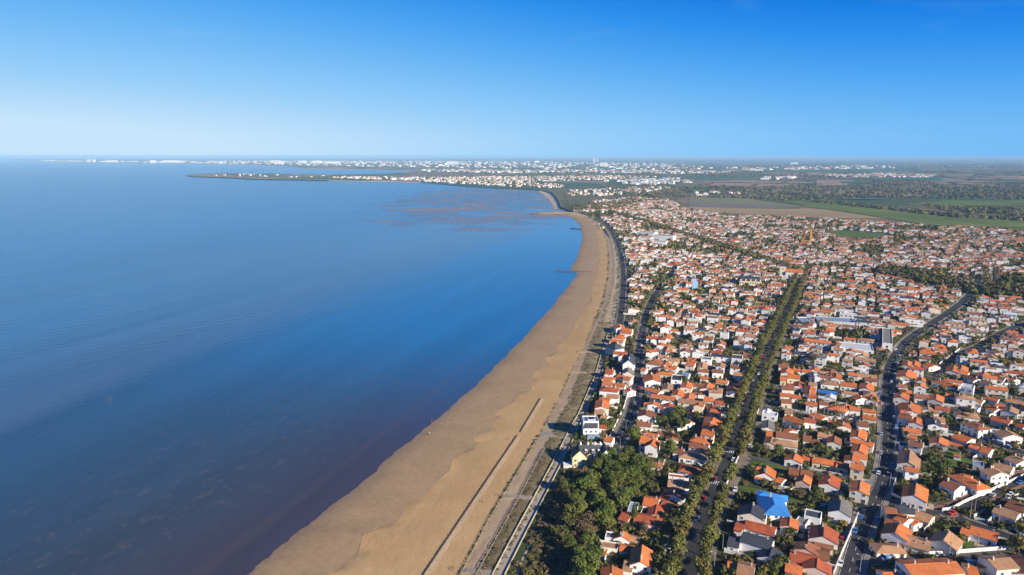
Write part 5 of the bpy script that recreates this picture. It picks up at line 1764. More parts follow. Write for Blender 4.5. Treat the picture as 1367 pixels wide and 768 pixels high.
KINDS_T = {  # radius, clear stem, height, lobes, leaves, leaf size, material
    'plane_tree': (3.6, 2.4, 8.4, 9, 800, 0.32, 'plane'), 'pine_tree': (4.2, 3.0, 9.5, 11, 1000, 0.33, 'pine'), 'garden_tree': (3.2, 1.3, 6.6, 7, 760, 0.30, 'green'),
    'bare_tree': (3.4, 1.4, 7.0, 8, 420, 0.26, 'brown'), 'yellow_tree': (3.6, 1.0, 7.0, 9, 620, 0.33, 'yellow'), 'conifer': (2.6, 0.8, 9.6, 0, 600, 0.32, 'pine')}
TM = {}
for k, (r, h0, h1, nl, n, sz, mt) in KINDS_T.items():
    TM[k] = []
    for j in range(5 if k in ('plane_tree', 'pine_tree', 'garden_tree') else 3):
        rs = np.random.RandomState(hash_ := (sum(map(ord, k)) * 7 + j * 31) % 9999)
        if k == 'conifer':
            lobes = [((0, 0, z), (r * (1 - (z - h0) / (h1 - h0)) + .35, r * (1 - (z - h0) / (h1 - h0)) + .35, 1.0)) for z in np.linspace(h0 + .5, h1 - .4, 7)]
        else:
            lobes = crown_lobes(rs, r * (0.9 + .2 * rs.rand()), h0, h1 * (0.92 + .16 * rs.rand()), nl)
        vs, q = leaf_cloud(lobes, n, sz, rs)
        TM[k].append((np_mesh('crown', vs, q, LEAF[mt]), trunk_mesh('trunk', h1, 0.30, r, rs)))
TREES = []
TG = Grid()


def tree(kind, x, y, s, label=None, group=None, sy=1.0):
    cm, tm = TM[kind][R.randrange(len(TM[kind]))]
    root = empty(kind, (x, y, GZ), R.uniform(0, 6.28))
    root.scale = (s, s, s * sy)
    link('trunk', tm, root)
    link('crown', cm, root)
    tag(root, label, 'tree', group)
    u, v2 = to_px((x, y, GZ))
    TREES.append((root, kind, u, v2))
    TG.add(x, y, 2.5 * s)
    return root


# the two rows along the avenue
tot = plen(av)
AV_FAR = []
for side, sn in ((-1, 'left'), (1, 'right')):
    s, k = 6.0, 0
    while s < tot - 2:
        q, dd = along(av, s)
        nrm = Vector((dd.y, -dd.x, 0))
        c = q + nrm * (side * 5.5) + dd * R.uniform(-1.0, 1.0)
        u, v2 = to_px(c)
        if v2 < 790 and R.random() > 0.05:
            k += 1
            if k > 76:
                AV_FAR.append((c.x, c.y, GZ, 3.6, 8.0, 5))
                s += 8.4
                continue
            tree('plane_tree', c.x, c.y, R.uniform(0.95, 1.38), f'olive brown plane tree, {ordinal(k)} from the bottom in the {sn} row of the avenue', 'plane trees along the avenue')
        s += 8.4
# the seaside wood
WOOD = [(768, 790), (750, 740), (740, 700), (748, 666), (768, 640), (800, 630), (826, 616), (846, 612), (864, 630), (870, 645), (842, 672), (826, 696), (806, 716), (792, 760), (790, 790)]
WXY = [(q.x, q.y) for q in (P(u, v2) for u, v2 in WOOD)]
bx0, bx1 = min(q[0] for q in WXY), max(q[0] for q in WXY)
by0, by1 = min(q[1] for q in WXY), max(q[1] for q in WXY)
wood = []
for _ in range(4000):
    if len(wood) >= 72:
        break
    x, y = R.uniform(bx0, bx1), R.uniform(by0, by1)
    if not inside(WXY, x, y) or HG.hit(x, y, 1.5):
        continue
    if any((x - a) ** 2 + (y - b) ** 2 < 4.4 ** 2 for a, b, _ in wood):
        continue
    # the seaward fringe is brown scrub with only a few trees
    fr = (to_px((x, y, GZ))[0] - interp([(755, 790), (742, 735), (734, 700), (744, 662), (768, 630)], to_px((x, y, GZ))[1])) / 60
    if R.random() > fr * 1.5:
        continue
    wood.append((x, y, fr))
wood.sort(key=lambda a: a[1])
for x, y, fr in wood:
    pine = R.random() < min(.9, .35 + fr * .4)
    tree('pine_tree' if pine else ('garden_tree' if R.random() < .6 else 'bare_tree'), x, y, R.uniform(.78, 1.15), None, 'trees of the seaside wood')
# garden trees
GT = [(847, 699, 'conifer', 1.05, 'tall dark conifer standing in front of the long red-roofed bungalow'), (859, 711, 'bare_tree', .85, 'grey leafless tree in front of the long red-roofed bungalow'),
      (901, 693, 'garden_tree', 1.0), (893, 713, 'garden_tree', .95), (880, 762, 'garden_tree', 1.2), (888, 704, 'garden_tree', .8), (878, 728, 'garden_tree', .6),
      (845, 590, 'pine_tree', 1.15, 'broad dark green tree between the back street and white villa'), (894, 613, 'pine_tree', 1.1, 'round dark green tree beside the brown-winged hedge house'),
      (905, 592, 'bare_tree', .9), (892, 586, 'bare_tree', .9), (914, 584, 'garden_tree', .8), (908, 573, 'garden_tree', 1), (957, 592, 'garden_tree', .7), (955, 600, 'garden_tree', .6),
      (927, 643, 'garden_tree', .6), (936, 634, 'garden_tree', .7), (1012, 605, 'garden_tree', .95), (1022, 606, 'bare_tree', .8), (1040, 608, 'garden_tree', 1.1), (1092, 604, 'garden_tree', 1.0, 'bright green round tree behind the row on north lane'),
      (1103, 610, 'garden_tree', .6), (1072, 578, 'conifer', .75, 'blue-green conifer behind the many-roofed house by the avenue'), (1112, 574, 'garden_tree', .9), (1004, 640, 'garden_tree', 1.0), (1058, 644, 'bare_tree', .7), (1094, 648, 'garden_tree', .7),
      (1090, 664, 'garden_tree', .95), (1068, 667, 'bare_tree', .8), (1080, 670, 'garden_tree', .6), (1037, 726, 'garden_tree', .55), (1055, 718, 'garden_tree', .8), (1043, 760, 'garden_tree', 1.0), (1032, 766, 'garden_tree', .9),
      (1241, 622, 'garden_tree', 1.25), (1259, 634, 'garden_tree', 1.2), (1250, 609, 'bare_tree', 1.1), (1231, 618, 'yellow_tree', .7), (1290, 611, 'bare_tree', .9), (1283, 604, 'garden_tree', .6), (1210, 583, 'garden_tree', .6), (1296, 600, 'garden_tree', .7),
      (1360, 738, 'yellow_tree', 1.15, 'round yellowing tree at the bottom right beside the wall end'), (1352, 708, 'garden_tree', .6), (1161, 728, 'yellow_tree', .5), (1265, 706, 'garden_tree', .6), (1285, 722, 'garden_tree', .5),
      (807, 573, 'garden_tree', 1.15), (817, 571, 'garden_tree', 1.0), (897, 564, 'garden_tree', 1.2), (906, 560, 'pine_tree', .9), (882, 568, 'garden_tree', 1.0), (915, 572, 'garden_tree', 1.1), (931, 563, 'garden_tree', .9), (886, 502, 'garden_tree', 1), (912, 514, 'garden_tree', 1.1), (922, 518, 'bare_tree', .9),
      (1258, 524, 'yellow_tree', .8), (1262, 566, 'garden_tree', 1.2), (1290, 562, 'garden_tree', .8), (1296, 556, 'yellow_tree', .9), (1130, 572, 'bare_tree', 1), (1116, 574, 'garden_tree', .9), (1100, 580, 'bare_tree', .9), (1166, 540, 'garden_tree', .9), (1150, 536, 'garden_tree', .7),
      (1085, 488, 'bare_tree', 1.5, 'large bare brown crown right of the avenue above the cream house'), (1340, 492, 'yellow_tree', 1.1), (1360, 492, 'yellow_tree', 1.1)]
for g in GT:
    q = P(g[0], g[1])
    tree(g[2], q.x, q.y, g[3], g[4] if len(g) > 4 else None, 'garden trees of the town')
TN = {'pine_tree': 'dark green pine', 'garden_tree': 'bushy green tree', 'bare_tree': 'leafless brown tree', 'yellow_tree': 'yellowing tree', 'conifer': 'dark conifer', 'plane_tree': 'olive brown plane tree'}
groups = {}
for o, k, u, v2 in TREES:
    if not o.get('label'):
        pl = part_of_town(u, v2) if o['group'].startswith('garden') else 'inside the seaside wood'
        groups.setdefault((k, pl), []).append((o, v2))
for (k, pl), hs in groups.items():
    hs.sort(key=lambda h: -h[1])
    for i, (o, v2) in enumerate(hs):
        tag(o, f'{TN[k]} {pl}' + (f', {ordinal(i + 1)} from the bottom' if len(hs) > 1 else ''), 'tree')


def thicket(name, spots, mats, label, seed, per=14, cat='shrubs', leaf=0.42):
    """joined foliage clumps: spots = (x, y, z, radius, height, material index)"""
    rs = np.random.RandomState(seed)
    sp = np.array([s[:5] for s in spots], float)
    mi = np.repeat(np.array([s[5] for s in spots], int), per)
    n = len(sp)
    d = rs.normal(size=(n * per, 3))
    d /= np.linalg.norm(d, axis=1)[:, None]
    d[:, 2] = np.abs(d[:, 2]) * 1.0 - 0.25 * (rs.rand(n * per) < .4)
    c0 = np.repeat(sp, per, 0)
    rad = (0.55 + .5 * rs.rand(n * per))[:, None]
    cc = np.empty((n * per, 3))
    cc[:, 0] = c0[:, 0] + d[:, 0] * c0[:, 3] * rad[:, 0]
    cc[:, 1] = c0[:, 1] + d[:, 1] * c0[:, 3] * rad[:, 0]
    cc[:, 2] = c0[:, 2] + c0[:, 4] * .42 + d[:, 2] * c0[:, 4] * .55 * rad[:, 0]
    nr = d + rs.normal(size=d.shape) * .5
    nr[:, 2] += .3
    nr /= np.linalg.norm(nr, axis=1)[:, None]
    a = np.cross(nr, rs.normal(size=d.shape))
    a /= np.linalg.norm(a, axis=1)[:, None] + 1e-9
    b = np.cross(nr, a)
    s = (c0[:, 3] * leaf * (.7 + .6 * rs.rand(n * per)))[:, None]
    vs = np.stack([cc - a * s - b * s * .7, cc + a * s - b * s * .7, cc + a * s * .6 + b * s * .8, cc - a * s * .6 + b * s * .8], 1).reshape(-1, 3)
    o = link(name, np_mesh(name, vs, np.arange(n * per * 4).reshape(-1, 4), mats, mi))
    return tag(o, label, cat, kind='stuff')


LM = [LEAF['green'], LEAF['pine'], LEAF['brown'], LEAF['yellow'], LEAF['scrub'], LEAF['plane'], LEAF['far']]
# shrubs and small trees in every garden
near_s, mid_s = [], []
for _ in range(120000):
    y = 230 + (R.random() ** 1.5) * 2300
    x = R.uniform(-60, y * 0.8 + 60)
    u, v2 = to_px((x, y, GZ))
    if not 690 < u < 1440 or v2 > 800:
        continue
    if not inside(TPL, x, y) or road_near(x, y, 0.6) or any(inside(e, x, y) for e in EXC[:3]):
        continue
    if y < 420 and R.random() < .93 and any(inside(e, x, y) for e in LAWNS):
        continue
    r = R.choice((.7, .9, 1.1, 1.3, 1.7, 2.2)) * (1 if y < 700 else (1.7 if y < 1150 else 2.1))
    if HG.hit(x, y, (-1.0 + r * .5) if y < 620 else -1.6):
        continue
    (near_s if y < 620 else mid_s).append((x, y, GZ, r, r * R.uniform(1.1, 1.9), R.choice((0, 0, 0, 1, 1, 2, 3, 4, 5))))
    if len(near_s) + len(mid_s) > 19000:
        break
thicket('garden_shrubbery', near_s, LM, 'shrubs and hedges filling the gardens between the near houses', 3, 44, leaf=.25)
thicket('town_greenery', mid_s, LM, 'dark trees and shrubs scattered among the distant houses', 4, 13)
# green belt, boulevard, wooded strips in the town
belt = list(AV_FAR)


def fill(poly_px, n, r, h, ks, z=GZ):
    pts = [P(u, v2) for u, v2 in poly_px]
    xy = [(q.x, q.y) for q in pts]
    x0, x1, y0, y1 = min(q[0] for q in xy), max(q[0] for q in xy), min(q[1] for q in xy), max(q[1] for q in xy)
    out, tries = [], 0
    while len(out) < n and tries < n * 30:
        tries += 1
        x, y = R.uniform(x0, x1), R.uniform(y0, y1)
        if inside(xy, x, y):
            k = R.uniform(.7, 1.3)
            out.append((x, y, z, r * k, h * k, R.choice(ks)))
    return out


for rd, a, b in (('main_road', 250, 470), ('diagonal_road', 0, 200), ('back_street', 150, 420), ('far_right_road', 10, 200)):
    s = a
    while s < min(b, plen(ROADS[rd])):
        q, dd = along(ROADS[rd], s)
        sd = R.choice((-1, 1))
        q = q + Vector((dd.y, -dd.x, 0)) * sd * (RW[rd] + R.uniform(1.5, 4))
        if not HG.hit(q.x, q.y, .2):
            k = R.uniform(1.6, 3.0)
            belt.append((q.x, q.y, GZ, k, k * 2, R.choice((0, 0, 1, 2, 5))))
        s += R.uniform(4, 9)
for q in BOUL[2:]:
    for s in (-5, 5):
        belt.append((q.x + s + R.uniform(-2, 2), q.y + R.uniform(-3, 3), GZ, 4.6, 8.5, R.choice((5, 5, 2, 0))))
belt += fill([(1168, 359), (1215, 362), (1300, 384), (1367, 392), (1430, 398), (1430, 408), (1367, 401), (1290, 391), (1200, 374), (1165, 366)], 300, 4.5, 8, (0, 1, 1, 4, 6, 2))
belt += fill([(1210, 362), (1270, 362), (1300, 378), (1240, 372)], 60, 4, 7, (0, 1, 3))
belt += fill([(1367, 372), (1340, 370), (1330, 385), (1367, 395), (1420, 398), (1420, 380)], 60, 5, 9, (3, 0, 5))
belt += fill([(760, 276), (840, 268), (862, 268), (850, 277), (800, 282), (766, 282)], 260, 5, 9, (1, 1, 1, 6))
belt += fill([(835, 313), (870, 318), (860, 322), (832, 318)], 40, 4, 7, (1, 0))
belt += fill([(855, 372), (885, 370), (905, 388), (870, 388)], 34, 4, 8, (0, 1))
belt += fill([(1120, 445), (1160, 447), (1158, 455), (1118, 453)], 14, 3.6, 7, (0, 1))
belt += fill([(1325, 365), (1333, 366), (1331, 386), (1324, 386)], 12, 2.2, 16, (2, 3))
belt += fill([(1310, 366), (1320, 366), (1322, 387), (1312, 388)], 14, 2.2, 16, (2, 2, 5))
belt += fill([(1060, 318), (1100, 316), (1100, 320), (1060, 322)], 26, 3, 9, (2, 5))
belt += fill([(1098, 300), (1180, 306), (1180, 309), (1098, 304)], 50, 4, 7, (0, 1))
thicket('tree_belt', belt, LM, 'belt of mixed trees winding through the far side of the town', 5, 34, 'woodland', .3)
# trees and shrubs between promenade and seafront road
sf = []
rd = ROADS['seafront_road']
for q in rd:
    for k in range(1):
        sf.append((q.x - R.uniform(3.5, 7), q.y + R.uniform(-4, 4), GZ, R.uniform(.8, 1.7), R.uniform(1.4, 3), R.choice((0, 1, 1))))
for k in range(110):
    v2 = R.uniform(445, 600)
    u = interp(L6, v2) + R.uniform(5, 22) * (1 + (v2 - 440) / 400)
    q = P(u, v2)
    if not HG.hit(q.x, q.y, 0.5):
        sf.append((q.x, q.y, GZ, R.uniform(1.2, 2.4), R.uniform(1.6, 4), R.choice((0, 1, 1, 4))))
thicket('seafront_shrubbery', sf, LM, 'dark shrubs and small trees along the landward side of the promenade', 6, 40, leaf=.27)
# scrub between the promenade and the wood, brushwood lines on the beach, tufts on the dune
sc = []
for k in range(900):
    v2 = R.uniform(604, 790)
    u = interp(L6, v2) + 17 + R.random() * (24 + 62 * min(1, (v2 - 600) / 100))
    q = P(u, v2)
    if HG.hit(q.x, q.y, 0.0) or abs(u - interp([(690, 772), (700, 742), (712, 724), (722, 712)], v2)) < 3 and v2 > 712:
        continue
    r = R.uniform(.6, 1.7)
    sc.append((q.x, q.y, GZ, r, r * R.uniform(.8, 1.4), R.choice((4, 4, 2, 2, 2, 5, 0))))
for x, y, fr in wood:
    for k in range(5):
        r = R.uniform(.9, 2.0)
        sc.append((x + R.uniform(-4, 4), y + R.uniform(-4, 4), GZ, r, r * 1.3, R.choice((0, 4, 2, 1))))
thicket('dune_scrub', sc, LM, 'brown and green scrub between the promenade and the wood', 7, 46, leaf=.2)
bl = []
for k in range(520):
    v2 = 780 - R.random() ** 0.8 * 470
    u = interp(L4, v2) + R.gauss(0, .7)
    q = P(u, v2, 2.3)
    r = R.uniform(.25, .6) * (2.0 if v2 < 430 else 1) * (1.5 if 560 < v2 < 700 and R.random() < .3 else 1)
    bl.append((q.x, q.y, 2.3, r, r * 1.2, R.choice((1, 1, 4))))
for k in range(160):
    v2 = 780 - R.random() * 330
    q = P(interp(L5, v2) + R.gauss(0, .8), v2, 3.1)
    r = R.uniform(.3, .6)
    bl.append((q.x, q.y, 3.1, r, r, R.choice((4, 0))))
for k in range(420):                                        # weed left by the last tide
    v2 = 765 - R.random() * 330
    if math.sin(v2 * .19) + math.sin(v2 * .071 + 1) < .35:
        continue
    q = P(interp(L2, v2) + R.gauss(0, .5), v2, 1.38)
    r = R.uniform(.1, .22)
    bl.append((q.x, q.y, 1.36, r, r * .35, 4))
thicket('beach_brushwood', bl, LM, 'low dark brushwood lines holding the sand on the upper beach', 8, 24, leaf=.3)
dg = []
for k in range(2600):
    v2 = 790 - R.random() ** .8 * 400
    t_ = R.random() ** .8
    u = interp(L5, v2) * (1 - t_) + interp(L6, v2) * t_
    q = P(u, v2, 3.3 + .6 * t_)
    r = R.uniform(.3, .8)
    dg.append((q.x, q.y, q.z, r, r * .8, R.choice((0, 0, 0, 1, 2))))
thicket('dune_grass', dg, [LEAF['dune'], LEAF['scrub'], LEAF['green']], 'tufts of dry dune grass on the bank below the promenade', 9, 12, 'grass', .3)
# far woods and hedges on the plain
fw = []
for pts, n in ([(925, 258), (955, 253), (1010, 250), (1090, 249), (1180, 250), (1300, 252), (1380, 254), (1480, 256), (1480, 263), (1367, 266), (1260, 266), (1180, 263), (1087, 267), (1030, 268), (975, 261)], 1250), \
        ([(1087, 268), (1169, 275), (1271, 286.5), (1367, 292), (1480, 298), (1480, 300), (1367, 295), (1265, 289.5), (1160, 277.5), (1087, 270)], 330), \
        ([(1230, 274), (1300, 277), (1400, 281), (1480, 286), (1480, 294), (1367, 289), (1270, 283)], 420), \
        ([(1160, 240), (1240, 241), (1250, 246), (1367, 250), (1480, 251), (1480, 254), (1300, 252), (1160, 247)], 420), \
        ([(800, 250), (880, 247), (920, 249), (925, 257), (880, 262), (820, 260)], 360), \
        ([(560, 232), (700, 231), (820, 231), (940, 232), (940, 236), (800, 237), (640, 236), (560, 238)], 420), \
        ([(940, 233), (1100, 231.5), (1240, 233), (1240, 236), (1080, 236), (960, 237)], 300), \
        ([(262, 236.2), (300, 231.8), (380, 232.8), (480, 234), (555, 236), (555, 240), (440, 239.2), (320, 236.8)], 120), \
        ([(860, 222), (1100, 219), (1367, 220), (1480, 220), (1480, 226), (1200, 224), (900, 226)], 500), \
        ([(820, 266), (880, 263), (890, 267), (830, 275)], 120):
    yy = P(pts[0][0], sum(q[1] for q in pts) / len(pts)).y
    sz = 5 if yy < 4500 else (5.5 if yy < 9000 else 14)
    fw += fill(pts, n, sz * 1.5, 5.5 if yy < 4500 else 7, (6, 6, 6, 6, 2, 1))
fw += fill([(560, 243), (640, 247), (720, 251.5), (760, 250), (740, 246), (690, 244), (800, 240), (880, 236), (800, 235), (640, 236.5), (560, 238)], 520, 7, 7, (6, 1, 2))
fw += fill([(755, 255), (800, 253), (880, 249), (900, 252), (860, 257), (800, 262), (762, 262)], 130, 6, 6, (6, 1, 2))
fw += fill([(240, 218), (400, 221), (480, 222.5), (600, 224), (760, 227), (900, 229), (960, 226), (900, 218.5), (700, 216), (480, 215.4), (240, 215.6)], 620, 24, 9, (6, 6, 2))
fw += fill([(560, 227), (820, 228), (980, 229), (980, 232), (700, 231), (570, 230)], 330, 14, 8, (6, 6, 1))
for i in range(260):                                        # hedgerows
    u0, v2 = R.uniform(830, 1480), 214 + 60 * R.random() ** 1.6
    if v2 > 262:
        continue
    a = P(u0, v2)
    dr = math.radians(R.choice((66, 66, -24)) + R.uniform(-5, 5))
    ln = R.uniform(150, 700)
    st = 14 if a.y < 6000 else 24
    for k in range(int(ln / st)):
        fw.append((a.x + math.cos(dr) * k * st, a.y + math.sin(dr) * k * st, GZ, st * .6, 6, 6))
thicket('far_woods', fw, LM, 'far woods and hedgerows across the flat plain', 10, 10, 'woodland', .5)

# ------------------------------------------------------------------ walls, hedges, fences
def wall_run(name, label, cat, pts_px, h=1.6, th=0.28, mats=None, z=GZ, group=None, step=5.0, cap=True):
    pts = [P(u, v2, z) for u, v2 in pts_px]
    base = pts[0].copy()
    l, r = offs(pts, -th / 2), offs(pts, th / 2)
    n = len(pts)
    mb = MB()
    vs = [tuple(q - base) for q in l] + [tuple(q - base) for q in r] + [tuple(q - base + Vector((0, 0, h))) for q in l] + [tuple(q - base + Vector((0, 0, h))) for q in r]
    fs = []
    for i in range(n - 1):
        fs += [(i + 1, i, 2 * n + i, 2 * n + i + 1), (n + i, n + i + 1, 3 * n + i + 1, 3 * n + i), (2 * n + i, 3 * n + i, 3 * n + i + 1, 2 * n + i + 1)]
    fs += [(0, n, 3 * n, 2 * n), (2 * n - 1, n - 1, 3 * n - 1, 4 * n - 1)]
    mb.add(vs, fs)
    root = tag(empty(name, base), label, cat, group)
    mt = mats or M_PALE
    mb.build('wall', mt, root)
    if cap:
        mb = MB()
        tot = plen(pts)
        s = 0.2
        while s < tot:
            q, dd = along(pts, s)
            q = q - base
            mb.box((q.x, q.y, (h + .18) / 2), (.42, .42, h + .18), math.atan2(dd.y, dd.x))
            s += step
        mb.build('pier', mt, root)
    return root


GW = [('long white garden wall running from the steep orange house to the avenue', [(855, 721), (876, 725), (898, 731)], 2.0),
      ('pale wall along the left pavement of the avenue at the bottom', [(921, 686), (909, 711), (898, 736), (890, 754)], 1.6),
      ('white wall along the front gardens of the row on north lane', [(1060, 621), (1095, 629), (1130, 636), (1160, 643)], 1.0),
      ('white wall below the pool of the stepped orange villa', [(1019, 647), (1048, 654), (1063, 653)], 1.8),
      ('white wall following the left side of the main road at bottom', [(1146, 688), (1136, 712), (1124, 740), (1113, 768)], 1.6),
      ('pale wall along the left side of upper lane', [(1040, 545), (1106, 558), (1150, 562.5)], 1.4),
      ('white wall along the upper edge of the low lane at bottom right', [(1231, 741.5), (1261, 740), (1282, 738), (1346, 733)], 1.7),
      ('white stepped wall curving along the upper side of the side road', [(1258, 682), (1271, 680), (1287, 671), (1310, 661), (1336, 649.5), (1370, 634)], 1.5),
      ('white wall along the lower side of the street inside the fork', [(1300, 690), (1322, 678), (1341, 669), (1360, 661)], 1.2),
      ('white wall along the upper side of the fork road', [(1301, 693), (1330, 700), (1354, 708), (1372, 722)], 1.3),
      ('white corner wall of the big orange house by side road', [(1196, 641), (1190, 660), (1203, 666), (1216, 669)], 1.3),
      ('white wall below the house with black slate roofs', [(967, 737), (990, 743), (1014, 751)], 1.8),
      ('white wall behind the sharp gabled villa above the wood', [(858, 573.5), (881, 577), (899, 581)], 1.8),
      ('pale wall along the left side of the back street', [(812, 590), (826, 560), (834, 543), (838, 528)], 1.6),
      ('white wall beside the upper part of avenue, left pavement', [(987, 535), (1003, 492), (1020, 452)], 1.7),
      ('white wall along the upper side of east lane', [(1229, 536), (1269, 542), (1308, 548), (1367, 556)], 1.4),
      ('pale wall on the right pavement of the avenue', [(967, 655), (984, 616), (1001, 575), (1013, 548)], 1.5),
      ('white garden wall beside the main road crossing', [(1196, 512), (1195, 540), (1198, 566)], 1.3),
      ('white wall of the row gardens by the blue-shuttered house', [(1196, 628), (1207, 631), (1226, 634)], 1.4),
      ('white wall between diagonal road and gardens on the right', [(1254, 486), (1270, 474), (1284, 464)], 1.2)]
for lb, pts, h in GW:
    wall_run('garden_wall', lb, 'wall', pts, h, group='white garden walls')
# promenade parapets
for side, lb in ((-1, 'low pale parapet on the seaward side of the promenade'), (1, 'low pale parapet on the landward side of the promenade')):
    pts = [(interp(PX_ROADS['promenade'], v2), v2) for v2 in np.linspace(775, 445, 34)]
    w3 = offs([P(u, v2) for u, v2 in pts], side * 2.35)
    wall_run('parapet', lb, 'parapet', [to_px(q) for q in w3], .75, .3, simple('parapet_stone', (0.47, 0.41, 0.31), .9, .15, .3), cap=False)
# long low timber breakwater on the beach
for lb, pts in (('long low timber breakwater along the open sand at the bottom', [(560, 778), (620, 688), (691, 582.5)]), ('short low timber breakwater continuing beyond the gap', [(695, 578), (722, 533)])):
    p0, p1 = P(*pts[0], 1.7), P(*pts[-1], 1.7)
    root = tag(empty('breakwater', p0), lb, 'breakwater', 'timber breakwaters on the beach')
    line = [P(*q, 1.75) for q in pts]
    mb = MB()
    l, r = offs(line, -.25), offs(line, .25)
    n = len(line)
    vs = [tuple(q - p0 + Vector((0, 0, dz))) for q, dz in [(a, -.6) for a in l] + [(a, -.6) for a in r] + [(a, .85) for a in l] + [(a, .85) for a in r]]
    fs = []
    for i in range(n - 1):
        fs += [(i + 1, i, 2 * n + i, 2 * n + i + 1), (n + i, n + i + 1, 3 * n + i + 1, 3 * n + i), (2 * n + i, 3 * n + i, 3 * n + i + 1, 2 * n + i + 1)]
    mb.add(vs, fs)
    mb.build('boarding', M_WOOD, root)
    mb = MB()
    s = 0
    while s < plen(line):
        q, dd = along(line, s)
        q = q - p0
        mb.box((q.x, q.y, .2), (.3, .75, 1.7), math.atan2(dd.y, dd.x))
        s += 2.6
    tag(mb.build('post', M_WOOD, root), kind='stuff')
    # sand blown up against the landward face
    b0, b1, b2 = offs(line, .27), offs(line, 2.4), offs(line, 4.5)
    mb = MB()
    mb.add([tuple(q + Vector((0, 0, .62))) for q in b0] + [tuple(q + Vector((0, 0, .48))) for q in b1] + [tuple(q + Vector((0, 0, -.35))) for q in b2],
           [(j * n + i, (j + 1) * n + i, (j + 1) * n + i + 1, j * n + i + 1) for j in range(2) for i in range(n - 1)])
    tag(mb.build('blown_sand', M_UPPER), kind='structure')
# dune fences: posts and rails
for lb, tab, z, v0, v1 in (('post and rail fence on the upper beach', L4, 2.4, 775, 590), ('post and rail fence at the foot of the dune', L5, 3.2, 775, 600)):
    line = [P(interp(tab, v2) + 1.2, v2, z) for v2 in np.linspace(v0, v1, 30)]
    root = tag(empty('dune_fence', line[0]), lb, 'fence', 'timber fences on the dune')
    mb = MB()
    s = 0
    while s < plen(line):
        q, dd = along(line, s)
        q = q - line[0]
        mb.box((q.x, q.y, q.z + .5), (.14, .14, 1.3), 0)
        s += 2.4
    tag(mb.build('post', M_PALEWOOD, root), kind='stuff')
    for hz in (.55, .95):
        mb = MB()
        mb.tube([tuple(q - line[0] + Vector((0, 0, hz))) for q in line], [.06] * len(line), 4)
        mb.build('rail', M_PALEWOOD, root)
# groynes running into the water
for lb, a, b, nb in (('dark timber groyne reaching into the blue water', (740, 362.2), (793, 362.8), 34), ('far short timber groyne near the head of the bay', (761, 305), (777, 306), 14)):
    p0, p1 = P(*a, .1), P(*b, 1.0)
    root = tag(empty('groyne', p0), lb, 'groyne', 'timber groynes')
    d = p1 - p0
    rz = math.atan2(d.y, d.x)
    mb = MB(); mb.box(tuple(d / 2 + Vector((0, 0, .1))), (d.length, .4, 1.1), rz); mb.build('boarding', M_WOOD, root)
    mb = MB()
    for k in range(nb):
        q = d * (k / (nb - 1))
        mb.box((q.x, q.y, q.z + .2), (.35, .6, 1.3 + R.uniform(-.2, .3)), rz)
    tag(mb.build('post', M_WOOD, root), kind='stuff')
q = P(577, 567, .6)
root = tag(empty('marker_post', q), 'thin red marker post standing at the edge of the wet sand', 'marker post')
mb = MB(); mb.tube([(0, 0, -.5), (0, 0, 3.4)], [.10, .08], 6); mb.build('pole', M_SHUT['red'], root)
mb = MB(); mb.box((0, 0, 3.4), (.3, .2, .3)); mb.build('topmark', M_SHUT['red'], root)
# clipped hedges
for lb, pts, h in (('clipped green hedge in front of the tan hipped house', [(904, 612), (922, 616), (938, 619.5)], 1.3), ('clipped green hedge along the low wall at the right', [(1300, 735), (1325, 732), (1345, 730)], 1.2),
                   ('clipped yellow-green hedge below the grey-brown house', [(1262, 660), (1275, 664), (1284, 668)], 1.4)):
    pts3 = [P(*q) for q in pts]
    sp = []
    s = 0
    while s < plen(pts3):
        q, dd = along(pts3, s)
        sp.append((q.x, q.y, GZ, .75, h, 3 if 'yellow' in lb else 0))
        s += .7
    o = thicket('hedge', sp, LM, lb, len(lb), 30, 'hedge', .25)
    del o['kind']

# ------------------------------------------------------------------ cars
def car_meshes(paint, L=4.2, W=1.75, van=False):
    hh = 2.0 if van else 1.45
    mb = MB()
    pr = [(-L / 2, .35), (L / 2, .35), (L / 2, .62), (L / 2 - .12, .78), (L * .20, .92), (-L / 2 + .1, .95), (-L / 2, .75)]
    if van:
        pr = [(-L / 2, .35), (L / 2, .35), (L / 2, .8), (L / 2 - .15, 1.0), (L * .34, 1.15), (L * .22, hh), (-L / 2 + .08, hh), (-L / 2, hh - .2)]
    n = len(pr)
    vs = [(x, s * W / 2 * (1.0 if z < .8 else .95), z) for s in (-1, 1) for x, z in pr]
    mb.add(vs, [tuple(range(n)), tuple(range(2 * n - 1, n - 1, -1))] + [((i + 1) % n, i, n + i, n + (i + 1) % n) for i in range(n)])
    body = mb.mesh('body', paint)
    mb = MB()
    if van:
        mb.add([(L * .345, -W * .42, 1.16), (L * .345, W * .42, 1.16), (L * .235, W * .40, hh - .12), (L * .235, -W * .40, hh - .12)], [(0, 1, 2, 3)])
        mb.box((L * .16, 0, 1.45), (.9, W * .965, .5))
    else:
        mb.add([(L * .20, -W * .46, .9), (L * .20, W * .46, .9), (-L * .44, W * .46, .93), (-L * .44, -W * .46, .93), (L * .04, -W * .37, hh - .05), (L * .04, W * .37, hh - .05), (-L * .33, W * .37, hh - .05), (-L * .33, -W * .37, hh - .05)],
               [(0, 1, 5, 4), (1, 2, 6, 5), (2, 3, 7, 6), (3, 0, 4, 7)])
    glass = mb.mesh('windows', M_GLASS)
    mb = MB()
    if van:
        mb.box((-L * .12, 0, hh + .03), (L * .5, W * .8, .06))
    else:
        mb.box((-L * .145, 0, hh - .02), (L * .38, W * .75, .07))
    top = mb.mesh('roof', paint)
    return body, glass, top


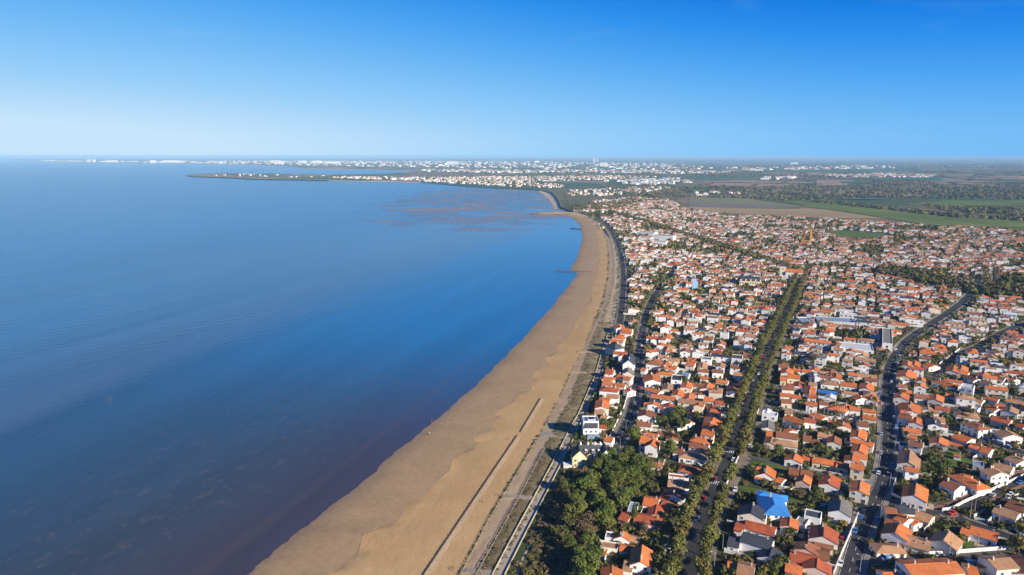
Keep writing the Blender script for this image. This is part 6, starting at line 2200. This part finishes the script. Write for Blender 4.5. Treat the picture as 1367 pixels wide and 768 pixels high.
mb = MB()
mb.tube([(0, -.1, 0), (0, .1, 0)], [.32, .32], 10, 0)
mb.tube([(0, -.115, 0), (0, .115, 0)], [.18, .18], 8, 1)
WHEEL = mb.mesh('wheel', [M_TYRE, M_STEEL])
mb = MB(); mb.box((0, 0, 0), (.06, .32, .14)); HEAD = mb.mesh('headlight', M_FRAME)
PAINTS = {}
for k, c in {'white': (.75, .75, .74), 'blue': (.05, .17, .45), 'black': (.02, .02, .022), 'red': (.5, .02, .025), 'silver': (.42, .43, .44), 'lightblue': (.25, .42, .62)}.items():
    m, t, p = new_mat('car_paint_' + k)
    p.inputs['Base Color'].default_value = (*c, 1)
    p.inputs['Roughness'].default_value = .3
    p.inputs['Coat Weight'].default_value = .5
    PAINTS[k] = (car_meshes(m), car_meshes(m, 5.2, 1.95, True))
CARS = [(1122.5, 754, 'white', 'main_road', 0, 'white car parked in the bay at the bottom left of main road'), (1149, 691, 'blue', 'main_road', 0, 'blue car parked in the bay by the white wall on main road'),
        (1153, 684, 'black', 'main_road', 0, 'black car parked just ahead of the blue one on main road'), (1142, 710, 'blue', 'main_road', 0, 'dark blue car parked below the black and blue ones on main road'),
        (1172, 694, 'blue', 'main_road', 0, 'blue car in the shade on the right kerb of main road'), (1186, 748, 'lightblue', 'low_lane', 1, 'light blue van parked in front of the small tan hipped house'),
        (1253, 742.5, 'white', 'low_lane', 0, 'white car parked on low lane against the white wall'), (1298, 753, 'white', 'low_lane', 1, 'white van parked between the terrace and its orange neighbour'),
        (1176.5, 605, 'silver', 'main_road', 0, 'silver car parked left of the main road near the orange gables'), (1173, 632, 'white', 'main_road', 0, 'white car at the end of north lane on main road'),
        (1191, 622, 'blue', 'main_road', 0, 'blue car on the shaded right kerb below the tan house'), (1193, 629, 'black', 'main_road', 0, 'black car right behind the blue one in shade'),
        (1177, 580, 'silver', 'main_road', 0, 'silver car turning out of a drive on main road'), (1349, 661, 'white', 'side_road', 0, 'white car on the walled street at the right'), (1344, 668, 'blue', 'side_road', 0, 'blue car beside the white one on walled street'),
        (1307, 582, 'white', 'upper_right_road', 0, 'white car, first of the parked row at the upper right road'), (1316, 586, 'blue', 'upper_right_road', 0, 'blue car, second of the parked row at the upper right road'),
        (1325, 589.6, 'silver', 'upper_right_road', 0, 'silver car, third of the parked row at the upper right road'), (1334, 592, 'white', 'upper_right_road', 1, 'white van, fourth of the parked row at the upper right road'), (1345, 596.5, 'lightblue', 'upper_right_road', 0, 'light blue car, last of the parked row at the upper right road'),
        (1178, 492, 'white', 'main_road', 0, 'white car waiting below the main road crossing'), (1174, 527, 'blue', 'main_road', 0, 'blue car on the left kerb of the upper main road'), (1174.5, 539, 'red', 'main_road', 0, 'red car on the left kerb of the upper main road'),
        (1197, 571, 'lightblue', 'main_road', 0, 'light blue car on the right kerb above the off-white orange house'), (940, 666, 'red', 'avenue', 0, 'red car parked under the left avenue trees'), (982, 655, 'white', 'avenue', 0, 'white car parked right of the avenue trees'),
        (1002, 597, 'white', 'avenue', 1, 'white van parked on the right pavement of the avenue'), (1042, 657, 'white', 'north_lane', 0, 'white car parked on the lawn above the blue-roofed villa'), (1124, 722, 'red', 'main_road', 0, 'bright red car in the white-walled yard beside main road'),
        (1196, 467, 'white', 'main_road', 0, 'white car parked beside the grey-roofed hall'), (1013, 500, 'white', 'avenue', 0, 'white car under the trees of the upper avenue'), (1015, 517, 'silver', 'avenue', 0, 'silver car driving down the upper avenue'), (1151, 676, 'black', 'main_road', 0, 'black car parked beside the round kerb on main road'),
        (848, 540, 'silver', 'back_street', 0, 'silver car parked on the back street'), (857, 462, 'white', 'back_street', 0, 'white car far up the back street'), (928, 716, 'black', 'avenue', 0, 'black car driving on the shaded lower avenue')]
for rd, s0, s1, st, nm in (('back_street', 20, 330, 24, 'back street'), ('diagonal_road', 12, 150, 22, 'diagonal road'), ('main_road', 230, 430, 26, 'upper main road'), ('side_road', 30, 150, 28, 'walled side road'), ('avenue', 60, 420, 33, 'avenue')):
    cnt = {}
    s = s0
    while s < s1:
        q, dd = along(ROADS[rd], s)
        sd = R.choice((-1, 1))
        q = q + Vector((dd.y, -dd.x, 0)) * sd * (RW[rd] - .95)
        cl = R.choice(list(PAINTS))
        cnt[(cl, sd)] = cnt.get((cl, sd), 0) + 1
        u_, v_ = to_px(q)
        if not any((u_ - c[0]) ** 2 + (v_ - c[1]) ** 2 < 60 for c in CARS):
            CARS.append((u_, v_, cl, rd, 0, f"{cl.replace('lightb', 'light b')} car, {ordinal(cnt[(cl, sd)])} of its colour up the {'right' if sd > 0 else 'left'} kerb of {nm}"))
        s += st * R.uniform(.7, 1.4)
for u, v2, cl, rd, van, lb in CARS:
    q = P(u, v2, GZ)
    pts = ROADS[rd]
    _, dd = along(pts, nearest_s(pts, q))
    rz = math.atan2(dd.y, dd.x) + (math.pi if R.random() < .5 else 0)
    root = tag(empty('van' if van else 'car', (q.x, q.y, GZ + .13), rz), lb, 'van' if van else 'car', 'cars in the streets')
    bd, gl, tp_ = PAINTS[cl][van]
    link('body', bd, root); link('windows', gl, root); link('roof', tp_, root)
    Lc, Wc = (5.2, 1.95) if van else (4.2, 1.75)
    for sx in (-1, 1):
        for sy in (-1, 1):
            link('wheel', WHEEL, root, (sx * Lc * .31, sy * (Wc / 2 - .08), .32))
        link('headlight', HEAD, root, (Lc / 2 + .01, sx * Wc * .34, .66))

# ------------------------------------------------------------------ street lamps and poles
mb = MB(); mb.tube([(0, 0, 0), (0, 0, .5), (0, 0, 7.2)], [.14, .10, .06], 7); LPOLE = mb.mesh('pole', M_STEEL)
mb = MB(); mb.tube([(0, 0, 7.15), (.5, 0, 7.5), (1.3, 0, 7.6)], [.05, .045, .04], 5); LARM = mb.mesh('arm', M_STEEL)
mb = MB(); mb.box((1.5, 0, 7.58), (.75, .28, .14), 0, 0, .7); LHEAD = mb.mesh('lamp_head', M_FRAME)
mb = MB(); mb.tube([(0, 0, 0), (0, 0, 8.2)], [.17, .11], 7); UPOLE = mb.mesh('pole', M_CONC)
mb = MB(); mb.box((0, 0, 7.8), (1.4, .1, .12)); mb.box((0, 0, 7.3), (.9, .1, .1)); UARM = mb.mesh('crossarm', M_WOOD)
LAMPS = [(1148.5, 764, 'main_road', 'on the right kerb of main road at the bottom'), (1175.5, 696, 'main_road', 'beside the main road near the slate corner house'), (1188, 650, 'main_road', 'at the side road corner on main road'), (1195, 600, 'main_road', 'on the right kerb of main road by the tan house'), (1195, 540, 'main_road', 'on the right kerb of the upper main road'),
         (965, 735, 'avenue', 'right of the avenue beside the black-roofed house'), (954, 760, 'avenue', 'right of the avenue at the very bottom'), (912, 652, 'avenue', 'left of the avenue beside the tan-roofed house'), (888, 754, 'avenue', 'left of the avenue at the bottom'), (944, 627, 'avenue', 'where the wood lane meets the avenue'), (902, 722, 'avenue', 'left of the avenue at the white wall end'),
         (828, 601, 'back_street', 'at the bottom end of the back street'), (836, 577, 'back_street', 'on the right side of the back street'), (1000, 586, 'avenue', 'right of the avenue near the van')]
for u, v2, rd, lb in LAMPS:
    q = P(u, v2, GZ + .1)
    pts = ROADS[rd]
    c, dd = along(pts, nearest_s(pts, q))
    d = c - q
    root = tag(empty('street_lamp', q, math.atan2(d.y, d.x)), 'grey street lamp ' + lb, 'street lamp', 'street lamps')
    link('pole', LPOLE, root); link('arm', LARM, root); link('lamp_head', LHEAD, root)
for u, v2, lb in [(1295.5, 690, 'left of the pair in the fork'), (1301, 686, 'right of the pair in the fork'), (1333, 701, 'on the fork road before the tan bungalow'), (1304, 735, 'on the lawn of the long blue-shuttered house'), (1267, 747, 'on the low lane before the grey-walled house'), (1355, 706, 'beside the walled bungalow hedge'), (1100, 556, 'on the upper lane'), (1285, 652, 'beside the walled street gardens'), (1276, 519, 'on the far right road')]:
    q = P(u, v2, GZ)
    root = tag(empty('utility_pole', q, R.uniform(0, 3)), 'pale concrete utility pole ' + lb, 'utility pole', 'utility poles')
    link('pole', UPOLE, root); link('crossarm', UARM, root)

# ------------------------------------------------------------------ people on the beach
def person_mesh(seed, walk, col):
    rr = random.Random(seed)
    me = bpy.data.meshes.new('body')
    st = walk
    js = [(0, 0, .93), (0, 0, 1.15), (0, .0, 1.42), (0, .01, 1.53), (0, .03, 1.66),
          (.10, 0, .90), (.11, .12 * st, .50), (.11, .10 * st - .12 * st * .3, .08), (.11, .22 * st, .04),
          (-.10, 0, .90), (-.11, -.10 * st, .50), (-.11, -.26 * st, .10), (-.11, -.15 * st, .04),
          (.19, 0, 1.40), (.23, -.10 * st, 1.13), (.22, .02, .88), (-.19, 0, 1.40), (-.23, .10 * st, 1.13), (-.22, .18 * st, .90)]
    ed = [(0, 1), (1, 2), (2, 3), (3, 4), (0, 5), (5, 6), (6, 7), (7, 8), (0, 9), (9, 10), (10, 11), (11, 12), (2, 13), (13, 14), (14, 15), (2, 16), (16, 17), (17, 18)]
    ra = [.15, .14, .15, .055, .11, .09, .065, .045, .04, .09, .065, .045, .04, .06, .045, .035, .06, .045, .035]
    me.from_pydata(js, ed, [])
    o = bpy.data.objects.new('tmp', me)
    COL.objects.link(o)
    md = o.modifiers.new('s', 'SKIN')
    for i, v_ in enumerate(me.skin_vertices[0].data):
        v_.radius = (ra[i], ra[i] * .8)
        v_.use_root = i == 0
    o.modifiers.new('u', 'SUBSURF').levels = 1
    dg_ = bpy.context.evaluated_depsgraph_get()
    out = bpy.data.meshes.new_from_object(o.evaluated_get(dg_))
    bpy.data.objects.remove(o)
    out.materials.clear()
    for c in ((.035, .04, .07), col, (.50, .30, .21)):
        out.materials.append(simple('cloth', c, .9, .1, 3))
    for pl in out.polygons:
        z = pl.center.z
        pl.material_index = 0 if z < .92 else (1 if z < 1.5 and not (z < .93) else 2)
    out.name = 'body'
    return out


mb = MB()
for k in range(5):
    a = k * 1.26
    mb.tube([(0, -.01, 1.77), (.09 * math.cos(a), .09 * math.sin(a) - .02, 1.74), (.105 * math.cos(a), .1 * math.sin(a) - .03, 1.64)], [.05, .05, .03], 5)
HAIR = mb.mesh('hair', simple('dark_hair', (.03, .02, .015), .8, .2, 5))
COLS = {'red': (.45, .04, .04), 'white': (.7, .7, .7), 'dark blue': (.03, .05, .16), 'black': (.02, .02, .02)}
BODY = {k: person_mesh(i, .9 + .2 * i, c) for i, (k, c) in enumerate(COLS.items())}
PPL = [(571, 581, .5, 'dark blue', 'walking on wet sand beside the red post, seaward one'), (574, 580.4, .5, 'white', 'walking on wet sand beside the red post, landward one'), (677, 589, 1.4, 'black', 'walking left of the breakwater gap, lower one'), (680, 588, 1.4, 'red', 'walking left of the breakwater gap, upper one'),
       (709, 469.5, .8, 'dark blue', 'far along the wet sand'), (665.5, 663, 2.0, 'black', 'standing at the end of the upper boardwalk'), (604, 763, 2.0, 'red', 'at the beach end of the bottom boardwalk, lower one'), (606, 761, 2.0, 'dark blue', 'at the beach end of the bottom boardwalk, upper one'),
       (701, 704, GZ + .08, 'white', 'walking up the promenade'), (679.5, 745, GZ + .08, 'white', 'near the bottom of the promenade'), (770, 470.5, 2.2, 'black', 'at the foot of the upper beach ramp'), (644, 672, 1.9, 'black', 'walking on the pale upper sand')]
for u, v2, z, cl, lb in PPL:
    q = P(u, v2, z)
    root = tag(empty('person', q, R.uniform(0, 6.28)), f'person in a {cl} top {lb}', 'person', 'people on the beach and promenade')
    link('body', BODY[cl], root); link('hair', HAIR, root)

# ------------------------------------------------------------------ pool, tarpaulin, red bay
root = tag(empty('swimming_pool', P(1034, 647, GZ), math.radians(-28)), 'small turquoise swimming pool below the stepped orange villa', 'pool')
m, t, p = new_mat('pool_water'); p.inputs['Base Color'].default_value = (.06, .45, .5, 1); p.inputs['Roughness'].default_value = .08
mb = MB(); mb.box((0, 0, .12), (8, 3.4, .1)); mb.build('water', m, root)
mb = MB()
for a, b, c, d in ((0, 1.95, 8.8, .5), (0, -1.95, 8.8, .5), (4.2, 0, .4, 3.4), (-4.2, 0, .4, 3.4)):
    mb.box((a, b, .1), (c, d, .24))
mb.build('coping', M_PALE, root)
root = tag(empty('canopy', P(1105, 527.5, GZ), math.radians(-25)), 'bright blue tarpaulin canopy stretched over a yard', 'canopy')
mb = MB(); mb.add([(-6, -3, 2.2), (6, -3, 2.2), (6, 3, 2.6), (-6, 3, 2.6), (0, 0, 3.0)], [(0, 1, 4), (1, 2, 4), (2, 3, 4), (3, 0, 4)]); mb.build('cover', M_SHUT['blue'], root)
for x, y in ((-5.9, -2.9), (5.9, -2.9), (5.9, 2.9), (-5.9, 2.9)):
    mb = MB(); mb.tube([(x, y, 0), (x, y, 2.3)], [.06, .06], 5); mb.build('post', M_STEEL, root)
q = P(1025, 731, GZ)
root = tag(empty('red_shed', q, math.radians(-22)), 'bright red flat-topped shed in front of the black slate roofs', 'shed')
mb = MB(); mb.box((0, 0, 1.35), (3.6, 2.2, 2.7)); mb.build('wall', M_SHUT['red'], root)
mb = MB(); mb.box((0, 0, 2.76), (3.9, 2.5, .12)); mb.build('roof', ROOF['slate'], root)
link('window', WIN, root, (0, -1.11, 1.6))

# ------------------------------------------------------------------ villages and city on the plain
def far_boxes(spec, label, name, individuals=0):
    mb = MB()
    for pts, n, lo, hi, cols, hmin, hmax in spec:
        xy = [(q.x, q.y) for q in (P(u, v2) for u, v2 in pts)]
        x0, x1, y0, y1 = min(q[0] for q in xy), max(q[0] for q in xy), min(q[1] for q in xy), max(q[1] for q in xy)
        k = tries = 0
        while k < n and tries < n * 40:
            tries += 1
            x, y = R.uniform(x0, x1), R.uniform(y0, y1)
            if not inside(xy, x, y):
                continue
            k += 1
            L, W, h = R.uniform(lo, hi), R.uniform(lo, hi) * .75, R.uniform(hmin, hmax)
            rz = math.radians(R.choice((66, -24, 40)) + R.uniform(-8, 8))
            vs_ = [vol((x - math.cos(rz) * L / 2, y - math.sin(rz) * L / 2), (x + math.cos(rz) * L / 2, y + math.sin(rz) * L / 2), W, h, 'g' if h < 9 else 'f', R.choice(cols), .35)]
            cs, sn = math.cos(rz), math.sin(rz)
            xf = lambda q: (x + q[0] * cs - q[1] * sn, y + q[0] * sn + q[1] * cs, GZ + q[2])
            wi = R.choice((0, 0, 0, 1, 2))
            wall_geom(mb, L, W, h, vs_[0]['rt'], .35, wi, xf)
            roof_geom(mb, L, W, h, vs_[0]['rt'], .35, len(WKEYS) + RKEYS.index(vs_[0]['rc']), xf, cap=False)
    return tag(mb.build(name, MM), label, 'houses', kind='stuff')


T_ = ['orange', 'tan', 'tan', 'brown', 'red']
W_ = ['white', 'white', 'tan', 'grey']
far_boxes([
    ([(560, 243), (640, 247), (720, 251.5), (760, 250), (740, 246), (690, 244), (800, 240), (880, 236), (800, 235), (640, 236.5), (560, 238)], 900, 9, 16, T_ + ['white'], 4, 8),
    ([(755, 255), (800, 253), (880, 249), (900, 252), (860, 257), (800, 262), (762, 262)], 200, 9, 15, T_ + ['white', 'white'], 4, 7),
    ([(800, 242), (900, 238), (930, 244), (860, 248)], 90, 20, 50, W_ + ['bluegrey'], 5, 8),
    ([(790, 270), (850, 264), (880, 270), (860, 276), (800, 279)], 100, 10, 16, T_ + ['white'], 4, 7),
    ([(440, 238.6), (560, 241), (560, 238), (450, 236.6)], 80, 12, 24, W_ + T_, 5, 9),
    ([(262, 235.8), (440, 238.4), (440, 235), (300, 233)], 18, 12, 24, W_ + T_, 5, 8),
    ([(1090, 233.5), (1180, 231.5), (1250, 234), (1240, 236.5), (1120, 236)], 170, 16, 34, W_ + T_, 6, 9),
    ([(1010, 238), (1060, 236.5), (1060, 239), (1012, 240)], 12, 30, 60, W_, 7, 11),
    ([(918, 258), (1000, 256), (1010, 260), (930, 262)], 10, 14, 26, W_, 5, 7),
], 'villages of small pale and orange-roofed houses scattered over the plain', 'village_house')
far_boxes([
    ([(240, 218), (400, 221), (480, 222.5), (600, 224), (760, 227), (900, 229), (960, 226), (900, 218.5), (700, 216), (480, 215.4), (240, 215.6)], 1250, 24, 60, W_ + ['tan'], 6, 13),
    ([(60, 216.2), (240, 218), (240, 216.6), (70, 215.6)], 60, 40, 110, W_, 8, 14),
    ([(560, 227), (820, 228), (980, 229), (980, 232), (700, 231), (570, 230)], 420, 18, 50, W_ + T_, 6, 11),
    ([(960, 224), (1180, 221), (1200, 224), (1000, 228)], 110, 30, 90, W_, 6, 12),
], 'white buildings of the far city spread along the horizon', 'city_building')
# the blocks and towers of the city that stand out one by one
FB = [(64, 215.9, 260, 24, 'broad white block at the far left tip of the city shore'), (119, 217.2, 60, 62, 'left one of two slim white harbour towers'), (126, 217.2, 60, 58, 'right one of two slim white harbour towers'), (150, 217.4, 190, 44, 'white stepped block right of the twin towers'),
      (205, 218.2, 120, 52, 'white tower with low wings on the far shore'), (228, 217.6, 320, 46, 'long white row of tall blocks on the far shore'), (241, 217.8, 150, 40, 'white block ending the long row on the far shore'), (287, 218.6, 280, 30, 'wide low white block near the middle of the city shore'),
      (368, 219, 180, 62, 'tallest cluster block of the white city'), (377, 219.4, 90, 50, 'narrow white block beside the tallest cluster'), (404, 218.6, 150, 54, 'white block between the two tallest clusters'), (424, 218.8, 180, 56, 'white apartment block right of the centre of the city'), (445, 219, 260, 36, 'wide white block in the right half of the city'),
      (604, 219.2, 240, 44, 'large white block inland from the bay'), (716, 217.2, 120, 40, 'small white block far inland'), (793, 216.4, 36, 92, 'thin left mast tower on the horizon'), (797, 216.4, 36, 80, 'thin right mast tower on the horizon'), (806, 222.8, 110, 58, 'white square water tower block on the plain'), (1060, 219.4, 130, 36, 'single white block on the right plain')]
for u, v2, wd, h, lb in FB:
    q = P(u, v2)
    root = tag(empty('tower' if h > 50 else 'apartment_block', q, math.radians(R.uniform(-20, 20))), lb, 'tower' if h > 50 else 'apartment block', 'blocks of the far city')
    mb = MB(); wall_geom(mb, wd, min(wd * .6, 70), h, 'f', 0); mb.build('wall', WALL['white'], root)
    mb = MB(); roof_geom(mb, wd, min(wd * .6, 70), h, 'f', 0); mb.box((wd * .1, 0, h + 2), (wd * .3, 16, 4)); mb.build('roof', ROOF['white'], root)
    mb = MB()
    for z in np.arange(6, h - 3, 9):
        mb.box((0, -min(wd * .6, 70) / 2 - .1, float(z)), (wd * .92, .3, 2.6))
    mb.build('window_band', M_GLASS, root)
# a small sail far out
q = P(215, 220.5, 0)
root = tag(empty('sailing_boat', q, 1.0), 'tiny white sailing boat off the far city shore', 'sailing boat')
mb = MB(); mb.add([(-6, -1.8, 1.4), (3, -1.9, 1.4), (7, 0, 1.6), (3, 1.9, 1.4), (-6, 1.8, 1.4), (-5, 0, -.4), (5, 0, -.4)], [(0, 1, 2, 3, 4), (0, 5, 6, 1), (1, 6, 2), (3, 2, 6), (4, 3, 6, 5), (0, 4, 5)]); mb.build('hull', M_FRAME, root)
mb = MB(); mb.add([(0, 0, 2), (-5.5, .3, 2.2), (0, .1, 17), (0, .12, 2), (-5.5, .42, 2.2), (0, .22, 17)], [(0, 1, 2), (5, 4, 3)]); mb.build('sail', M_FRAME, root)
mb = MB(); mb.tube([(0, 0, 1), (0, 0, 18)], [.15, .1], 5); mb.build('mast', M_STEEL, root)

# ------------------------------------------------------------------ haze
mb = MB()
zt = H + 3.0
mb.box((0, 27000, (zt - 2.0) / 2 - 0.0), (126000, 70000, zt + 2.0))
m = bpy.data.materials.new('haze')
m.use_nodes = True
t = m.node_tree
t.nodes.clear()
o_ = t.nodes.new('ShaderNodeOutputMaterial')
pv = t.nodes.new('ShaderNodeVolumePrincipled')
pv.inputs['Color'].default_value = (0.42, 0.72, 1.0, 1)
pv.inputs['Density'].default_value = 5.0e-5
pv.inputs['Anisotropy'].default_value = -0.15
t.links.new(pv.outputs[0], o_.inputs['Volume'])
tag(mb.build('haze', m), kind='stuff')
